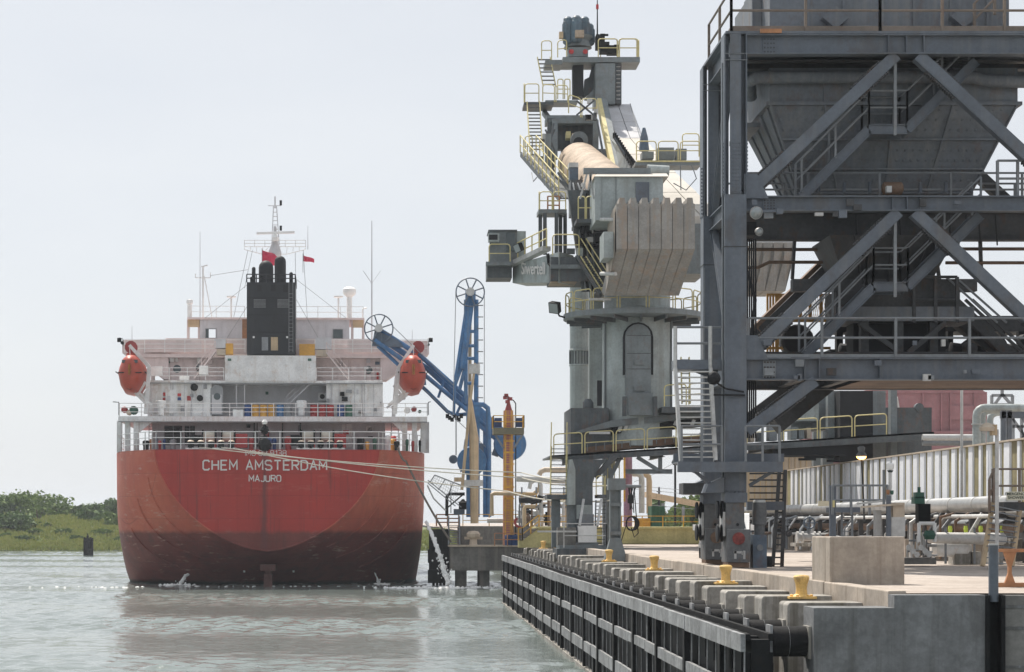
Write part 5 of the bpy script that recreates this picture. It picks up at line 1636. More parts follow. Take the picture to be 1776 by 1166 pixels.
MB().tube([P(894.5, 930, TY + .4), P(894.5, 700, TY + .4), P(890, 694, TY + .4), P(886, 694, TY + .4)], .05, 5).build('cable_pipe', M['blacksteel'], gt)
MB().rail([P(858, 947, TY - 1), P(902, 947, TY - 1), P(902, 947, TY + 2)], 1.0, 1., .04, 1).build('base_railing', M['orange'], gt)
for u, m_, lb in ((882, 'dblue', 'dark blue drum at the foot of the orange gangway tower'), (893, 'dblue', 'dark blue drum right of the gangway tower foot')):
    d = thing('oil_drum', lb, 'drum', P(u, 946, TY - .6), 'drums by the gangway tower')
    MB().lathe(P(u, 946, TY - .6), [(.3, 0), (.3, .3), (.32, .33), (.3, .36), (.3, .62), (.32, .65), (.3, .68), (.3, .8), (.28, .82)], 14).build('shell', M[m_], d, True)
lr = thing('lifebuoy', 'dark red lifebuoy hanging on the railing right of the gangway tower', 'lifebuoy', P(901, 906, 160))
c = P(901, 906, 160)
MB().tube([c + V((.36 * math.cos(t * .4189), 0, .36 * math.sin(t * .4189))) for t in range(16)], .1, 8, False).build('ring', M['dred'], lr, True)
# ------------------------------------------------------------------ olive road trestle and what stands on it
GY = 128.0
tg = thing('road_trestle', 'long olive yellow girder trestle with yellow railing behind the quay', 'trestle', P(1050, 946, GY))
MB().prism([P(899, 950, GY), P(1400, 950, GY), P(1400, 916, GY), P(936, 916, GY), P(906, 938, GY), P(899, 938, GY)], (0, .6, 0)).build('girder', M['olive'], tg)
MB().box(P(940, 943, GY - .12), P(1400, 939, GY)).build('lower_flange', M['olive'], tg)
MB().box(P(930, 917, GY - .2), P(1400, 914, GY + 5)).build('deck', M['olive'], tg)
MB().box(P(960, 953, GY - .6), P(1400, 944.5, GY - .02)).build('kerb', M['concrete_l'], tg)
a = P(935, 915, GY - .1)
MB().rail([a, P(1400, 915, GY - .1)], .72, 1.27, .03, 1).build('railing', M['yellow_d'], tg)
MB().rail([P(899, 938, GY - .1), P(906, 938, GY - .1), P(935, 915, GY - .1)], .8, .7, .035, 1).build('stair_railing', M['yellow_d'], tg)
st = MB()
for i in range(6): st.bar(P(905 + i * 5, 936 - i * 3.8, GY + .1), P(905 + i * 5, 936 - i * 3.8, GY + 1.2), .25, .05)
st.build('steps', M['jetty'], tg)
# pipework behind
def pipe_run(name, label, pts, Y, r, m, cat='pipe', group='pipes behind the quay'):
    t = thing(name, label, cat, P(pts[0][0], pts[0][1], Y), group)
    MB().tube([P(u, v, Y) for u, v in pts], r, 12).build('pipe', M[m], t, True)
    return t
pipe_run('pipe_line', 'pale horizontal pipe between gangway tower and unloader stairs', [(896, 830), (988, 834)], 150, .24, 'galv')
pipe_run('pipe_loop', 'rusty beige pipe loop left of the gangway tower', [(853, 895), (853, 858), (858, 856), (925, 857), (932, 852), (936, 846), (936, 838)], 160, .16, 'tan')
pipe_run('pipe_loop', 'short grey pipe loop below the pale horizontal pipe', [(918, 848), (920, 838), (926, 834), (934, 834), (938, 842), (938, 900)], 150, .15, 'galv')
pipe_run('pipe_loop', 'tall beige bent pipe with rounded top behind the unloader', [(935, 824), (938, 818), (945, 815), (1010, 815)], 152, .2, 'beige')
pipe_run('pipe_run', 'black insulated pipe bend right of the gangway tower', [(900, 868), (915, 867), (925, 870), (935, 868), (938, 860)], 148, .22, 'soot')
pipe_run('pipe_riser', 'pale upright pipe with bent top right of the purple column', [(1095, 821), (1105, 821), (1112, 826), (1113, 834), (1113, 890)], 140, .2, 'galv')
pipe_run('pipe_riser', 'tan upright pipe with bent top beside the pale pipe', [(1098, 822), (1118, 822), (1125, 827), (1126, 835), (1126, 890)], 142, .2, 'tan')
pc = thing('vent_column', 'thick purple and orange faded column behind the cable post', 'column', P(1090, 915, 140))
MB().tube([P(1089, 916, 140), P(1089, 785, 140)], .3, 14).build('shaft', M['purple'], pc, True)
MB().bar(P(1083, 870, 139.6), P(1083, 785, 139.6), .12, .12, (0, 1, 0)).build('rail', M['yellow_d'], pc)
for i, (u, v, w_, h_, m_, lb) in enumerate(((930, 900, 12, 34, 'galv', 'pale upright filter vessel among the valves right of the gangway tower'), (948, 897, 10, 24, 'blacksteel', 'black valve body left of the unloader stairs'),
                         (915, 893, 10, 22, 'rustm', 'rusty brown valve body next to the gangway tower'), (962, 899, 12, 30, 'blacksteel', 'black valve actuator below the unloader stairs'))):
    t = thing('pipe_valve', lb, 'valve', P(u, 912, 152), 'valves by the jetty')
    k = 152 / F
    MB().lathe(P(u, 912, 152), [(w_ * k * .3, 0), (w_ * k * .3, h_ * k * .3), (w_ * k * .55, h_ * k * .35), (w_ * k * .55, h_ * k * .75), (w_ * k * .25, h_ * k * .8), (w_ * k * .25, h_ * k)], 12).build('body', M[m_], t, True)
    MB().tube([P(u - w_ * .8, 905, 152), P(u + w_ * .8, 905, 152)], .12, 8).build('flanged_pipe', M['galv'], t, True)
pipe_run('pipe_line', 'low white pipe on the jetty behind the yellow railing', [(845, 903), (975, 903)], 163, .2, 'galv')
for u0, u1, v0, v1, m_, lb in ((1130, 1153, 878, 909, 'green', 'dark green container behind the trestle railing'), (1106, 1128, 899, 909, 'dyellow', 'yellow box left of the green container')):
    t = thing('container', lb, 'container', P((u0 + u1) / 2, 914, 136))
    MB().box(P(u0, 914, 136), P(u1, v0, 138)).build('body', M[m_], t)
    for i in range(4): MB().box(P(u0 + (u1 - u0) * (i + .5) / 4 - .8, 912, 135.95), P(u0 + (u1 - u0) * (i + .5) / 4 + .8, v0 + 2, 136)).build('rib', M[m_], t)
cr_ = thing('covered_shed', 'long sloping rusty conveyor gallery in the distance', 'gallery', P(1180, 890, 240))
MB().prism([P(1122, 862, 240), P(1290, 893, 240), P(1290, 884, 240), P(1122, 853, 240)], (0, 3, 0)).build('gallery', M['tan'], cr_)
for u in (1150, 1185, 1216): MB().bar(P(u, 905, 240), P(u, 870 + (u - 1130) * .16, 240), .3, .3, (0, 1, 0)).build('support', M['rail_grey'], cr_)
# distant tree, poles and wires at the right
tx = bush('tree', 'green tree far behind the quay beside the portal leg', 'tree', 1206, 905, 260, 50, 60, 'leaf', None, 1.2, 301)
tx2 = bush('tree', 'low green trees far behind the olive trestle', 'tree', 1170, 905, 300, 70, 40, 'leaf', None, 1.0, 302)
tx3 = bush('tree', 'small green tree far behind the pale upright pipe', 'tree', 1137, 905, 300, 26, 52, 'leaf2', None, 1.0, 303)
for u, v, Y, lb in ((1171, 798, 220, 'tall thin dark utility pole behind the trestle'), (1143, 845, 260, 'short thin utility pole left of the tall one')):
    t = thing('utility_pole', lb, 'pole', P(u, 905, Y), 'utility poles behind the quay')
    MB().tube([P(u, 908, Y), P(u, v, Y)], .12, 6).build('pole', M['blacksteel'], t)
    MB().bar(P(u - 4, v + 8, Y), P(u + 4, v + 8, Y), .1).build('crossarm', M['blacksteel'], t)
WL = ['upper of the two parallel thin wires behind the cable post', 'lower of the two parallel thin wires behind the cable post', 'lowest thin wire sagging above the trestle',
      'thin wire sloping down left from the tall pole', 'short thin wire sloping right from the tall pole']
for i, (a, b) in enumerate((((1100, 842), (1260, 852)), ((1100, 848), (1260, 858)), ((1090, 872), (1280, 886)), ((1171, 802), (1100, 836)), ((1171, 802), (1215, 790)))):
    rope_ = MB().tube([P(*a, 218), P((a[0] + b[0]) / 2, (a[1] + b[1]) / 2 + 3, 218), P(*b, 218)], .025, 4).build('power_line', M['dgrey'], None, loc=P(*a, 218))
    tag(rope_, WL[i], 'wire', 'overhead wires')
# denser pipework, rails and valve gear on the jetty between gangway tower and unloader
r4 = random.Random(44)
jp = thing('pipe_manifold', 'dense manifold of beige and grey pipes behind the yellow railing near the unloader stairs', 'manifold', P(945, 912, 155))
for i in range(34):
    u, y = r4.uniform(898, 984), r4.uniform(148, 160)
    m = r4.choice(('galv', 'tan', 'beige', 'rail_grey', 'rustm', 'silver', 'blacksteel'))
    k = r4.random()
    v = r4.uniform(862, 900)
    if k < .45:
        w_ = r4.uniform(8, 26)
        MB().tube([P(u, 913, y), P(u, v + 4, y), P(u + 2, v, y), P(u + w_, v, y)], r4.uniform(.06, .15), 8).build('pipe', M[m], jp, True)
    elif k < .75:
        MB().tube([P(u, 912, y), P(u, v - 6, y)], r4.uniform(.05, .12), 8).build('riser', M[m], jp, True)
    else:
        c = P(u, v, y)
        MB().lathe(c, [(.08, -.3), (.24, -.28), (.24, -.1), (.12, 0), (.12, .25), (.26, .27), (.26, .31)], 10).build('valve', M[m], jp, True)
for u in (905, 930, 955, 978): MB().bar(P(u, 914, 158), P(u, 845, 158), .12, .12, (0, 1, 0)).build('support_post', M['rail_grey'], jp)
MB().bar(P(900, 862, 158), P(984, 862, 158), .12, .16).build('support_beam', M['rail_grey'], jp)
MB().rail([P(905, 878, 150), P(982, 878, 150)], .9, 1.0, .03, 1).build('walkway_railing', M['yellow_d'], jp)
MB().box(P(903, 881, 150), P(984, 878, 151)).build('walkway', M['rail_grey'], jp)
# ------------------------------------------------------------------ screw type ship unloader on the quay
UY = 110.0
un = thing('ship_unloader', 'tall grey ship unloader with luffed boom, round column and concrete counterweights', 'ship unloader', (PX(1105, UY), UY, GZ))
def ub(name, a, b, m, parent=un): return MB().box(a, b).build(name, M[m], parent)
fy = 106.5     # front plane of the portal
# plinth with bogie
ub('bogie_plinth', P(966, 969, fy - 1.5), P(1092, 952, fy + 1.5), 'udark')
ub('bogie_plinth', P(970, 952, fy - 1.2), P(1060, 946, fy + 1.2), 'ugrey2')
MB().rail([P(978, 950, fy - 1.4), P(1052, 950, fy - 1.4), P(1052, 950, fy + 1)], 1.25, 2.2, .03, 1).build('plinth_railing', M['galv'], un)
MB().bar(P(932, 922, fy - 1), P(1000, 922, fy - 1), .09).build('buffer_bar', M['galv'], un)
ub('buffer_cabinet', P(967, 946, fy - .8), P(999, 915, fy), 'jetty')
ub('bogie_cover', P(1003, 941, fy - 1.0), P(1035, 912, fy - .4), 'paint_w')
ub('bogie_base', P(999, 950, fy - .9), P(1038, 941, fy + .8), 'ugrey2')
for u in (1005, 1036): MB().bar(P(u, 913, fy - 1), P(u + 7, 867, fy - .2), .12, .2, (0, 1, 0)).build('access_rail', M['galv'], un)
# sea leg with flared head
lg = MB()
lg.prism([P(998, 950, fy), P(1028, 950, fy), P(1028, 838, fy), P(1034, 820, fy), P(1050, 797, fy), P(992, 797, fy), P(997, 820, fy), P(998, 838, fy)], (0, 1.4, 0))
lg.build('sea_leg', M['udark'], un)
MB().prism([P(984, 876, fy - .1), P(998, 876, fy - .1), P(998, 815, fy - .1), P(993, 797, fy - .1), P(989, 797, fy - .1), P(984, 835, fy - .1)], (0, 1.3, 0)).build('leg_fairing', M['ugrey'], un)
ub('lower_leg', P(985, 945, fy + .3), P(998, 876, fy + 1.3), 'ugrey2')
ub('leg_splice', P(1000, 900, fy - .08), P(1027, 876, fy), 'ugrey')
ub('leg_hatch', P(1004, 915, fy - .1), P(1030, 892, fy), 'rail_grey')
MB().bar(P(1032, 828, fy + .5), P(1066, 792, fy + .5), .3, .35, (0, 1, 0)).build('knee_brace', M['udark'], un)
# land legs and far frame
for u, y in ((1436, 119), (1420, 121), (1055, 117)):
    MB().box(P(u - 9, 950, y), P(u + 9, 680 if u > 1300 else 795, y + .6)).build('leg', M['ugrey2'], un)
ub('leg', P(1545, 905, 112), P(1556, 676, 112.6), 'ugrey2')
# deck girder rising to the right
def dv(u): return 790 - (u - 955) * .062      # floor line
dk_ = MB()
for y in (108, 114):
    dk_.prism([P(955, dv(955), y), P(1620, dv(1620), y), P(1620, dv(1620) + 14, y), P(1010, 798, y), P(955, 794, y)], (0, .25, 0))
dk_.build('deck_girder', M['udark'], un)
MB().prism([P(955, dv(955), 108), P(1620, dv(1620), 108), P(1620, dv(1620) + 3, 108), P(955, dv(955) + 3, 108)], (0, 6.2, 0)).build('deck_floor', M['ugrey2'], un)
MB().loops([P(958, dv(958), 107.9), P(1012, dv(1012), 107.9), P(1120, dv(1120), 107.9), P(1230, dv(1230), 107.9), P(1420, dv(1420), 107.9), P(1540, dv(1540), 107.9)], 1.12, 1.75, .15, .033).build('deck_railing', M['yellow'], un)
# machinery box and belt on the deck
ub('machinery_plate', P(990, 790, 109), P(1056, 708, 113.5), 'udark')
MB().lathe(P(1020, 708, 109.4), [(.3, 0), (.3, .3), (.15, .5)], 10).build('lug', M['udark'], un, True)
cv = MB()
cv.prism([P(1000, 748, 108.6), P(1062, 729, 108.6), P(1240, 712, 108.6), P(1240, 722, 108.6), P(1062, 741, 108.6), P(1000, 752, 108.6)], (0, 3, 0))
cv.build('belt_cover', M['ugrey2'], un)
cv = MB()
cv.prism([P(1062, 742, 108.9), P(1240, 725, 108.9), P(1240, 736, 108.9), P(1062, 753, 108.9)], (0, 2.6, 0))
cv.build('belt_void', M['soot'], un)
for i in range(6):
    u = 1073 + i * 10
    MB().bar(P(u + 4, 738 - i, 108.75), P(u, 749 - i, 108.75), .18, .12, (0, 1, 0)).build('idler', M['galv'], un)
for u in (1170, 1200): MB().bar(P(u + 4, 728, 108.75), P(u, 738, 108.75), .18, .12, (0, 1, 0)).build('idler', M['galv'], un)
cv = MB()
cv.prism([P(1015, 776, 108.7), P(1240, 752, 108.7), P(1240, 764, 108.7), P(1015, 786, 108.7)], (0, 2.6, 0))
cvo = cv.build('return_belt_cover', M['rustm'], un)
for i in range(14): ub('cover_rib', P(1018 + i * 15, 783 - i * 1.55, 108.64), P(1019.5 + i * 15, 771 - i * 1.55, 108.69), 'rail_grey')
# underslung truss
tr_ = MB()
tr_.ibeam(P(1085, 818, 108.5), P(1166, 818, 108.5), .2, .25)
for a, b in (((1105, 793), (1142, 816)), ((1145, 793), (1145, 818)), ((1166, 800), (1205, 818)), ((1075, 795), (1058, 830))): tr_.bar(P(*a, 108.5), P(*b, 108.5), .2, .22, (0, 1, 0))
tr_.build('underslung_truss', M['ugrey2'], un)
# stair from deck to quay on the left
def stair(u0, v0, u1, v1, w, y, y2, n, name='stair', m='yellow', parent=un, tm='udark', hr=1.0):
    s_ = MB()
    for k in (-w / 2, w / 2):
        s_.bar(P(u0 + k, v0, y), P(u1 + k, v1, y2), .06, .2, (0, 1, 0))
        if hr: s_.tube([P(u0 + k, v0, y) + V((0, 0, hr)), P(u1 + k, v1, y2) + V((0, 0, hr))], .03, 6)
    o = s_.build(name, M[m], parent)
    t_ = MB()
    for i in range(n):
        f = (i + .5) / n
        p = P(u0 + (u1 - u0) * f, v0 + (v1 - v0) * f, y + (y2 - y) * f)
        k = w / 2 * p.y / F
        t_.box((p.x - k, p.y - .12, p.z - .03), (p.x + k, p.y + .12, p.z + .01))
    t_.build('treads', M[tm], o)
    return o
stair(968, 858, 970, 775, 27, 107, 107.6, 12, 'deck_stair', 'yellow', un, 'udark', 1.3)
ub('stair_landing', P(949, 866, 106.8), P(988, 858, 108.5), 'udark')
ub('landing_leg', P(957, 950, 107.6), P(972, 866, 108), 'ugrey2')
stair(1040, 945, 1042, 868, 17, 106.2, 106.8, 12, 'leg_stair', 'rail_grey', un, 'udark', 0)
ub('leg_landing', P(1036, 864, 106.5), P(1052, 858, 108), 'udark')
mb = MB()
mb.loops([P(1032, 860, 106.6), P(1050, 860, 106.6)], 1.05, .6).loops([P(1050, 860, 106.6), P(1050, 860, 108.2)], 1.05, .9)
mb.loops([P(1052, 835, 112), P(1076, 835, 112)], 1.8, .4).loops([P(1052, 812, 112), P(1074, 812, 112)], 1.1, .4)
mb.build('landing_railing', M['yellow'], un)
# round column with door-shaped service duct
cc = P(1105, 712, 110.5)
r = 60.5 * 110.5 / F
z0, z1 = PZ(775, 110.5), PZ(548, 110.5)
MB().lathe((cc.x, cc.y, 0), [(r, z0), (r, z1), (r * 1.06, z1), (r * 1.06, z1 + .35), (r * .94, z1 + .4), (r * .94, PZ(508, 110.5))], 48).build('column', M['ugrey'], un, True)
yf = 110.5 - r
ar = []
for i in range(9):
    t = math.pi * i / 8
    ar.append((1107 + 26 * math.cos(t), 585 - 26 * math.sin(t)))
MB().prism([P(u, v, yf - .02) for u, v in [(1081, 650), (1133, 650)] + ar], (0, .8, 0)).build('duct_recess', M['soot'], un)
ar2 = [(1107 + 22 * math.cos(math.pi * i / 8), 583 - 21 * math.sin(math.pi * i / 8)) for i in range(9)]
MB().prism([P(u, v, yf - .35) for u, v in [(1086, 690), (1129, 690)] + ar2], (0, .6, 0)).build('duct_cover', M['ugrey2'], un)
for v in (582, 613, 640): ub('duct_seam', P(1087, v + .6, yf - .37), P(1130, v - .4, yf - .34), 'udark')
for v in (629, 674): ub('duct_hatch', P(1100, v + 4, yf - .42), P(1119, v - 4, yf - .34), 'ugrey2')
ub('duct_foot', P(1089, 720, yf - .6), P(1132, 682, yf - .1), 'ugrey2')
for u in (1083, 1136): MB().bar(P(u, 722, yf - .7), P(u, 688, yf - .7), .2, .35, (0, 1, 0)).build('duct_jamb', M['udark'], un)
# flat back plate and the vertical screw casing left of the column
ub('back_plate', P(1022, 712, 116), P(1046, 480, 116.4), 'ugrey')
va = P(1005, 712, 122)
rr = 16.8 * 122 / F
zz = lambda v: PZ(v, 122)
MB().lathe((va.x, 122, 0), [(rr, zz(950)), (rr, zz(636)), (rr * 1.08, zz(635)), (rr * 1.08, zz(633)), (rr, zz(632)), (rr, zz(610)), (rr * 1.08, zz(609)), (rr * 1.08, zz(607)), (rr, zz(606)), (rr, zz(470))], 28).build('screw_casing', M['ugrey'], un, True)
for i in range(10):
    t = math.pi * (1 + (i + .5) / 10)
    x, y = va.x + rr * 1.05 * math.cos(t), 122 + rr * 1.05 * math.sin(t)
    MB().bar((x, y, zz(632)), (x, y, zz(610)), .05, .05, (0, 1, 0)).build('flange_rib', M['udark'], un)
# slewing platform with ring railing and floodlight
pc_ = P(1098, 548, 110.5)
rp_ = 121 * 110.5 / F
zp = PZ(546, 110.5)
MB().lathe((pc_.x, pc_.y, 0), [(rp_ * .98, zp - .32), (rp_, zp - .28), (rp_, zp)], 40).build('slewing_platform', M['ugrey2'], un, True)
for i in range(16):
    t = 2 * math.pi * i / 16
    MB().bar((cc.x + r * math.cos(t), cc.y + r * math.sin(t), zp - .45), (pc_.x + rp_ * .95 * math.cos(t), pc_.y + rp_ * .95 * math.sin(t), zp - .4), .08, .22).build('platform_rib', M['udark'], un)
pr = [(pc_.x + rp_ * .97 * math.cos(2 * math.pi * i / 15 + .2), pc_.y + rp_ * .97 * math.sin(2 * math.pi * i / 15 + .2), zp) for i in range(16)]
MB().loops(pr, 1.12, 2.0, .16, .033).build('platform_railing', M['yellow'], un)
def floodlight(label, p, aim, size, m='blacksteel', group='floodlights'):
    p = V(p)
    t = thing('floodlight', label, 'floodlight', p, group)
    a = V(aim).normalized()
    MB().lathe(p - a * size * .5, [(size * .35, 0), (size * .62, size * .25), (size * .7, size * .8)], 4, a).build('housing', M[m], t)
    MB().lathe(p + a * size * .3, [(size * .6, 0), (size * .6, .02)], 4, a).build('lens', M['lens'], t)
    return t
f1 = floodlight('black square floodlight on the left edge of the slewing platform', P(963, 533, 109.6), (-.6, -.75, -.45), .62)
MB().tube([P(966, 538, 109.6), P(970, 548, 109.6), P(980, 551, 109.6)], .05, 6).build('bracket', M['blacksteel'], f1)
# slew ring and pylon
MB().lathe((cc.x, cc.y, 0), [(r * .9, PZ(512, 110.5)), (r * .9, PZ(500, 110.5)), (r * .8, PZ(495, 110.5)), (r * .8, PZ(440, 110.5))], 40).build('slew_ring', M['ugrey2'], un, True)
ub('pylon', P(1040, 500, 111), P(1170, 400, 117), 'udark')
ub('pylon_side', P(1165, 475, 110), P(1224, 388, 114), 'ugrey2')
MB().prism([P(1010, 505, 109.5), P(1065, 505, 109.5), P(1065, 380, 109.5), P(1020, 330, 109.5), P(985, 330, 109.5)], (0, .5, 0)).build('pylon_web', M['udark'], un)
# counterweight: seven concrete slabs side by side
cy = 103.0
for i in range(7):
    u0 = 1061 + i * 19.6
    q = 18.6
    lean = 0
    t0, t1 = u0 + 8, u0 + 8 + q
    poly = [P(t0 - 1, 380, cy), P(t0, 354, cy), P(t0 + 2, 352, cy), P(t0 + 4, 343, cy), P(t0 + 14, 343, cy), P(t0 + 16, 352, cy), P(t0 + q, 354, cy), P(t0 + q + .5, 432, cy), P(t0 - 1 + .5, 432, cy)]
    s_ = MB()
    up_ = [P(u, v, cy) for u, v in ((t0, 432), (t0, 354), (t0 + 4.5, 353), (t0 + 5.5, 343), (t0 + 14.5, 343), (t0 + 16, 353), (t0 + q, 354), (t0 + q, 432))]
    k = MB()
    depth = 3.6
    # upper block upright, lower block sloping back underneath
    n = len(up_)
    k.prism(up_, (0, depth, 0))
    w_ = up_[-1].x - up_[0].x
    lo = [V((up_[0].x, cy, up_[0].z - .004)), V((up_[0].x + w_, cy, up_[0].z - .004)), V((up_[0].x + w_ - .75 * 0 - .34 - .02 * i, cy + 2.6, PZ(513, cy + 2.6))), V((up_[0].x - .34 - .02 * i, cy + 2.6, PZ(513, cy + 2.6)))]
    k.add([lo[0], lo[1], lo[2], lo[3], lo[0] + V((0, depth, 0)), lo[1] + V((0, depth, 0)), lo[2] + V((0, depth - 2, .4)), lo[3] + V((0, depth - 2, .4))],
          [(0, 1, 2, 3), (4, 7, 6, 5), (0, 3, 7, 4), (1, 5, 6, 2), (3, 2, 6, 7), (0, 4, 5, 1)])
    o = k.build('counterweight_slab', M['concrete_w'], un)
MB().prism([P(1053, 500, cy + 2.2), P(1066, 440, cy), P(1066, 360, cy + .3), P(1058, 385, cy + 2.5)], (0, 1.2, 0)).build('counterweight_side', M['concrete_l'], un)
ub('side_box', P(1047, 447, cy + .4), P(1064, 402, cy + 2.5), 'ugrey')
for v in (381, 475): MB().tube([P(1042, v, cy + 2), P(1068, v, cy + 1)], .1, 8).build('tie_rod', M['galv'], un, True)
# electrical house with pale roof
eh = ub('electrical_house', P(1034, 382, 105.2), P(1150, 306, 108.8), 'ugrey')
MB().prism([P(1031, 306, 105), P(1160, 306, 105), P(1156, 301, 106), P(1036, 301, 106)], (0, 4, 0)).build('roof', M['pale'], eh)
ub('door', P(1103, 350, 105.12), P(1126, 316, 105.2), 'steel')
ub('corner_post', P(1032, 382, 105.1), P(1042, 306, 105.25), 'ugrey')
for u in (1068, ): ub('wall_seam', P(u, 381, 105.17), P(u + .8, 307, 105.2), 'ugrey2')
MB().bar(P(1012, 297, 106), P(1128, 297, 106), .25, .3).build('roof_beam', M['ugrey2'], un)
for a, b in (((1019, 298), (1006, 345)), ((1022, 298), (1030, 345)), ((1026, 300), (1020, 330))): MB().bar(P(*a, 106), P(*b, 106), .1, .12, (0, 1, 0)).build('strut', M['galv'], un)
# boom: ribbed cream cover tube, box girder below, pale conveyor cover on the right
bpts = [P(1004, 284, 128), P(1030, 308, 119), P(1062, 338, 110)]
bt_ = MB()
n = 15
path, rad = [], []
for i in range(n * 3 + 1):
    t = i / (n * 3)
    p = bpts[0].lerp(bpts[1], t * 2) if t < .5 else bpts[1].lerp(bpts[2], t * 2 - 1)
    path.append(p)
    rad.append(1.31 + (.07 if i % 3 == 1 else 0))
bt_.tube(path, rad, 30)
bt_.build('boom_cover_tube', M['cream'], un, True)
bg_ = MB()
bg_.bar(P(1012, 280, 131), P(1080, 380, 110), 3.0, 1.6)
bg_.build('boom_girder', M['udark'], un)
mo_ = MB().lathe(P(1003, 244, 128.5), [(.35, 0), (.55, .15), (.55, .8), (.3, .85)], 16, (0, -1, -.15)).build('tail_motor', M['ugrey2'], un, True)
MB().lathe(P(1003, 247, 127.5), [(.32, 0), (.32, .1)], 14, (0, -1, -.15)).build('motor_fan', M['soot'], un)
ub('motor_cap', P(992, 238, 128.4), P(1010, 231, 129.2), 'cream')
ub('motor_guard', P(982, 240, 128.6), P(990, 228, 129.4), 'yellow')
# frame around the boom head
hf = MB()
for u in (962, 1033): hf.bar(P(u, 290 if u > 1000 else 275, 128), P(u, 210, 129), .35, .35, (0, 1, 0))
hf.bar(P(958, 211, 129), P(1036, 211, 129), .4, .3)
hf.bar(P(956, 212, 129), P(944, 196, 132), .3, .3)
hf.build('boom_head_frame', M['ugrey2'], un)
ub('boom_head_plate', P(964, 260, 130.5), P(1034, 212, 131), 'udark')
ub('boom_head_top', P(948, 211, 129.2), P(1030, 200, 131), 'ugrey2')
for u in (1040, 1047): MB().bar(P(u, 178, 132), P(u + 26, 300, 122), .35, .6, (0, 1, 0)).build('boom_side_rail', M['yellow' if u == 1040 else 'ugrey2'], un)
# conveyor covers: shade painted grey on the steep end, sunlit tone on the rest
cpts = [(1050, 1093, 181, 133.5), (1060, 1105, 212, 130.5), (1070, 1116, 240, 127.5), (1092, 1142, 268, 123.0), (1118, 1172, 300, 118.5), (1146, 1208, 334, 114.5), (1182, 1252, 376, 110.2)]
for i, (c0, c1) in enumerate(zip(cpts, cpts[1:])):
    a0, a1, b0, b1 = P(c0[0], c0[2], c0[3]), P(c0[1], c0[2], c0[3]), P(c1[0], c1[2] - .8, c1[3] + .05), P(c1[1], c1[2] - .8, c1[3] + .05)
    dn = V((0, .0, -.8))
    am, bm_ = a0.lerp(a1, .485), b0.lerp(b1, .485)
    an, bn = a0.lerp(a1, .515), b0.lerp(b1, .515)
    for (p, q, s_, t_) in ((a0, am, bm_, b0), (an, a1, b1, bn)):
        MB().add([p, q, s_, t_, p + dn, q + dn, s_ + dn, t_ + dn], [(0, 1, 2, 3), (7, 6, 5, 4), (0, 4, 5, 1), (1, 5, 6, 2), (2, 6, 7, 3), (3, 7, 4, 0)]).build('conveyor_cover', M['whiteg' if i < 2 else 'pale'], un)
MB().prism([P(1063, 240, 126), P(1092, 268, 121), P(1118, 300, 115.5), P(1118, 330, 115.5), P(1070, 300, 122), P(1058, 262, 127)], (-.2, 0, 0)).build('conveyor_side', M['ugrey2'], un)
mb = MB()
mb.tube([P(1046, 190, 132.5), P(1072, 246, 125), P(1125, 312, 113.5)], .1, 6)
for i in range(16):
    t = i / 15
    p = P(1066 + 40 * t, 236 + 62 * t, 126 - 10 * t)
    mb.cbox(p, (.22, .3, .35))
mb.build('cable_chain', M['blacksteel'], un)
# side walkway with luffing drive at the right
ub('side_platform', P(1102, 287, 112), P(1216, 281, 113.6), 'ugrey2')
ub('side_toe_board', P(1104, 281, 111.94), P(1216, 278.5, 111.99), 'yellow')
MB().loops([P(1102, 278, 111.9), P(1216, 278, 111.9)], 1.05, 1.25, .12, .033).build('side_railing', M['yellow'], un)
MB().loops([P(1182, 272, 113.8), P(1214, 272, 113.8)], 1.3, 1.0, .1, .033).build('side_railing', M['yellow'], un)
for u0, u1, v0, v1 in ((1114, 1134, 263, 275), (1141, 1169, 256, 277), (1173, 1191, 258, 277)): ub('drive_box', P(u0, v1, 112.6), P(u1, v0, 113.6), 'ugrey2')
MB().tube([P(1117, 262, 114), P(1117, 238, 114), P(1117, 222, 114)], [.3, .22, .08], 10).build('exhaust_stub', M['blue_d'], un, True)
MB().tube([P(1122, 295, 111), P(1160, 297, 111)], .3, 16).build('cable_reel', M['ugrey'], un, True)
# head of the boom: vertical drive, motors, head platform
hy = 134.0
hx = P(1003, 0, hy).x
ub('head_beam', P(976, 108, hy - 1.3), P(1110, 99, hy + 1.0), 'ugrey2')
ub('head_floor', P(946, 112, hy - 1.3), P(975, 104, hy + .6), 'ugrey2')
ub('head_plate', P(1033, 180, hy - 1.3), P(1067, 110, hy + 1), 'ugrey2')
ub('head_plate_side', P(1067, 180, hy - 1.0), P(1078, 110, hy + .6), 'udark')
sh = MB()
for i in range(9): sh.tube([P(1069, 116 + i * 7, hy - 1.05), P(1076, 116 + i * 7, hy - 1.05)], .03, 5)
sh.build('cable_ladder', M['galv'], un)
ub('drive_shaft_casing', P(994, 168, hy - .4), P(1012, 110, hy + .6), 'soot')
MB().prism([P(1012, 170, hy), P(1034, 155, hy), P(1034, 112, hy), P(1028, 112, hy), P(1022, 134, hy), P(1014, 138, hy)], (0, .5, 0)).build('gusset', M['udark'], un)
MB().prism([P(1014, 172, hy - .6), P(1034, 150, hy - .6), P(1034, 175, hy - .6)], (0, .5, 0)).build('gusset', M['ugrey2'], un)
ub('gearbox', P(986, 98, hy - 1), P(1020, 82, hy + 1), 'ugrey2')
MB().lathe(P(1002, 84, hy), [(.95, 0), (.75, .45), (1.0, .75)], 16).build('gearbox_neck', M['ugrey2'], un, True)
MOT = mat('motor_blue_grey', (.1, .15, .19), .5, var=.2, rust=.2)
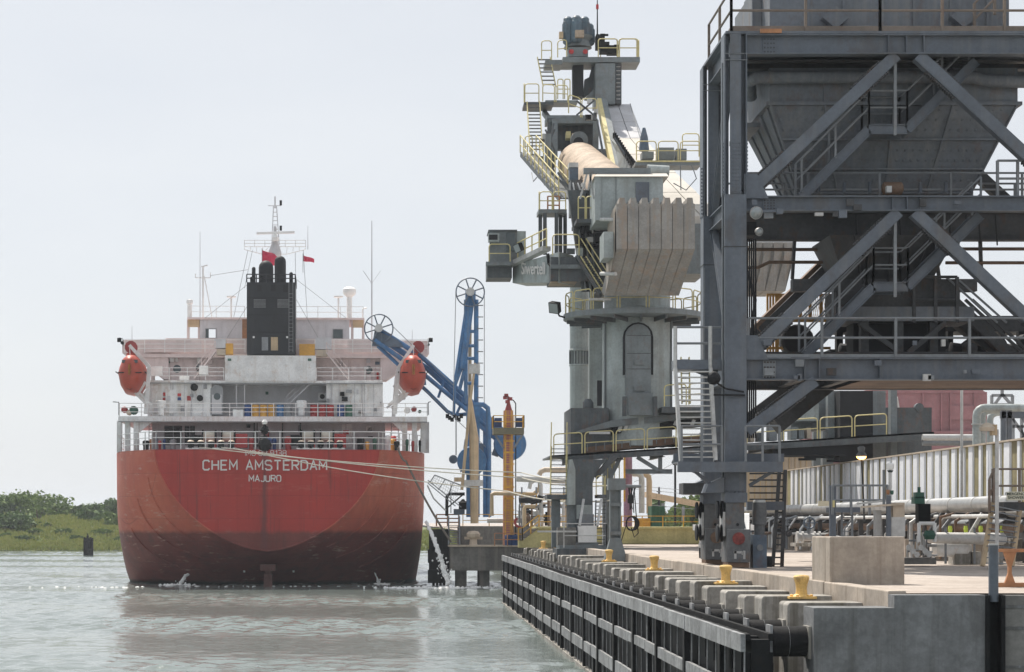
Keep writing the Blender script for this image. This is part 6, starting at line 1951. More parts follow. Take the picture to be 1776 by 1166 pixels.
for u, y_, v0, v1 in ((985, hy - .5, 78, 30), (1000, hy - .9, 74, 28), (1014, hy, 76, 30), (996, hy + .8, 76, 31), (1022, hy + .4, 80, 42)):
    a = P(u, v0, y_)
    h = PZ(v1, y_) - a.z
    mt = MB()
    mt.lathe(a, [(.2, 0), (.34, .12), (.34, h - .35), (.3, h - .32), (.3, h - .12), (.2, h)], 16)
    mo2 = mt.build('motor', MOT, un, True)
    fn = MB()
    for i in range(10):
        t = 2 * math.pi * i / 10
        fn.cbox((a.x + .35 * math.cos(t), a.y + .35 * math.sin(t), a.z + h * .45), (.05, .05, h * .6))
    fn.build('cooling_fins', MOT, mo2)
ub('terminal_box', P(998, 64, hy - 1.6), P(1013, 52, hy - 1.2), 'cream')
ub('terminal_box', P(970, 66, hy - .9), P(977, 55, hy - .5), 'tan')
for u in (991, 1015): MB().lathe(P(u, 90, hy - 1.02), [(.16, 0), (.16, .06)], 10, (0, -1, 0)).build('drain_plug', M['red'], un)
hyd = MB()
for i, (u, v, w_, h_) in enumerate(((1048, 84, 16, 18), (1062, 88, 18, 14), (1044, 68, 8, 14), (1068, 84, 8, 8), (1036, 74, 6, 24))):
    hyd.cbox(P(u, v, hy), (w_ * hy / F, .8, h_ * hy / F))
hyd.tube([P(1040, 66, hy), P(1046, 61, hy), P(1055, 61, hy)], .08, 6)
hyd.build('hydraulic_pack', M['blacksteel'], un)
MB().tube([P(1036, 80, hy), P(1036, 0, hy)], [.06, .03], 6).build('lightning_rod', M['blacksteel'], un)
MB().lathe(P(1036, 16, hy), [(.09, 0), (.09, .3)], 8).build('aviation_lamp', M['red'], un)
def lrail(name, a, b, *k): return MB().loops([a, b], *k).build(name, M['yellow'], un)
lrail('head_railing', P(938, 104, hy - 1.5), P(958, 104, hy - 1.5), 1.25, .8, .1, .035)
lrail('head_railing', P(966, 100, hy - 1.3), P(984, 98, hy - 1.3), 1.1, .7, .1, .035)
lrail('head_railing', P(1036, 99, hy - 1.3), P(1108, 99, hy - 1.3), 1.2, 1.2, .12, .035)
lrail('head_railing', P(1108, 99, hy - 1.3), P(1106, 98, hy + 1), 1.1, 1.2, .12, .035)
lrail('head_railing', P(1040, 99, hy + .9), P(1106, 99, hy + .9), 1.2, 1.2, .12, .035)
# stairs and landings down the left side of the boom
stair(953, 150, 943, 100, 22, 132.3, 133, 7, 'boom_stair', 'yellow', un, 'udark', 0)
ub('landing', P(909, 182, 130), P(960, 177, 132), 'udark')
ub('landing', P(946, 178, 131), P(1002, 174, 132.5), 'ugrey2')
lrail('landing_railing', P(909, 178, 130), P(936, 178, 130), 1.2, .95, .1, .035)
lrail('landing_railing', P(909, 178, 130), P(909, 177, 132), 1.2, .95, .1, .035)
lrail('landing_railing', P(940, 176, 131), P(986, 178, 130.8), 1.1, .8, .1, .035)
lrail('landing_railing', P(985, 196, 129), P(1008, 204, 128.6), 1.2, .75, .1, .035)
lrail('landing_railing', P(1008, 204, 128.6), P(1036, 204, 128.6), 1.2, .75, .1, .035)
lrail('landing_railing', P(966, 172, 132), P(990, 172, 132), 1.3, .5, .1, .035)
stair(930, 262, 925, 178, 22, 127, 130, 14, 'boom_stair', 'yellow', un, 'udark', 0)
# inclined walkway along the boom
a, b = P(916, 268, 127), P(984, 345, 116)
wk = MB()
for k in (-.45, .45):
    wk.bar(a + V((k, 0, 0)), b + V((k, 0, 0)), .1, .3)
wk.bar(a, b, .9, .06)
wk.build('boom_walkway', M['udark'], un)
mb = MB()
for k in (-.5, .5): mb.rail([a + V((k, 0, .1)), b + V((k, 0, .1))], 1.1, 1.2, .035, 1)
mb.loops([P(910, 272, 127.5), P(924, 272, 127.5)], 1.3, .6, .06, .035)
mb.build('walkway_railing', M['yellow'], un)
for u, v, y_ in ((934, 300, 123), (944, 312, 121)): ub('walkway_bracket', P(u, v + 8, y_), P(u + 10, v - 4, y_ + .4), 'udark')
for u0, u1, v0, v1, y_, m_ in ((946, 956, 232, 300, 126, 'ugrey2'), (950, 962, 205, 290, 129, 'udark')): ub('boom_head_side', P(u0, v1, y_), P(u1, v0, y_ + .6), m_)
# service lamp box on the boom and cable housing below
lb2 = ub('sensor_box', P(988, 312, 114), P(1003, 290, 114.8), 'blue_d')
ub('sensor_top', P(987, 290, 113.9), P(1003, 282, 114.9), 'galv')
ub('cable_tower', P(990, 372, 113), P(1012, 312, 114.5), 'udark')
# small maintenance platform on posts
my = 112.0
ub('maintenance_platform', P(934, 370, my), P(983, 363, my + 1.6), 'ugrey2')
MB().loops([P(935, 364, my), P(982, 364, my)], 1.0, .8, .06, .032).loops([P(935, 364, my), P(935, 364, my + 1.6)], 1.0, .8, .06, .032).build('maintenance_railing', M['yellow'], un)
MB().rail([P(950, 364, my + .8), P(970, 364, my + .8)], .75, .4, .04, 2).build('rack', M['orange'], un)
for u, y_ in ((937, my + .8), (945, my + .1), (965, my + .1), (972, my + .8), (980, my + 1.2)): MB().bar(P(u, 442, y_), P(u, 370, y_), .2, .2, (0, 1, 0)).build('platform_post', M['udark'], un)
stair(1010, 470, 1008, 346, 14, 109.5, 112, 18, 'pylon_ladder', 'yellow', un, 'udark', 0)
mb = MB()
mb.loops([P(1002, 380, 108), P(1030, 380, 108)], 1.2, .5, .06, .035).loops([P(1000, 376, 110), P(1030, 376, 110)], 1.3, .35, .06, .035)
mb.build('pylon_railing', M['yellow'], un)
ub('pylon_landing', P(1000, 386, 107.8), P(1034, 380, 111), 'udark')
# operator cab on its lettered cantilever girder
gz = [P(970, 437, 109), P(970, 490, 109), P(889, 491, 115), P(889, 460, 115)]
gg = MB()
gg.prism(gz, (.9, 1.5, 0))
ggo = gg.build('cab_girder', M['ugrey'], un)
ub('girder_head', P(955, 488, 109.1), P(1028, 446, 112), 'udark')
ub('girder_head_flange', P(955, 466, 108.9), P(1015, 459, 109.1), 'ugrey2')
ub('girder_bottom', P(955, 490, 109.2), P(1000, 487.5, 111), 'cream')
xd = (P(970, 460, 109) - P(889, 460, 115)).normalized()
nrm = xd.cross(V((0, 0, 1))).normalized()
if nrm.y > 0: nrm = -nrm
text('lettering', 'Siwertell', M['letter'], un, P(927, 467, 112.1) + nrm * .08, xd, (0, 0, 1), .95, .01, 1.0, .01)
MB().bar(P(886, 460, 114.8), P(948, 431, 110.6), .5, .25).build('girder_walkway', M['galv'], un)
MB().rail([P(886, 459, 114.8), P(948, 430, 110.6)], 1.05, .9, .035, 1).build('girder_railing', M['yellow'], un)
mb = MB()
mb.loops([P(957, 443, 108.9), P(1006, 443, 108.9)], 1.12, 1.1, .1, .035)
mb.build('girder_railing', M['yellow'], un)
ub('cab_floor', P(845, 482, 114), P(888, 456, 116), 'udark')
ub('cab_walkway', P(843, 460, 113.4), P(888, 454, 114), 'ugrey2')
MB().loops([P(847, 456, 113.5), P(886, 456, 113.5)], 1.05, 1.4, .08, .033).build('cab_railing', M['yellow'], un)
cb2 = MB().prism([P(849, 456, 114), P(896, 456, 114), P(896, 399, 114), P(849, 401, 114)], (.1, 2.2, 0)).build('operator_cab', M['ugrey2'], un)
ub('cab_side', P(896.3, 456, 114.05), P(912, 401, 116), 'ugrey')
ub('window', P(878, 436, 113.94), P(893, 404, 114.0), 'glass')
ac2 = ub('air_conditioner', P(847, 419, 113.5), P(866, 405, 114), 'ugrey')
ub('grille', P(848, 416, 113.47), P(863, 407, 113.52), 'soot')
ub('cab_roof', P(847, 401, 113.9), P(897, 398.5, 116), 'udark')
floodlight('black floodlight beside the operator cab railing', P(900, 430, 112.6), (-.7, -.6, -.3), .5)
# stair from the slewing platform up to the girder head
stair(1052, 510, 1012, 446, 9, 107.6, 108.6, 14, 'cab_stair', 'yellow', un, 'udark', 1.0)
MB().bar(P(1042, 512, 107.8), P(1000, 446, 108.8), .15, .4, (0, 1, 0)).build('cab_stair_string', M['udark'], un)
ub('lamp_tube', P(1022, 521, 107), P(1060, 517, 107.2), 'galv')
ub('lamp_tube', P(1022, 753, 107.7), P(1058, 749, 107.8), 'galv')
MB().tube([P(950, 440, 110), P(952, 458, 110), P(958, 464, 109)], .09, 6).build('cable_loop', M['blacksteel'], un, True)
# tall second counterweight seen through the portal and land side plates
for i in range(4):
    u0 = 1300 + i * 18
    MB().prism([P(u0 + 6, 420, 118), P(u0 + 23, 420, 118), P(u0 + 23, 445, 118), P(u0 + 8, 505, 118.6), P(u0 - 9, 505, 118.6), P(u0 + 6, 445, 118)], (0, 3, 0)).build('counterweight_slab', M['concrete_w'], un)
ub('hatch_plate', P(1532, 800, 114), P(1616, 707, 114.3), 'udark')
MB().lathe(P(1594, 707, 114), [(.25, -.1), (.25, .3)], 12, (0, 1, 0)).build('lug', M['udark'], un, True)
ub('chute_dark', P(1457, 800, 109.6), P(1514, 678, 112), 'soot')
ub('chute_frame', P(1436, 800, 111), P(1458, 678, 111.6), 'ugrey2')
ub('chute_frame', P(1514, 800, 111), P(1536, 678, 111.6), 'ugrey2')
ub('land_housing', P(1372, 745, 113), P(1440, 678, 116), 'ugrey2')
ub('land_housing', P(1380, 730, 111.5), P(1420, 700, 113), 'ugrey')
MB().prism([P(1340, 790, 108.3), P(1470, 790, 108.3), P(1470, 770, 108.3), P(1340, 770, 108.3)], (0, 3, 0)).build('land_underside', M['soot'], un)
for u, v, w_ in ((1400, 797, 30), (1445, 800, 22), (1420, 793, 50)): MB().bar(P(u - w_ / 2, v, 108), P(u + w_ / 2, v, 108), .15, .12).build('underslung_pipe', M['blacksteel'], un)
# small fittings that clutter the unloader: conduits, junction boxes, lamps, cable drops
rng5 = random.Random(55)
def cond(pts, r=.035, m='blacksteel', name='conduit'):
    return MB().tube([P(*p) for p in pts], r, 6).build(name, M[m], un, True)
for k in range(5):
    u = 1016 + k * 4
    cond([(u, 505, 109.3), (u - 8 + k, 430, 109.3), (u - 18 + 2 * k, 340, 110), (u - 22, 318, 111)], .05, 'blacksteel' if k % 2 else 'rail_grey')
for (u0, v0, u1, v1, y) in ((1066, 240, 1100, 300, 122), (1072, 250, 1106, 305, 121), (960, 215, 946, 300, 127), (1036, 212, 1052, 300, 124), (956, 300, 990, 330, 119), (968, 300, 1000, 345, 117)):
    MB().bar(P(u0, v0, y), P(u1, v1, y - 1), .12, .14, (0, 1, 0)).build('strut', M['udark'], un)
for i in range(26):
    u, v = rng5.choice(((rng5.uniform(985, 1050), rng5.uniform(395, 440)), (rng5.uniform(940, 965), rng5.uniform(225, 300)), (rng5.uniform(1010, 1030), rng5.uniform(320, 350)), (rng5.uniform(1015, 1040), rng5.uniform(160, 205))))
    y = 109.2 if v > 310 else 127.5
    c = P(u, v, y)
    MB().cbox(c, (rng5.uniform(.15, .45), .3, rng5.uniform(.15, .5))).build('junction_box', M[rng5.choice(('ugrey', 'udark', 'blacksteel', 'galv'))], un)
# lattice bracing of the boom head seen from below
for (a, b) in (((946, 300), (962, 262)), ((962, 300), (946, 262)), ((946, 262), (962, 225)), ((962, 262), (946, 225)), ((1000, 175), (1030, 200)), ((1030, 175), (1000, 200))):
    MB().bar(P(*a, 127), P(*b, 127), .1, .12, (0, 1, 0)).build('lattice_bar', M['udark'], un)
for (pts) in ([(1200, 287, 112), (1208, 310, 112), (1190, 330, 112), (1168, 318, 112)], [(1180, 287, 112), (1181, 330, 112)], [(1093, 180, 132), (1112, 245, 124)], [(938, 300, 122), (925, 315, 122), (922, 300, 124)]):
    cond(pts, .03, 'rail_grey', 'cable')
# column details: vertical conduits, weld seams, ladder, door
for u in (1048, 1160):
    t = math.asin(max(-1, min(1, (u - 1105) / 61)))
    x, y = cc.x + (r + .05) * math.sin(t), cc.y - (r + .05) * math.cos(t)
    MB().tube([(x, y, PZ(715, 110.5)), (x, y, PZ(560, 110.5))], .05, 6).build('conduit', M['ugrey2'], un)
for v in (600, 655): MB().lathe((cc.x, cc.y, PZ(v, 110.5)), [(r + .004, -.03), (r + .012, 0), (r + .004, .03)], 48).build('weld_seam', M['ugrey'], un, True)
ub('column_door', P(1036, 704, 109), P(1044, 660, 109.2), 'soot')
stair(1190, 700, 1188, 620, 14, 109, 109.5, 10, 'column_ladder', 'yellow', un, 'udark', 0)
MB().loops([P(1150, 705, 107.5), P(1235, 700, 107.5)], 1.12, 1.2, .14, .033).build('upper_deck_railing', M['yellow'], un)
ub('upper_deck', P(1148, 716, 107.6), P(1240, 706, 110), 'udark')
# machinery on the deck behind the railings
for i in range(16):
    u = 1030 + i * 13 + rng5.uniform(-4, 4)
    h = rng5.uniform(6, 16)
    v = dv(u) - 2
    ub('deck_machinery', P(u, v, 110.5), P(u + rng5.uniform(5, 11), v - h, 111.3), rng5.choice(('udark', 'rustm', 'ugrey2', 'soot')))
for i in range(10):
    u = 1250 + i * 17 + rng5.uniform(-4, 4)
    v = dv(u) - 2
    ub('deck_machinery', P(u, v, 111), P(u + rng5.uniform(6, 14), v - rng5.uniform(10, 34), 112), rng5.choice(('udark', 'beige', 'ugrey', 'ugrey2', 'rail_grey')))
# beams under the deck
for u in (990, 1080, 1150, 1240, 1330): MB().ibeam(P(u, dv(u) + 9, 108.2), P(u, dv(u) + 9, 108.2) + V((0, 5.8, 0)), .2, .35).build('cross_beam', M['udark'], un)
# ------------------------------------------------------------------ travelling hopper portal, nearest machine
HY, HB = 62.0, 66.4      # front and back frame
k62 = HY / F
hp = thing('hopper_portal', 'dark grey steel portal carrying a large riveted hopper at the right', 'hopper portal', (PX(1272, HY), HY, GZ))
def hb_(name, a, b, m='steel', parent=hp): return MB().box(a, b).build(name, M[m], parent)
XL, XC = PX(1273, HY), PX(1560, HY)
XR = 22.3
def leg(x, y, name='leg'):
    w_, z0, z1 = .66, PZ(860, HY), PZ(63, HY)
    zs = PZ(340, HY)
    l = MB()
    # lower box section, upper open I section
    l.box((x - w_ / 2, y - .32, z0), (x + w_ / 2, y + .32, zs))
    o = l.build(name, M['steel'], hp)
    u_ = MB()
    u_.box((x - .17, y - .3, zs), (x + .17, y - .27, z1))
    u_.box((x - .02, y - .27, zs), (x + .02, y + .3, z1))
    for s_ in (-1, 1):
        u_.box((x + s_ * w_ / 2 - .02, y - .33, zs), (x + s_ * w_ / 2 + .02, y + .33, z1))
        u_.box((x + s_ * .17, y - .05, zs), (x + s_ * (w_ / 2 - .02), y - .02, z1))
    u_.build('upper_leg', M['steel'], o)
    for v in (97, 108):
        hb_('stiffener', (x - w_ / 2 - .03, y - .34, PZ(v + .5, HY)), (x + w_ / 2 + .03, y - .28, PZ(v - .5, HY)), 'rail_grey', o)
    sp = MB()
    for s_ in (-1, 1): sp.box((x + s_ * .345 - .01, y - .34, PZ(338, HY)), (x + s_ * .345 + .01, y + .3, PZ(245, HY)))
    sp.box((x - .17, y - .325, PZ(338, HY)), (x + .17, y - .301, PZ(245, HY)))
    sp.build('splice_plate', M['steel'], o)
    bo_ = MB()
    for i in range(14):
        z = PZ(335 - i * 6.4, HY)
        for s_ in (-1, 1):
            bo_.cbox((x + s_ * .365, y - .22, z), (.05, .05, .05))
            for xx in (.05, .12): bo_.cbox((x + s_ * xx, y - .335, z), (.035, .025, .035))
    tag(bo_.build('splice_bolts', M['steel'], o), kind='stuff')
    ring = MB().box((x - w_ / 2 - .015, y - .335, PZ(431, HY)), (x + w_ / 2 + .015, y + .335, PZ(429.5, HY))).build('weld_ring', M['steel_dark'], o)
    return o
for x in (XL, XR):
    for y in (HY, HB): leg(x, y)
# beams: front and back at three levels
def beam(x0, x1, y, v0, v1, m='steel', ref=HY, tag_='beam', stiff=()):
    z0, z1 = PZ(v1, ref), PZ(v0, ref)
    b = MB().ibeam((x0, y, (z0 + z1) / 2), (x1, y, (z0 + z1) / 2), .42, z1 - z0, .035)
    o = b.build(tag_, M[m], hp)
    for u in stiff:
        x = PX(u, ref)
        hb_('web_stiffener', (x - .012, y - .19, z0 + .035), (x + .012, y - .02, z1 - .035), m, o)
    return o
for (v0, v1, st_) in ((63, 97, (1538, 1569, 1599)), (342, 368, (1545, 1570, 1593)), (622, 660, (1393, 1418, 1523))):
    o = beam(XL + .34, XR - .34, HY - .08, v0, v1, stiff=st_)
    g = hb_('gusset_splice', (PX(1322, HY), HY - .13, PZ(v1 - 4, HY)), (PX(1344, HY), HY - .105, PZ(v0 + 4, HY)), 'rail_grey' if v0 > 400 else 'steel', o)
    bl = MB()
    for i in range(4):
        for j in range(4): bl.cbox((PX(1325 + i * 5.3, HY), HY - .14, PZ(v0 + 7 + j * (v1 - v0 - 12) / 3, HY)), (.04, .03, .04))
    tag(bl.build('gusset_bolts', M['steel_dark'], o), kind='stuff')
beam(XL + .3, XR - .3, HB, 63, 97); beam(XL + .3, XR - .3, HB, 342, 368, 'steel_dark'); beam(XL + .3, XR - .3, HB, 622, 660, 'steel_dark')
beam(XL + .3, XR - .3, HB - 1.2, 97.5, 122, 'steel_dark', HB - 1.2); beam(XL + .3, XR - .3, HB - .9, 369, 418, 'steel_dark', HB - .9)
for x in (XL, XR):
    for v0, v1 in ((63, 97), (342, 368), (622, 660)):
        z0, z1 = PZ(v1, HY), PZ(v0, HY)
        MB().ibeam((x, HY + .33, (z0 + z1) / 2), (x, HB - .33, (z0 + z1) / 2), .3, z1 - z0, .035).build('side_beam', M['steel'], hp)
for u in (1400, 1480, 1640, 1720):
    z = (PZ(660, HY) + PZ(622, HY)) / 2
    MB().ibeam((PX(u, HY), HY + .2, z), (PX(u, HY), HB - .2, z), .25, .55, .03).build('cross_beam', M['steel_dark'], hp)
hb_('floor_plate', (XL + .4, HY + .15, PZ(621, HY)), (XR - .4, HY + 1.3, PZ(619.5, HY)), 'steel_dark')
hb_('floor_plate', (PX(1500, HY), HY + .4, PZ(659, HY)), (XR - .4, HB - .3, PZ(658, HY)), 'rustm')
# chevron braces, front and back
def brace(a, b, y, m='steel', w_=.36, h_=.34, bolts=True):
    p, q = P(a[0], a[1], HY), P(b[0], b[1], HY)
    p.y = q.y = y
    o = MB().ibeam(p, q, h_, w_, .03).build('brace', M[m], hp)
    MB().bar(p + V((0, -.17, 0)), q + V((0, -.17, 0)), .02, w_ - .06).build('brace_web', M[m], o)
    if bolts:
        bl = MB()
        d = (q - p).normalized()
        n = V((d.z, 0, -d.x))
        for e_, s_ in ((p, d), (q, -d)):
            for i in range(14):
                for k in (-1, 1): bl.cbox(e_ + s_ * (.55 + i * .085) + n * k * (w_ / 2 + .03), (.055, .26, .07))
        tag(bl.build('brace_bolts', M['steel_dark'], o), kind='stuff')
for l in (((1552, 98), (1294, 338)), ((1590, 98), (1850, 338)), ((1556, 369), (1296, 618)), ((1584, 369), (1850, 618)), ((1412, 661), (1294, 748))): brace(l[0], l[1], HY - .05)
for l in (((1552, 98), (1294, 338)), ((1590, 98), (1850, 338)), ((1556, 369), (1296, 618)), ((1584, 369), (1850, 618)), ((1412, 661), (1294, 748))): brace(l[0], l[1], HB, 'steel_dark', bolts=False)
for y in (HY + 2.2,):
    for x in (XL,): MB().ibeam((x, HY + .4, PZ(620, HY)), (x, HB - .4, PZ(368, HY)), .2, .3, .03).build('side_brace', M['steel'], hp)
    MB().ibeam((XL, HB - .4, PZ(340, HY)), (XL, HY + .4, PZ(100, HY)), .2, .3, .03).build('side_brace', M['steel'], hp)
# stairs in the portal with channel stringers
def pstair(pts, y, name='stair'):
    P_ = [V((PX(u, HY), y, PZ(v, HY))) for u, v in pts]
    s_ = MB()
    for a, b in zip(P_, P_[1:]):
        for dy in (0, .9):
            s_.ibeam(a + V((0, dy, 0)), b + V((0, dy, 0)), .14, .3, .025)
    o = s_.build(name, M['steel'], hp)
    t_ = MB()
    for a, b in zip(P_, P_[1:]):
        n = max(1, int(abs(b.z - a.z) / .2))
        if abs(b.z - a.z) < .2:
            t_.box((a.x, y, a.z + .1), (b.x, y + .9, a.z + .14)); continue
        for i in range(n):
            p = a.lerp(b, (i + .5) / n)
            t_.box((p.x - .12, y + .05, p.z - .02), (p.x + .12, y + .85, p.z + .01))
    t_.build('treads', M['steel_dark'], o)
    r_ = MB()
    for dy in (-.03, .93): r_.rail([p + V((0, dy, .15)) for p in P_], 1.05, 1.5, .03, 1)
    r_.build('handrail', M['rail_grey'], o)
pstair([(1398, 336), (1516, 217), (1583, 217), (1705, 97)], HY + .7)
pstair([(1404, 614), (1524, 493), (1584, 493), (1712, 368)], HY + .7)
for v0, v1 in ((112, 236), (372, 516)):
    MB().bar((PX(1551, HY), HY - .1, PZ(v1, HY)), (PX(1551, HY), HY - .1, PZ(v0, HY)), .09, .09, (0, 1, 0)).build('hanger', M['rail_grey'], hp)
# walkways along the middle levels
def walk(v, y, x0, x1, m='rail_grey', sp=1.9):
    z = PZ(v, y)
    r_ = MB().rail([(x0, y, z), (x1, y, z)], 1.1, 2.3, .035, 1, .12)
    r_.build('railing', M[m], hp)
z1 = PZ(621, HY)
MB().rail([(XL + .4, HY - .2, z1), (XR - .4, HY - .2, z1)], 1.2, 2.3, .04, 1, .1).build('railing', M['rail_grey'], hp)
z2 = PZ(341, HY)
MB().rail([(XL + .4, HB - .5, z2), (XR - .4, HB - .5, z2)], 1.05, 1.9, .035, 1).build('railing', M['rail_grey'], hp)
MB().rail([(XL + .4, HY + 1.9, z2), (XR - .4, HY + 1.9, z2)], 1.05, 2.2, .035, 1).build('railing', M['rail_grey'], hp)
MB().rail([(PX(1730, HY), HY, z2), (PX(1800, HY), HY, z2)], 1.1, .7, .04, 1).build('railing', M['rail_grey'], hp)
# top deck railing (brownish), running round the left corner
z3 = PZ(58, HY)
br = mat('brown_dusty_rail', (.2, .16, .13), .6, var=.15, rust=.3)
MB().rail([(XL - .1, HB, z3), (XL - .1, HY - .1, z3), (PX(1525, HY), HY - .1, z3), (XR, HY - .1, z3)], 1.35, 1.95, .04, 1, .2).build('top_railing', br, hp)
MB().box((XL - .3, HY - .3, PZ(62.5, HY)), (XR, HB + .3, z3)).build('top_floor', M['steel'], hp)
MB().box((PX(1315, HY), HY - .36, PZ(62, HY)), (PX(1352, HY), HY - .31, PZ(55, HY))).build('warning_plate', M['orange'], hp)
# hopper: upper box, flange, tapering body with ribs and rows of bolts
hy0, hy1 = 63.7, 68.5
xa, xb = PX(1335, hy0), PX(1765, hy0)
zA, zB, zC = PZ(40, hy0), PZ(180, hy0), PZ(352, hy0)
xa2, xb2 = PX(1408, hy0), PX(1688, hy0)
hop = MB().box((xa, hy0, zB), (xb, hy1, PZ(118, hy0))).build('hopper_upper', M['hopper'], hp)
tp_ = MB()
dy_ = 1.2
tp_.add([(xa, hy0, zB), (xb, hy0, zB), (xb, hy1, zB), (xa, hy1, zB), (xa2, hy0 + dy_, zC), (xb2, hy0 + dy_, zC), (xb2, hy1 - dy_, zC), (xa2, hy1 - dy_, zC)],
        [(0, 1, 5, 4), (1, 2, 6, 5), (2, 3, 7, 6), (3, 0, 4, 7), (4, 5, 6, 7)])
hop2 = tp_.build('hopper_cone', M['hopper'], hp)
hb_('hopper_flange', (xa - .12, hy0 - .1, zB - .06), (xb + .12, hy1 + .1, zB + .05), 'hopper', hop2)
hb_('pipe_collar', (xa - .5, hy0 + 1.5, zB - .45), (xa - .02, hy1, zB - .3), 'hopper', hop2)
def cone_pt(s_, t_, off=.0):
    a, b = V((xa, hy0, zB)), V((xb, hy0, zB))
    c, d = V((xa2, hy0 + dy_, zC)), V((xb2, hy0 + dy_, zC))
    return a.lerp(b, s_).lerp(c.lerp(d, s_), t_) + V((0, -off, 0))
for s_ in (.0, .22, .5, .74, 1.0):
    MB().bar(cone_pt(s_, 0, .04), cone_pt(s_, 1, .04), .05, .1, (0, 1, 0)).build('hopper_rib', M['hopper'], hop2)
for t_ in (.34, .62, .85): MB().bar(cone_pt(0, t_, .05), cone_pt(1, t_, .05), .1, .06).build('hopper_rib', M['hopper'], hop2)
bl = MB()
for i in range(26):
    for j in range(9):
        p = cone_pt((i + .6) / 27, (j + .6) / 10.5, .015)
        bl.cbox(p, (.06, .04, .06))
tag(bl.build('liner_bolts', M['hopper'], hop2), kind='stuff')
for j in range(4):
    t0 = V((xa - .02, hy0 + .4 + j * 1.2, zB)); t1 = V((xa2 - .02, hy0 + dy_ + (hy1 - hy0 - 2 * dy_) * (j + .3) / 4, zC))
    MB().bar(t0, t1, .08, .14, (0, 1, 0)).build('side_rib', M['hopper'], hop2)
for s_ in (.22, .5, .74): hb_('upper_rib', (xa + (xb - xa) * s_ - .03, hy0 - .06, zB + .06), (xa + (xb - xa) * s_ + .03, hy0, PZ(118, hy0)), 'hopper', hop)
# top machinery house on the portal
ut = MB().box((PX(1335, hy0), hy0, PZ(58, HY)), (PX(1750, hy0), hy1, PZ(-90, HY))).build('top_house', M['hopper'], hp)
hb_('top_house_side', (PX(1300, hy0), hy0 + 1.2, PZ(58, HY)), (PX(1334.5, hy0), hy1, PZ(30, HY)), 'hopper')
hb_('top_house_side', (PX(1318, hy0), hy0 + 1.4, PZ(30, HY)), (PX(1334.5, hy0), hy1, PZ(-60, HY)), 'hopper')
for u in (1402, 1463, 1530, 1585, 1648, 1712): hb_('house_rib', (PX(u, hy0) - .04, hy0 - .07, PZ(57, HY)), (PX(u, hy0) + .04, hy0, PZ(-60, HY)), 'hopper', ut)
for u, v in ((1446, 35), (1667, 33)):
    c = P(u, v, hy0 - .1)
    s_ = 23 * hy0 / F
    MB().prism([c + V((-s_, 0, 0)), c + V((0, 0, -s_ * .85)), c + V((s_, 0, 0)), c + V((0, 0, s_ * .85))], (0, -.35, 0)).build('explosion_vent', M['hopper'], ut)
MB().tube([P(1302, 170, 65.5), P(1300, 142, 65), P(1314, 134, 63.4), P(1530, 134, 63.4), P(1690, 134, 63.4), P(1712, 140, 63.4), P(1790, 142, 63.4)], .2, 12).build('dust_pipe', M['hopper'], hp, True)
# upper stair rail at the top right
MB().rail([P(1690, 62, 62.6), P(1760, -10, 62.6)], 1.0, .9, .04, 1).build('top_stair_rail', br, hp)
# vibrator motor on the hopper mouth
vb = MB().lathe(P(1530, 327, 63.4), [(.12, 0), (.2, .05), (.2, .6), (.12, .65)], 12, (1, 0, 0)).build('vibrator_motor', M['rustm'], hp, True)
MB().cbox(P(1541, 329, 63.1), (.16, .2, .2)).build('motor_box', M['galv'], hp)
# lower hopper and feeder under the middle beams
ly = 64.4
lo = MB()
a0, a1, z_a, z_b = PX(1430, ly), PX(1648, ly), PZ(414, ly), PZ(505, ly)
b0, b1 = PX(1470, ly), PX(1606, ly)
lo.add([(a0, ly - .8, z_a), (a1, ly - .8, z_a), (a1, ly + 2, z_a), (a0, ly + 2, z_a), (b0, ly, z_b), (b1, ly, z_b), (b1, ly + 1.5, z_b), (b0, ly + 1.5, z_b)],
       [(0, 1, 5, 4), (1, 2, 6, 5), (2, 3, 7, 6), (3, 0, 4, 7), (4, 5, 6, 7), (0, 3, 2, 1)])
lo.build('lower_hopper', M['steel_dark'], hp)
for i in range(3):
    a, b = V((a0 + (a1 - a0) * (.2 + .3 * i), ly - .84, z_a)), V((b0 + (b1 - b0) * (.2 + .3 * i), ly - .04, z_b))
    MB().bar(a, b, .06, .12, (0, 1, 0)).build('hopper_rib', M['steel_dark'], hp)
hb_('feeder_beam', P(1375, 505, ly - .2), P(1695, 484, ly + .2), 'steel_dark')
hb_('feeder_beam', P(1375, 505, ly + 1.7), P(1695, 484, ly + 2), 'steel_dark')
hb_('feeder_body', P(1450, 545, ly - .3), P(1665, 505, ly + 1.4), 'steel_dark')
hb_('feeder_pan', P(1455, 557, ly - .5), P(1690, 532, ly + 1.4), 'hopper')
hb_('discharge_chute', P(1480, 612, ly + .2), P(1640, 557, ly + 1.2), 'soot')
for u in (1500, 1560, 1620): hb_('feeder_post', P(u - 7, 618, ly - .4), P(u + 7, 557, ly - .1), 'steel_dark')
for l in (((1490, 560), (1560, 612)), ((1640, 560), (1575, 612))): MB().bar(P(*l[0], ly - .6), P(*l[1], ly - .6), .15, .2, (0, 1, 0)).build('feeder_brace', M['steel_dark'], hp)
MB().rail([P(1585, 560, ly - .5), P(1660, 560, ly - .5)], 1.45, .9, .05, 1).build('feeder_railing', M['steel_dark'], hp)
# horizontal service pipes
for pts in (((1290, 433), (1440, 433)), ((1640, 432), (1900, 432)), ((1293, 465), (1315, 464), (1334, 455), (1460, 455)), ((1640, 456), (1900, 456))):
    MB().tube([P(u, v, HB - .5) for u, v in pts], .055, 8).build('service_pipe', M['rustm'], hp, True)
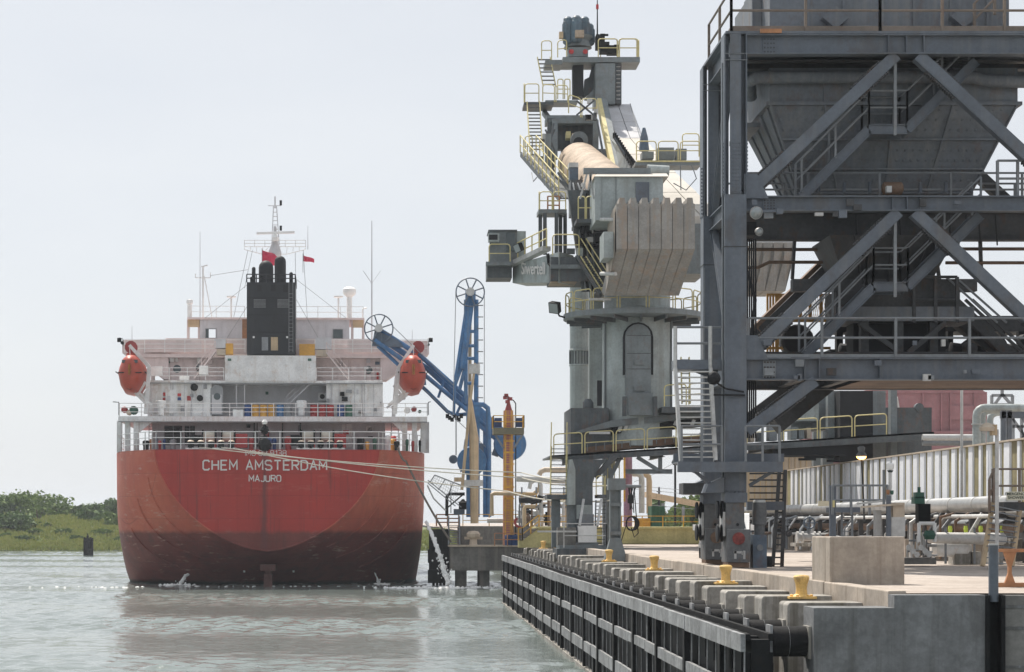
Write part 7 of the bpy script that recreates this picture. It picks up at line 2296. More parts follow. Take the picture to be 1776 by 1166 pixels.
# inclined conveyor passing behind the lower hopper
MB().bar(P(1452, 440, HB + 1.2), P(1310, 580, HB + .2), .5, .8, (0, 1, 0)).build('inclined_conveyor', M['rustm'], hp)
MB().bar(P(1345, 740, HB + .2), P(1440, 664, HB + .6), .5, .6, (0, 1, 0)).build('inclined_conveyor', M['steel_dark'], hp)
MB().bar(P(1640, 540, HB + .8), P(1760, 640, HB + .2), .4, .5, (0, 1, 0)).build('inclined_conveyor', M['steel_dark'], hp)
for dx in (0, 14, 26): MB().bar(P(1660 + dx, 520, HB), P(1760 + dx, 612, HB), .09, .09, (0, 1, 0)).build('conveyor_rail', M['steel_dark'], hp)
# back machinery on the lower deck
rngm = random.Random(21)
hb_('belt_bridge', P(1590, 575, HB + 1.5), P(1900, 548, HB + 3), 'steel_dark')
hb_('belt_bridge', P(1440, 618, HB + 1.2), P(1900, 606, HB + 2.5), 'steel_dark')
hb_('belt_bridge', P(1440, 577, HB + 1.6), P(1600, 560, HB + 2.5), 'soot')
for u in (1455, 1475, 1510, 1540, 1575, 1610, 1650, 1700, 1740, 1775): hb_('machine_post', P(u - rngm.uniform(3, 8), 618, HB + .8), P(u + rngm.uniform(3, 9), 575, HB + 1.1), 'soot')
for i in range(14):
    u = 1450 + i * 25 + rngm.uniform(-6, 6)
    v = rngm.choice((600, 592, 607))
    MB().lathe(P(u, v, HB + .5), [(.12, 0), (rngm.uniform(.15, .3), .05), (.2, .5), (.1, .55)], 10, (0, -1, 0) if i % 2 else (1, 0, 0)).build('machine_part', M['soot' if i % 3 else 'steel_dark'], hp, True)
for l in (((1530, 575), (1450, 615)), ((1560, 575), (1650, 615)), ((1700, 575), (1650, 612)), ((1440, 552), (1400, 612))): MB().bar(P(*l[0], HB + .4), P(*l[1], HB + .4), .1, .14, (0, 1, 0)).build('machine_brace', M['steel_dark'], hp)
# ochre mesh guard cage around the belt drive
cgy = HB + 2.2
cg = MB()
for u in (1331, 1336, 1341, 1346, 1349): cg.bar(P(u, 612, cgy), P(u, 512, cgy), .06, .1, (0, 1, 0))
for u in (1354, 1366, 1388, 1405, 1424, 1438): cg.bar(P(u, 612 if u == 1366 else 555, cgy), P(u, 511, cgy), .1, .1, (0, 1, 0))
cg.bar(P(1330, 556, cgy), P(1440, 556, cgy), .25, .1).bar(P(1330, 604, cgy), P(1440, 604, cgy), .15, .08).bar(P(1330, 511, cgy), P(1440, 511, cgy), .06, .06)
cgo = cg.build('guard_cage', M['mesh_y'], hp)
ms_ = MB()
for i in range(26):
    for d in (-1, 1): ms_.bar(P(1352 + i * 3.4, 555, cgy + .05), P(1352 + i * 3.4 + d * 6, 512, cgy + .05), .012, .012, (0, 1, 0))
ms_.build('mesh_screen', M['mesh_y'], cgo)
MB().lathe(P(1385, 590, cgy - .3), [(.5, 0), (.55, .1), (.55, .7), (.5, .8)], 18, (0, 1, 0)).build('belt_pulley', M['soot'], hp, True)
# cables hanging beside the near leg
cbm = MB()
for i in range(5):
    u = 1296 + i * 3.6
    cbm.tube([P(u, 415, HY + .6), P(u + .3, 600, HY + .6), P(u, 760, HY + .6)], .028, 5)
cbm.build('hanging_cables', M['soot'], hp)
hb_('cable_block', P(1294, 408, HY + .3), P(1312, 385, HY + .8), 'soot')
# catwalk round the leg with access stair and ladder
cy_ = HY - .9
zc = PZ(803, cy_)
hb_('catwalk_beam', P(1176, 819, cy_), P(1358, 803, cy_ + .2), 'steel')
hb_('catwalk_floor', P(1176, 803, cy_), P(1358, 801, cy_ + 1.4), 'steel')
hb_('catwalk_beam', P(1168, 801, cy_ + 1.5), P(1360, 787, cy_ + 1.6), 'steel')
MB().rail([P(1182, 803, cy_ + .1), P(1252, 803, cy_ + .1)], 1.12, .6, .035, 1).build('catwalk_railing', M['rail_grey'], hp)
MB().rail([P(1293, 803, cy_ + .1), P(1352, 803, cy_ + .1)], 1.12, .5, .035, 1).build('catwalk_railing', M['rail_grey'], hp)
for l in (((1207, 819), (1238, 845)), ((1345, 815), (1300, 842))): MB().bar(P(*l[0], cy_ + .3), P(*l[1], HY - .2), .1, .12, (0, 1, 0)).build('catwalk_brace', M['steel'], hp)
sa = MB()
for (u0, u1) in ((1181, 1171), (1241, 1232)):
    sa.bar(P(u0, 800, cy_ + .2), P(u1, 640, cy_ + .9), .1, .24, (0, 1, 0))
    sa.tube([P(u1, 640, cy_ + .9), P(u1, 566, cy_ + .9)], .06, 6)
sa.build('access_stair', M['galv'], hp)
ts = MB()
for i in range(16):
    f = (i + .5) / 16
    a, b = P(1181 - 10 * f, 798 - 158 * f, cy_ + .2 + .7 * f), P(1241 - 9 * f, 798 - 158 * f, cy_ + .2 + .7 * f)
    ts.bar(a, b, .22, .035)
ts.build('treads', M['galv'], hp)
hb_('stair_landing', P(1170, 641, cy_ + .9), P(1262, 624, cy_ + 1.6), 'steel')
MB().rail([P(1172, 624, cy_ + 1), P(1254, 624, cy_ + 1)], 1.0, 1.2, .04, 1).build('landing_railing', M['rail_grey'], hp)
MB().prism([P(1195, 641, cy_ + 1.2), P(1245, 641, cy_ + 1.2), P(1245, 662, cy_ + 1.2)], (0, .1, 0)).build('landing_bracket', M['steel'], hp)
ld = MB()
for (u0, u1) in ((1340, 1352), (1356, 1362)):
    ld.bar(P(u0, 986, HY + 1.5), P(u1, 815, HY + 1.2), .1, .12, (0, 1, 0))
for i in range(15):
    f = (i + .5) / 15
    ld.bar(P(1300 if i > 8 else 1340 + 12 * f, 984 - 168 * f, HY + 1.4), P(1356 + 4 * f, 984 - 168 * f, HY + 1.4), .05)
ld.build('access_ladder', M['steel_dark'], hp)
hb_('ladder_frame', P(1296, 885, HY + 1.2), P(1360, 870, HY + 1.4), 'steel')
# rail bogies under the legs
rust = mat('dirty_bogie_plate', (.12, .125, .13), .7, var=.25, rust=.5, rcol=(.17, .1, .06))
def bogie(x, y):
    k = .97
    o = MB().box((x - .34, y - .4, PZ(872, HY)), (x + .34, y + .4, PZ(855, HY))).build('bogie_head', M['steel'], hp)
    MB().box((x - .3, y - .35, PZ(918, HY)), (x + .26, y + .4, PZ(872.3, HY))).build('equaliser', rust, hp)
    MB().box((x - .29, y - .5, PZ(975, HY)), (x + .42, y + .6, PZ(918.3, HY))).build('bogie_frame', rust, hp)
    MB().box((x - .26, y - .45, GZ + .02), (x + .4, y + .55, PZ(975.4, HY))).build('bogie_skirt', M['rustm'], hp)
    for dx in (-.55, -.42):
        MB().lathe((x + dx, y, PZ(925, HY)), [(.15, 0), (.27, .02), (.27, .08), (.15, .1)], 16, (1, 0, 0)).build('gear', M['soot'], hp, True)
        MB().lathe((x + dx, y, PZ(884, HY)), [(.15, 0), (.27, .02), (.27, .08), (.15, .1)], 16, (1, 0, 0)).build('gear', M['soot'], hp, True)
    MB().box((x - .38, y - .3, PZ(930, HY)), (x - .31, y + .4, PZ(888, HY))).build('side_cheek', M['galv'], hp)
    MB().lathe((x + .06, y - .5, PZ(934, HY)), [(.19, 0), (.19, .03)], 20, (0, -1, 0)).build('buffer_mark', M['rustm'] if y > HY + 1 else mat('worn_red_disc', (.22, .05, .045), .7, var=.4, sc=6), hp)
    MB().lathe((x + .05, y - .36, PZ(910, HY)), [(.045, 0), (.045, .02)], 10, (0, -1, 0)).build('pin_hole', M['soot'], hp)
    pat = MB()
    for dx, dz, w_, h_ in ((-.02, -.42, .26, .07), (-.1, -.5, .07, .24), (.17, -.5, .07, .26), (.12, -.45, .06, .1)):
        pat.cbox((x + .06 + dx, y - .502, PZ(934, HY) + dz), (w_, .01, h_))
    pat.build('paint_mark', M['galv'], hp)
    MB().prism([(x - .36, y - .42, PZ(855, HY)), (x - .36, y - .42, PZ(828, HY)), (x - .85, y - .42, PZ(840, HY)), (x - .95, y - .42, PZ(855, HY))], (0, .85, 0)).build('rail_guard', M['steel'], hp)
bogie(XL, HY); bogie(XL + .0, HB)
for i in range(5): MB().cbox((XL - .26 + i * .13, HY - .36, PZ(858, HY)), (.03, .06, .22)).build('leg_rib', M['steel'], hp)
# rail motor drive beside the bogie
MB().box(P(1306, 990, HY - .2), P(1330, 928, HY + .4)).build('drive_unit', M['blue_d'], hp)
MB().lathe(P(1317, 928, HY + .1), [(.16, 0), (.16, .3), (.22, .32), (.22, .7), (.2, 1.0)], 14).build('drive_motor', rust, hp, True)
MB().lathe(P(1317, 883, HY + .1), [(.19, 0), (.19, .25), (.17, .28)], 14).build('motor_cap', M['galv'], hp, True)
MB().lathe(P(1318, 950, HY - .21), [(.1, 0), (.1, .02)], 12, (0, -1, 0)).build('drive_cover', M['rail_grey'], hp)
hb_('drive_box', P(1331, 984, HY), P(1339, 965, HY + .3), 'soot')
hb_('bogie_brace', P(1185, 857, HY + 3), P(1222, 838, HY + 4), 'steel_dark')
# floodlights hung on the portal
def dome_light(label, c, aim, r, m):
    t = thing('floodlight', label, 'floodlight', c, 'floodlights')
    a = V(aim).normalized()
    MB().lathe(V(c), [(r * .25, -r * 1.0), (r * .7, -r * .7), (r * .95, -r * .2), (r, .05)], 18, a).build('reflector', M[m], t, True)
    MB().lathe(V(c) + a * .055, [(r * .93, 0), (r * .6, r * .3), (r * .1, r * .42)], 18, a).build('lens', M['lens'], t, True)
    return t
d1 = dome_light('round glass floodlight under the middle beam of the portal', P(1311, 369, HY - .5), (.25, -1, -.35), .2, 'galv')
MB().bar(P(1321, 367, HY - .45), P(1360, 366, HY - .45), .05, .06).build('bracket', M['steel'], d1)
MB().cbox(P(1352, 367, HY - .45), (.2, .14, .16)).build('clamp', M['steel'], d1)
d2 = dome_light('small round floodlight below the round glass floodlight on the portal', P(1316, 402, HY + .1), (.5, -1, -.3), .13, 'galv')
d3 = dome_light('black round floodlight seen from behind beside the portal leg', P(1238, 656, HY - .6), (-.45, .75, .25), .21, 'soot')
MB().tube([P(1240, 662, HY - .7), P(1258, 674, HY - .5), P(1290, 680, HY - .4)], .03, 6).build('cable', M['soot'], d3)
MB().bar(P(1238, 685, HY - .5), P(1292, 686, HY - .4), .05, .06).build('bracket', M['soot'], d3)
# more fittings on the portal: conduits, trays, gussets, lamps, hoses
rng6 = random.Random(66)
for x, y in ((XL - .36, HY - .1), (XL + .36, HY + .2), (XL - .3, HB - .3)):
    MB().tube([(x, y, PZ(850, HY)), (x, y, PZ(480, HY)), (x, y + .05, PZ(110, HY))], .03, 6).build('conduit', M['rail_grey'], hp, True)
for u, v, s_ in ((1302, 330, 1), (1302, 610, 1)):
    c = P(u, v, HY - .28)
    MB().prism([c + V((-.5, 0, .12)), c + V((.5, 0, .12)), c + V((.35, 0, -.4)), c + V((-.35, 0, -.4))] if v in (104, 376, 668) else [c + V((-.2, 0, -.25)), c + V((.55, 0, -.25)), c + V((.2, 0, .5)), c + V((-.2, 0, .5))], (0, .05, 0)).build('gusset_plate', M['steel'], hp)
for v, y in ((330, HY + 2.0), (608, HY + 1.1), (88, HY + 1.5), (612, HB - .4)):
    MB().box((XL + .5, y, PZ(v, HY)), (XR - .5, y + .3, PZ(v - 3, HY))).build('cable_tray', M['steel_dark'], hp)
for i in range(22):
    u, v = rng6.uniform(1300, 1770), rng6.choice((352, 360, 630, 645, 655, 595, 372))
    MB().cbox(P(u, v, HY - .34), (rng6.uniform(.08, .3), .12, rng6.uniform(.08, .25))).build('junction_box', M[rng6.choice(('steel', 'steel_dark', 'rail_grey', 'galv'))], hp)
for i in range(9):
    u0 = rng6.uniform(1450, 1740)
    MB().tube([P(u0, 372, HY + 2), P(u0 + rng6.uniform(-6, 6), 372 + rng6.uniform(20, 60), HY + 2)], .025, 5).build('hanging_hose', M['soot'], hp)
for u in (1378, 1440, 1620, 1700): MB().bar(P(u, 418, HB - .8), P(u + rng6.uniform(-20, 20), 484, HB - .2), .1, .12, (0, 1, 0)).build('feeder_hanger', M['steel_dark'], hp)
MB().tube([P(1296, 470, HY + .5), P(1310, 520, HY + .5), P(1300, 610, HY + .5)], .05, 6).build('hose_loop', M['soot'], hp, True)
for dx in (0, 16): MB().bar(P(1640 + dx, 480, HY + 2.2), P(1730 + dx, 560, HY + 2.2), .06, .06, (0, 1, 0)).build('ladder_rail', M['rail_grey'], hp)
# hopper side walkway brackets and grease lines
for i in range(7):
    u = 1420 + i * 44
    MB().bar(P(u, 336, HY + 1.4), P(u, 318, HY + 1.9), .08, .1, (0, 1, 0)).build('walkway_bracket', M['steel'], hp)
# ------------------------------------------------------------------ cable post on the quay
cp = thing('cable_post', 'grey steel post with flared foot and hanging cables on the quay', 'post', (PX(1067, 87), 87, 3.73))
x, y = PX(1067, 87), 87.0
z0, z1 = 3.73, PZ(840, 87)
MB().box((x - .24, y - .14, z0 + .6), (x - .18, y + .14, z1)).box((x + .18, y - .14, z0 + .6), (x + .24, y + .14, z1)).box((x - .18, y - .02, z0 + .6), (x + .18, y + .02, z1)).build('column', M['ugrey2'], cp)
MB().add([(x - .5, y - .4, z0), (x + .5, y - .4, z0), (x + .5, y + .4, z0), (x - .5, y + .4, z0), (x - .22, y - .16, z0 + 1.0), (x + .22, y - .16, z0 + 1.0), (x + .22, y + .16, z0 + 1.0), (x - .22, y + .16, z0 + 1.0)],
         [(0, 1, 5, 4), (1, 2, 6, 5), (2, 3, 7, 6), (3, 0, 4, 7), (4, 5, 6, 7), (0, 3, 2, 1)]).build('foot', M['ugrey2'], cp)
for v in (848, 875, 925): MB().cbox((x, y - .17, PZ(v, y)), (.5, .05, .16)).build('cross_plate', M['ugrey2'], cp)
MB().cbox((x + .05, y, z1), (.75, .5, .5)).build('head_box', M['ugrey2'], cp)
MB().tube([P(1074, 843, 87), P(1112, 844, 87)], .07, 8).build('arm', M['rail_grey'], cp, True)
hk = MB()
rngc = random.Random(4)
for i in range(7):
    u = 1090 + i * 2
    a, b, c = P(u, 846, 87), P(1094 + rngc.uniform(-3, 4), 865, 87), P(1096 + rngc.uniform(-4, 5), 880 + rngc.uniform(0, 12), 87)
    hk.tube([a, b, c], .022, 5)
hk.build('hanging_cable', M['soot'], cp)
hk = MB()
for i in range(5):
    c0 = P(1094 + i * .8, 908, 87)
    hk.tube([c0 + V((.2 * math.cos(t * .4) * (1 + .1 * i), 0, .3 * math.sin(t * .4))) for t in range(17)], .028, 5, False)
hk.tube([P(1100, 850, 87), P(1103, 890, 87), P(1107, 925, 87), P(1100, 932, 87), P(1095, 915, 87)], .025, 5)
hk.tube([P(1088, 905, 87), P(1080, 930, 87), P(1076, 945, 87)], .02, 5)
hk.build('cable_coil', M['soot'], cp)
MB().cbox(P(1094, 866, 86.9), (.25, .25, .35)).build('plug_box', M['soot'], cp)
MB().cbox(P(1091, 862, 86.85), (.1, .1, .14)).build('plug', M['yellow'], cp)
# low steel kerb plates near the post
for i, (u0, u1, v) in enumerate(((1006, 1112, 970), (1020, 1120, 976))):
    pass

# ------------------------------------------------------------------ long white corrugated wall
WX = 24.0
cw = thing('corrugated_wall', 'long white corrugated sheet wall with brown stained grooves behind the pipes', 'wall', (WX, 72, GZ))
wt = 8.62
MB().box((WX + .08, 68, GZ), (WX + .16, 126, wt - .02)).build('backing_sheet', M['wallr'], cw)
pn = None
rngw = random.Random(5)
for i in range(44):
    y = 68 + i * 1.3
    if pn is None:
        q = MB().prism([(WX + .079, y, 0), (WX, y + .05, 0), (WX, y + .77, 0), (WX + .079, y + .82, 0)], (0, 0, wt - GZ - .05))
        for v in q.v: v.z += GZ + .02
        pn = q.build('wall_panel', M['wallw'], cw)
    else:
        o = share(pn, (rngw.uniform(-.015, .01), y - 68, rngw.uniform(-.03, .02)), cw)
        o.scale = (1, rngw.choice((1, .8, 1.15, 1, .45)), 1)
        o.location.y += 68 - ORG[cw].y - (68 - ORG[cw].y) * o.scale.y
MB().box((WX - .06, 68, wt - .03), (WX + .3, 126, wt + .04)).build('top_flashing', M['beige'], cw)
# beige shed with sheet walls at the far end
bs = thing('beige_shed', 'beige sheet metal shed behind the portal leg', 'shed', P(1390, 905, 132))
MB().box(P(1285, 912, 130), P(1445, 786, 136)).build('wall', M['beige'], bs)
for i in range(16): MB().box(P(1288 + i * 10, 911, 129.94), P(1290 + i * 10, 787, 130)).build('seam', M['tan'], bs)
MB().prism([P(1283, 786, 129.5), P(1447, 786, 129.5), P(1447, 783, 129.5), P(1283, 783, 129.5)], (0, 7, 0)).build('roof', M['galv'], bs)
# ------------------------------------------------------------------ pipe rack along the wall
pr_ = thing('pipe_rack', 'low pipe rack with bright clad pipes on dark trestles', 'pipe rack', (20, 90, GZ))
for x, z, r, m in ((20.0, 6.02, .27, 'silver'), (20.9, 5.75, .18, 'galv'), (19.45, 5.6, .07, 'galv'), (21.5, 5.3, .2, 'rail_grey'), (20.2, 5.2, .15, 'rustm')):
    pts = [(x, yy, z) for yy in range(66, 131, 4)]
    MB().tube(pts, r, 16).build('pipe', M[m], pr_, True)
for yy in range(67, 130, 3):
    MB().tube([(20, yy, 6.02), (20, yy + .06, 6.02)], .285, 16).build('cladding_joint', M['galv'], pr_, True)
for i in range(14):
    yy = 69 + i * 4.2
    MB().box((19.3, yy, GZ), (19.9, yy + .8, GZ + .75)).build('footing', M['concrete_l'], pr_)
    tr2 = MB()
    tr2.bar((19.6, yy + .4, GZ + .7), (21.4, yy + .4, 5.7), .25, .25).bar((19.6, yy + .4, 5.65), (21.9, yy + .4, 5.65), .2, .2).bar((21.5, yy + .4, GZ), (21.5, yy + .4, 5.7), .25, .25, (0, 1, 0))
    tr2.bar((19.6, yy + .4, GZ + .7), (19.6, yy + .4, 5.7), .18, .18, (0, 1, 0))
    tr2.build('trestle', M['steel_dark'], pr_)
MB().box((22.6, 66, GZ), (22.9, 128, 6.0)).build('back_wall', M['steel_dark'], pr_)
for i in range(12): MB().box((21.9, 68 + i * 4.6, GZ), (22.5, 69.2 + i * 4.6, GZ + .8)).build('footing', M['concrete_b'], pr_)
# valves in front of the rack
def valve(label, u, v, Y, s, body='galv', wheel_m='blue_d'):
    t = thing('pipe_valve', label, 'valve', P(u, v, Y), 'valves on the pipe rack')
    c = P(u, v, Y)
    MB().tube([c + V((-s, 0, 0)), c + V((s, 0, 0))], s * .35, 12).build('body', M[body], t, True)
    for dx in (-s, -s * .55, s * .55, s): MB().tube([c + V((dx - .03, 0, 0)), c + V((dx + .03, 0, 0))], s * .55, 14).build('flange', M[body], t, True)
    MB().tube([c, c + V((0, 0, s * 1.3))], s * .15, 8).build('stem', M['rail_grey'], t)
    w_ = MB()
    w_.tube([c + V((s * .5 * math.cos(q * .3927), -.15, s * 1.3 + s * .5 * math.sin(q * .3927))) for q in range(17)], .03, 6, False)
    for q in range(4): w_.tube([c + V((0, -.15, s * 1.3)), c + V((s * .5 * math.cos(q * 1.57), -.15, s * 1.3 + s * .5 * math.sin(q * 1.57)))], .02, 5)
    w_.build('hand_wheel', M[wheel_m], t)
    return t
valve('flanged valve with blue hand wheel on the pipe rack', 1402, 932, 66, .36, 'galv')
for u, w_ in ((1386, 12), (1398, 10), (1410, 10), (1422, 10)): MB().box(P(u - w_ / 2, 948, 72), P(u + w_ / 2 - 1, 942, 73)).build('footing', M['concrete_b'], pr_)
# pump skid
psk = thing('pump_skid', 'green and black pump skid with small pipework right of the concrete barrier', 'pump skid', P(1600, 978, 64))
Y = 64
MB().box(P(1570, 979, Y), P(1624, 968, Y + 1.2)).build('base', M['jetty'], psk)
MB().box(P(1593, 906, Y), P(1614, 874, Y + .4)).build('filter_housing', M['blacksteel'], psk)
MB().box(P(1586, 874, Y + .1), P(1604, 862, Y + .5)).build('control_head', M['green'], psk)
MB().box(P(1588, 864, Y + .1), P(1603, 854, Y + .4)).build('actuator', M['green'], psk)
MB().tube([P(1594, 856, Y + .2), P(1594, 845, Y + .2)], .05, 8).build('spindle', M['green'], psk)
fr = MB()
for u in (1594, 1621): fr.tube([P(u, 940, Y - .1), P(u, 907, Y - .1)], .06, 8)
fr.tube([P(1594, 908, Y - .1), P(1621, 908, Y - .1)], .06, 8)
fr.build('frame', M['paint_w'], psk)
rngp = random.Random(8)
for i in range(22):
    u, v = rngp.uniform(1572, 1612), rngp.uniform(936, 968)
    a = P(u, v, Y + rngp.uniform(-.1, .5))
    d = rngp.choice(((.3, 0, 0), (0, 0, .4), (0, 0, .25)))
    MB().tube([a, a + V(d)], rngp.uniform(.02, .045), 8).build('tubing', M[rngp.choice(('silver', 'galv', 'rail_grey'))], psk, True)
for i in range(6): MB().lathe(P(1576 + i * 7, 950 + (i % 3) * 6, Y - .15), [(.09, 0), (.09, .05)], 12, (0, -1, 0)).build('gauge', M['silver'], psk)
MB().box(P(1593, 929, Y - .12), P(1598, 916, Y)).build('tag_plate', M['yellow'], psk)
MB().lathe(P(1612, 928, Y - .2), [(.14, -.14), (.2, 0), (.14, .14)], 12).build('regulator', M['green'], psk, True)
# horizontal vessel beside it
hv = thing('pipe_vessel', 'white horizontal capsule vessel behind the pump skid', 'vessel', P(1660, 950, 66))
c0, c1 = P(1612, 933, 66), P(1740, 935, 66)
MB().tube([c0 - V((.12, 0, 0)), c0, c1, c1 + V((.1, 0, 0))], [.12, .18, .2, .1], 16).build('upper_pipe', M['galv'], hv, True)
c0, c1 = P(1622, 952, 66.4), P(1676, 952, 66.4)
MB().tube([c0 - V((.15, 0, 0)), c0, c1, c1 + V((.15, 0, 0))], [.14, .26, .26, .14], 16).build('shell', M['white'], hv, True)
for u0, u1 in ((1656, 1684), (1686, 1702), (1722, 1740)): MB().box(P(u0, 979, 66.2), P(u1, 957, 67)).build('support_block', M['concrete_b'], hv)
for u in (1640, 1690): MB().tube([P(u, 978, 66), P(u, 915, 66)], .04, 6).build('support_post', M['rail_grey'], hv)
for i, u in enumerate((1648, 1675, 1701, 1738)):
    t = thing('hi_vis_marker', ['leftmost', 'second', 'third', 'rightmost'][i] + ' lime yellow reflective marker hanging in front of the pipe rack', 'marker', P(u, 925, 67.5), 'lime markers')
    MB().lathe(P(u, 918, 67.5), [(.06, -.11), (.08, 0), (.06, .11)], 8).build('panel', mat('lime_reflective', (.5, .62, .08), .5, var=.05), t)
    MB().tube([P(u, 914, 67.5), P(u, 905, 67.5)], .015, 5).build('hanger', M['rail_grey'], t)
# platforms with steps
def platform(label, pts_rail, stairs, Y, name='access_platform'):
    t = thing(name, label, 'platform', P(stairs[0][0], 980, Y))
    return t
ap = thing('access_platform', 'grey railed access platform above the pipes left of the pump skid', 'platform', P(1490, 960, 62))
Y = 62
MB().box(P(1447, 889, Y), P(1492, 880, Y + 1.2)).build('floor', M['steel'], ap)
MB().rail([P(1444, 893, Y), P(1540, 893, Y)], .9, .6, .035, 1).build('railing', M['rail_grey'], ap)
MB().bar(P(1486, 874, Y - .1), P(1545, 868, Y - .1), .05, .06).build('brace', M['galv'], ap)
for u in (1441, 1447, 1540): MB().bar(P(u, 975, Y + .2), P(u, 842, Y + .2), .09, .09, (0, 1, 0)).build('post', M['steel'], ap)
lt_ = MB()
for u in (1460, 1478): lt_.bar(P(u, 975, Y + .3), P(u, 885, Y + .3), .06, .06, (0, 1, 0))
for i in range(10): lt_.bar(P(1460, 970 - i * 8, Y + .3), P(1478, 970 - i * 8, Y + .3), .03)
lt_.build('ladder', M['rail_grey'], ap)
MB().box(P(1444, 880, Y - .05), P(1448, 868, Y)).build('safety_tag', M['yellow'], ap)
MB().box(P(1419, 878, 70), P(1438, 869, 70.05)).build('notice_board', M['sign_y'], ap)
# small instrument cabinet
ic = thing('instrument_cabinet', 'pale instrument cabinet with hood standing behind the concrete barrier', 'cabinet', P(1560, 975, 58))
Y = 58
MB().box(P(1549, 945, Y), P(1569, 872, Y + .5)).build('case', M['beige'], ic)
MB().prism([P(1500, 878, Y - .1), P(1569, 872, Y - .1), P(1569, 876, Y - .1), P(1500, 881, Y - .1)], (0, .5, 0)).build('hood', M['beige'], ic)
MB().box(P(1546, 931, Y - .02), P(1570, 897, Y)).build('lower_panel', M['galv'], ic)
MB().bar(P(1541, 960, Y), P(1541, 860, Y), .12, .12, (0, 1, 0)).build('post', M['steel'], ic)
MB().box(P(1519, 935, Y + .3), P(1529, 885, Y + .6)).build('side_case', M['galv'], ic)
# camera / lamp post
cpst = thing('camera_post', 'thin post with white dome camera above the pale cabinet', 'camera post', P(1543, 960, 59))
MB().tube([P(1543, 958, 59), P(1543, 812, 59)], .035, 8).build('post', M['galv'], cpst, True)
MB().lathe(P(1544, 815, 59), [(.09, 0), (.11, .05), (.11, .16), (.06, .2)], 14).build('dome', M['paint_w'], cpst, True)
MB().lathe(P(1544, 816, 59), [(.06, -.06), (.095, 0)], 14).build('lens', M['glass'], cpst, True)
MB().bar(P(1533, 880, 59.2), P(1533, 815, 59.2), .07, .07, (0, 1, 0)).build('side_post', M['rail_grey'], cpst)
MB().lathe(P(1540, 858, 58.9), [(.035, 0), (.05, .05), (.05, .14)], 10).build('beacon', M['orange'], cpst)
MB().lathe(P(1547, 858, 58.9), [(.035, 0), (.05, .05), (.05, .12)], 10).build('horn', M['green'], cpst)
# lit dock lamp
dl = thing('dock_lamp', 'slender lamp post with glowing orange lamp in front of the white wall', 'lamp', P(1498, 905, 66))
MB().tube([P(1499, 905, 66), P(1497, 850, 66), P(1494, 792, 66)], .03, 8).build('post', M['steel_dark'], dl, True)
c = P(1494, 792, 66)
MB().lathe(c, [(.16, 0), (.17, .05), (.09, .16), (.1, .18), (.12, .22), (.12, .3), (.06, .34)], 16).build('hood', M['rail_grey'], dl, True)
MB().lathe(c + V((0, 0, -.07)), [(.06, -.03), (.14, .02), (.16, .075)], 14).build('bulb', M['lamp_on'], dl, True)
# emergency shower platform at the right edge
es = thing('shower_platform', 'rusty emergency shower platform with ladder at the right edge of the yard', 'platform', P(1740, 980, 60))
Y = 60
MB().box(P(1741, 886, Y), P(1860, 871, Y + 1.4)).build('floor', M['steel_dark'], es)
MB().rail([P(1716, 890, Y - .1), P(1724, 872, Y - .1)], 1.0, .6, .035, 1).rail([P(1722, 872, Y), P(1860, 872, Y)], 1.0, .9, .035, 1).build('railing', br, es)
for a, b in (((1704, 982), (1722, 872)), ((1755, 982), (1768, 886))):
    MB().bar(P(*a, Y - .3), P(*b, Y), .12, .14, (0, 1, 0)).build('stringer', M['tan'], es)
tt_ = MB()
for i in range(11):
    f = (i + .5) / 11
    tt_.bar(P(1704 + 18 * f, 982 - 110 * f, Y - .2), P(1755 + 13 * f, 982 - 100 * f, Y - .2), .2, .03)
tt_.build('treads', M['rail_grey'], es)
sg = MB().box(P(1746, 868, Y - .12), P(1790, 853, Y - .09)).build('sign', M['sign_y'], es)
text('lettering', 'EMERGENCY', M['ink'], es, P(1762, 857, Y - .14), (1, 0, 0), (0, 0, 1), .115, .003, 1.0, .001)
text('lettering', 'SHOWER', M['ink'], es, P(1762, 863.5, Y - .14), (1, 0, 0), (0, 0, 1), .115, .003, 1.0, .001)
lp = thing('lamp_post', 'tall grey pole with beige twin lamp head in front of the shower platform', 'lamp', P(1729, 960, 57))
MB().tube([P(1729, 975, 57), P(1729, 745, 57)], .055, 10).build('pole', M['galv'], lp, True)
c = P(1712, 745, 57)
MB().lathe(c + V((0, 0, -.05)), [(.2, 0), (.22, .1), (.12, .2), (.05, .24)], 14).build('lamp_head', M['beige'], lp, True)
MB().tube([P(1705, 752, 57), P(1708, 741, 57), P(1720, 741, 57), P(1729, 748, 57)], .05, 8).build('bracket', M['galv'], lp, True)
MB().cbox(P(1723, 746, 57), (.16, .2, .3)).build('ballast', M['tan'], lp)
th = thing('light_pole', 'thin pale pole rising behind the white corrugated wall', 'pole', P(1668, 905, 84))
MB().tube([P(1668, 905, 84), P(1668, 668, 84)], .06, 8).build('pole', M['galv'], th, True)
MB().lathe(P(1668, 668, 84), [(.06, 0), (.08, .05), (.02, .15)], 8).build('cap', M['galv'], th)
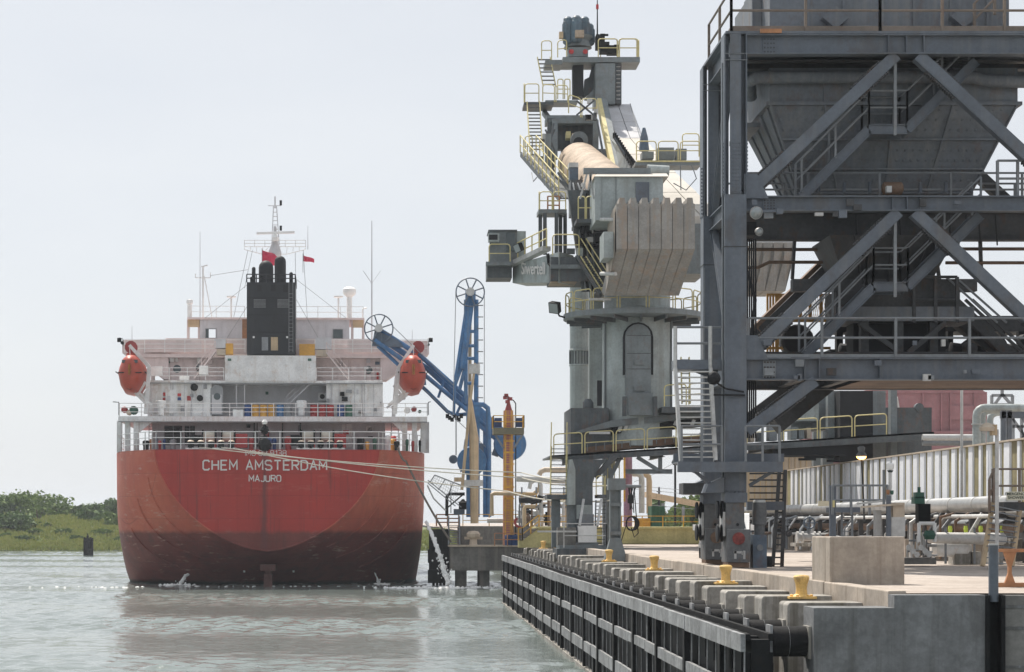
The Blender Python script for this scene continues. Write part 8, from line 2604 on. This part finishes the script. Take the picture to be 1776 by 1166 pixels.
# large bent grey pipes behind the wall
for i, (u, z, r) in enumerate(((1694, 0, .21), (1704, 0, .17), (1717, 0, .17))):
    Y = 95 + i * 1.5
    t = thing('bent_pipe', ['leftmost and largest of three bent grey pipes behind the white wall', 'middle bent grey pipe behind the white wall', 'rightmost bent grey pipe behind the white wall'][i], 'pipe', P(u, 905, Y), 'bent pipes behind the wall')
    q = [(u, 905), (u, 722 + i * 4)] + [(u + 14 - 14 * math.cos(a), 720 + i * 4 - 12 * math.sin(a)) for a in (.4, .8, 1.2, 1.57)] + [(u + 20, 708 + i * 4), (1900, 708 + i * 4)]
    MB().tube([P(a, b, Y) for a, b in q], r * .95, 14).build('pipe', M['ugrey'], t, True)
    MB().tube([P(u, 735, Y), P(u, 737, Y)], r * 1.2, 14).build('flange', M['galv'], t, True)
lp2 = pipe_run('pipe_line', 'horizontal pale green clad pipe behind the white wall', [(1600, 760), (1692, 760)], 104, .2, 'galv')
pipe_run('pipe_line', 'thin grey pipe below the pale green clad pipe', [(1600, 768), (1692, 768)], 104, .16, 'rail_grey')
st_ = thing('pipe_support', 'dark steel support column beside the bent grey pipes', 'support', P(1744, 905, 92))
for u in (1740, 1750): MB().bar(P(u, 905, 92), P(u, 712, 92), .2, .2, (0, 1, 0)).build('post', M['steel'], st_)
MB().bar(P(1735, 720, 92), P(1900, 720, 92), .2, .3).build('beam', M['steel'], st_)
# distant red machine and lattice crane
rm = thing('red_machine', 'huge muted red bulk machine in the hazy distance', 'machine', P(1620, 905, 290))
Yr = 290
MB().box(P(1538, 905, Yr), P(1712, 680, Yr + 12)).build('body', M['pink'], rm)
MB().box(P(1400, 905, Yr + 14), P(1640, 690, Yr + 20)).build('rear_body', M['pink'], rm)
MB().prism([P(1512, 674, Yr - .2), P(1700, 674, Yr - .2), P(1712, 682, Yr - .2), P(1512, 682, Yr - .2)], (0, 14, 0)).build('roof', M['pink'], rm)
for u in (1600, 1632, 1648, 1690): MB().box(P(u, 760, Yr - .5), P(u + 2.5, 682, Yr)).build('rib', M['pink'], rm)
MB().box(P(1648, 728, Yr - .4), P(1690, 704, Yr)).build('panel', M['pink'], rm)
MB().box(P(1605, 752, Yr - .8), P(1712, 748, Yr)).build('gallery', M['pink'], rm)
for u in (1547, 1553): MB().tube([P(u, 720, Yr - 1), P(u - 5, 695, Yr - 1), P(u + 3, 690, Yr - 1), P(u + 7, 720, Yr - 1)], .2, 6).build('duct', M['galv'], rm)
lc = thing('lattice_crane', 'grey lattice crane frame in the distance at right', 'crane', P(1750, 905, 260))
mb = MB()
Yl = 260
for a, b in (((1726, 700), (1738, 684)), ((1752, 700), (1738, 684)), ((1720, 702), (1756, 702)), ((1720, 686), (1756, 686)), ((1720, 702), (1720, 686)), ((1756, 702), (1756, 686)), ((1738, 686), (1738, 672)),
             ((1755, 725), (1800, 790)), ((1765, 715), (1800, 760)), ((1755, 790), (1800, 715)), ((1755, 740), (1790, 740)), ((1750, 765), (1800, 765)), ((1757, 790), (1757, 715)), ((1772, 800), (1772, 705))):
    mb.bar(P(*a, Yl), P(*b, Yl), .35, .35, (0, 1, 0))
mb.build('lattice', M['rail_grey'], lc)
# ------------------------------------------------------------------ parked white pickup truck behind the portal leg
tk = thing('parked_truck', 'white pickup truck parked behind the portal leg facing the camera', 'truck', (PX(1256, 78), 78, GZ), rz=R(-10))
ORG[tk] = V((0, 0, 0))
tw = M['paint_w']
body = MB()
prof = [(-.0, .45), (0, .95), (.15, 1.05), (1.15, 1.12), (1.75, 1.72), (3.1, 1.76), (3.45, 1.15), (5.2, 1.12), (5.25, .45)]
body.prism([(-.95, y, z) for y, z in prof], (1.9, 0, 0))
bo2 = body.build('body', tw, tk)
MB().prism([(-.82, 1.2, 1.14), (.82, 1.2, 1.14), (.7, 1.7, 1.66), (-.7, 1.7, 1.66)], (0, -.04, .02)).build('windscreen', M['glass'], tk)
MB().box((-.6, -.04, .6), (.6, .02, .92)).build('grille', M['soot'], tk)
MB().box((-.98, -.12, .42), (.98, .05, .58)).build('bumper', M['silver'], tk)
for s_ in (-1, 1):
    MB().box((s_ * .62, -.03, .7), (s_ * .92, .03, .92)).build('headlight', M['lens'], tk)
    MB().cbox((s_ * 1.12, 1.25, 1.2), (.24, .12, .24)).build('mirror', tw, tk)
    for y in (.85, 4.2):
        w_ = MB().lathe((s_ * .72, y, .38), [(.38, 0), (.38, .26 * s_)], 18, (1, 0, 0)).build('tyre', M['black'], tk, True)
        MB().lathe((s_ * .985, y, .38), [(.22, 0), (.2, .012 * s_)], 14, (1, 0, 0)).build('rim', M['silver'], w_, True)
# dense small pipework and valves on the rack
rng7 = random.Random(77)
for i in range(46):
    y = rng7.uniform(67, 112)
    x = rng7.uniform(18.6, 19.5)
    k = rng7.random()
    m = rng7.choice(('silver', 'galv', 'rail_grey', 'steel_dark', 'rustm'))
    if k < .4:
        MB().tube([(x, y, GZ + .1), (x, y, rng7.uniform(4.9, 5.6)), (x + .5, y + .1, 5.7)], rng7.uniform(.04, .09), 8).build('riser', M[m], pr_, True)
    elif k < .7:
        z = rng7.uniform(4.4, 5.3)
        v_ = MB()
        v_.tube([(x, y, z), (x, y + 1.0, z)], .08, 10).tube([(x, y + .3, z), (x, y + .36, z)], .17, 12).tube([(x, y + .64, z), (x, y + .7, z)], .17, 12).tube([(x, y + .5, z), (x, y + .5, z + .35)], .04, 8)
        v_.tube([(x, y + .5, z + .35), (x, y + .5, z + .38)], .18, 12)
        v_.build('line_valve', M[m], pr_, True)
    else:
        MB().tube([(x, y, rng7.uniform(4.3, 5.2)), (x, y + rng7.uniform(2, 7), 4.8)], rng7.uniform(.04, .1), 8).build('branch_pipe', M[m], pr_, True)
# ------------------------------------------------------------------ thin summer haze over the whole harbour
hz = MB().box((-3200, -400, -7.5), (3200, 6200, 62)).build('haze', M['foam'])
hm = bpy.data.materials.new('haze_air')
hm.use_nodes = True
hn = hm.node_tree
hn.nodes.remove(hn.nodes['Principled BSDF'])
pv = hn.nodes.new('ShaderNodeVolumePrincipled')
pv.inputs['Color'].default_value = (.86, .92, 1.0, 1)
pv.inputs['Density'].default_value = .0002
pv.inputs['Anisotropy'].default_value = .35
hn.links.new(pv.outputs[0], hn.nodes['Material Output'].inputs['Volume'])
hz.data.materials.clear()
hz.data.materials.append(hm)
tag(hz, 'pale summer haze hanging over the harbour', 'haze', kind='stuff')
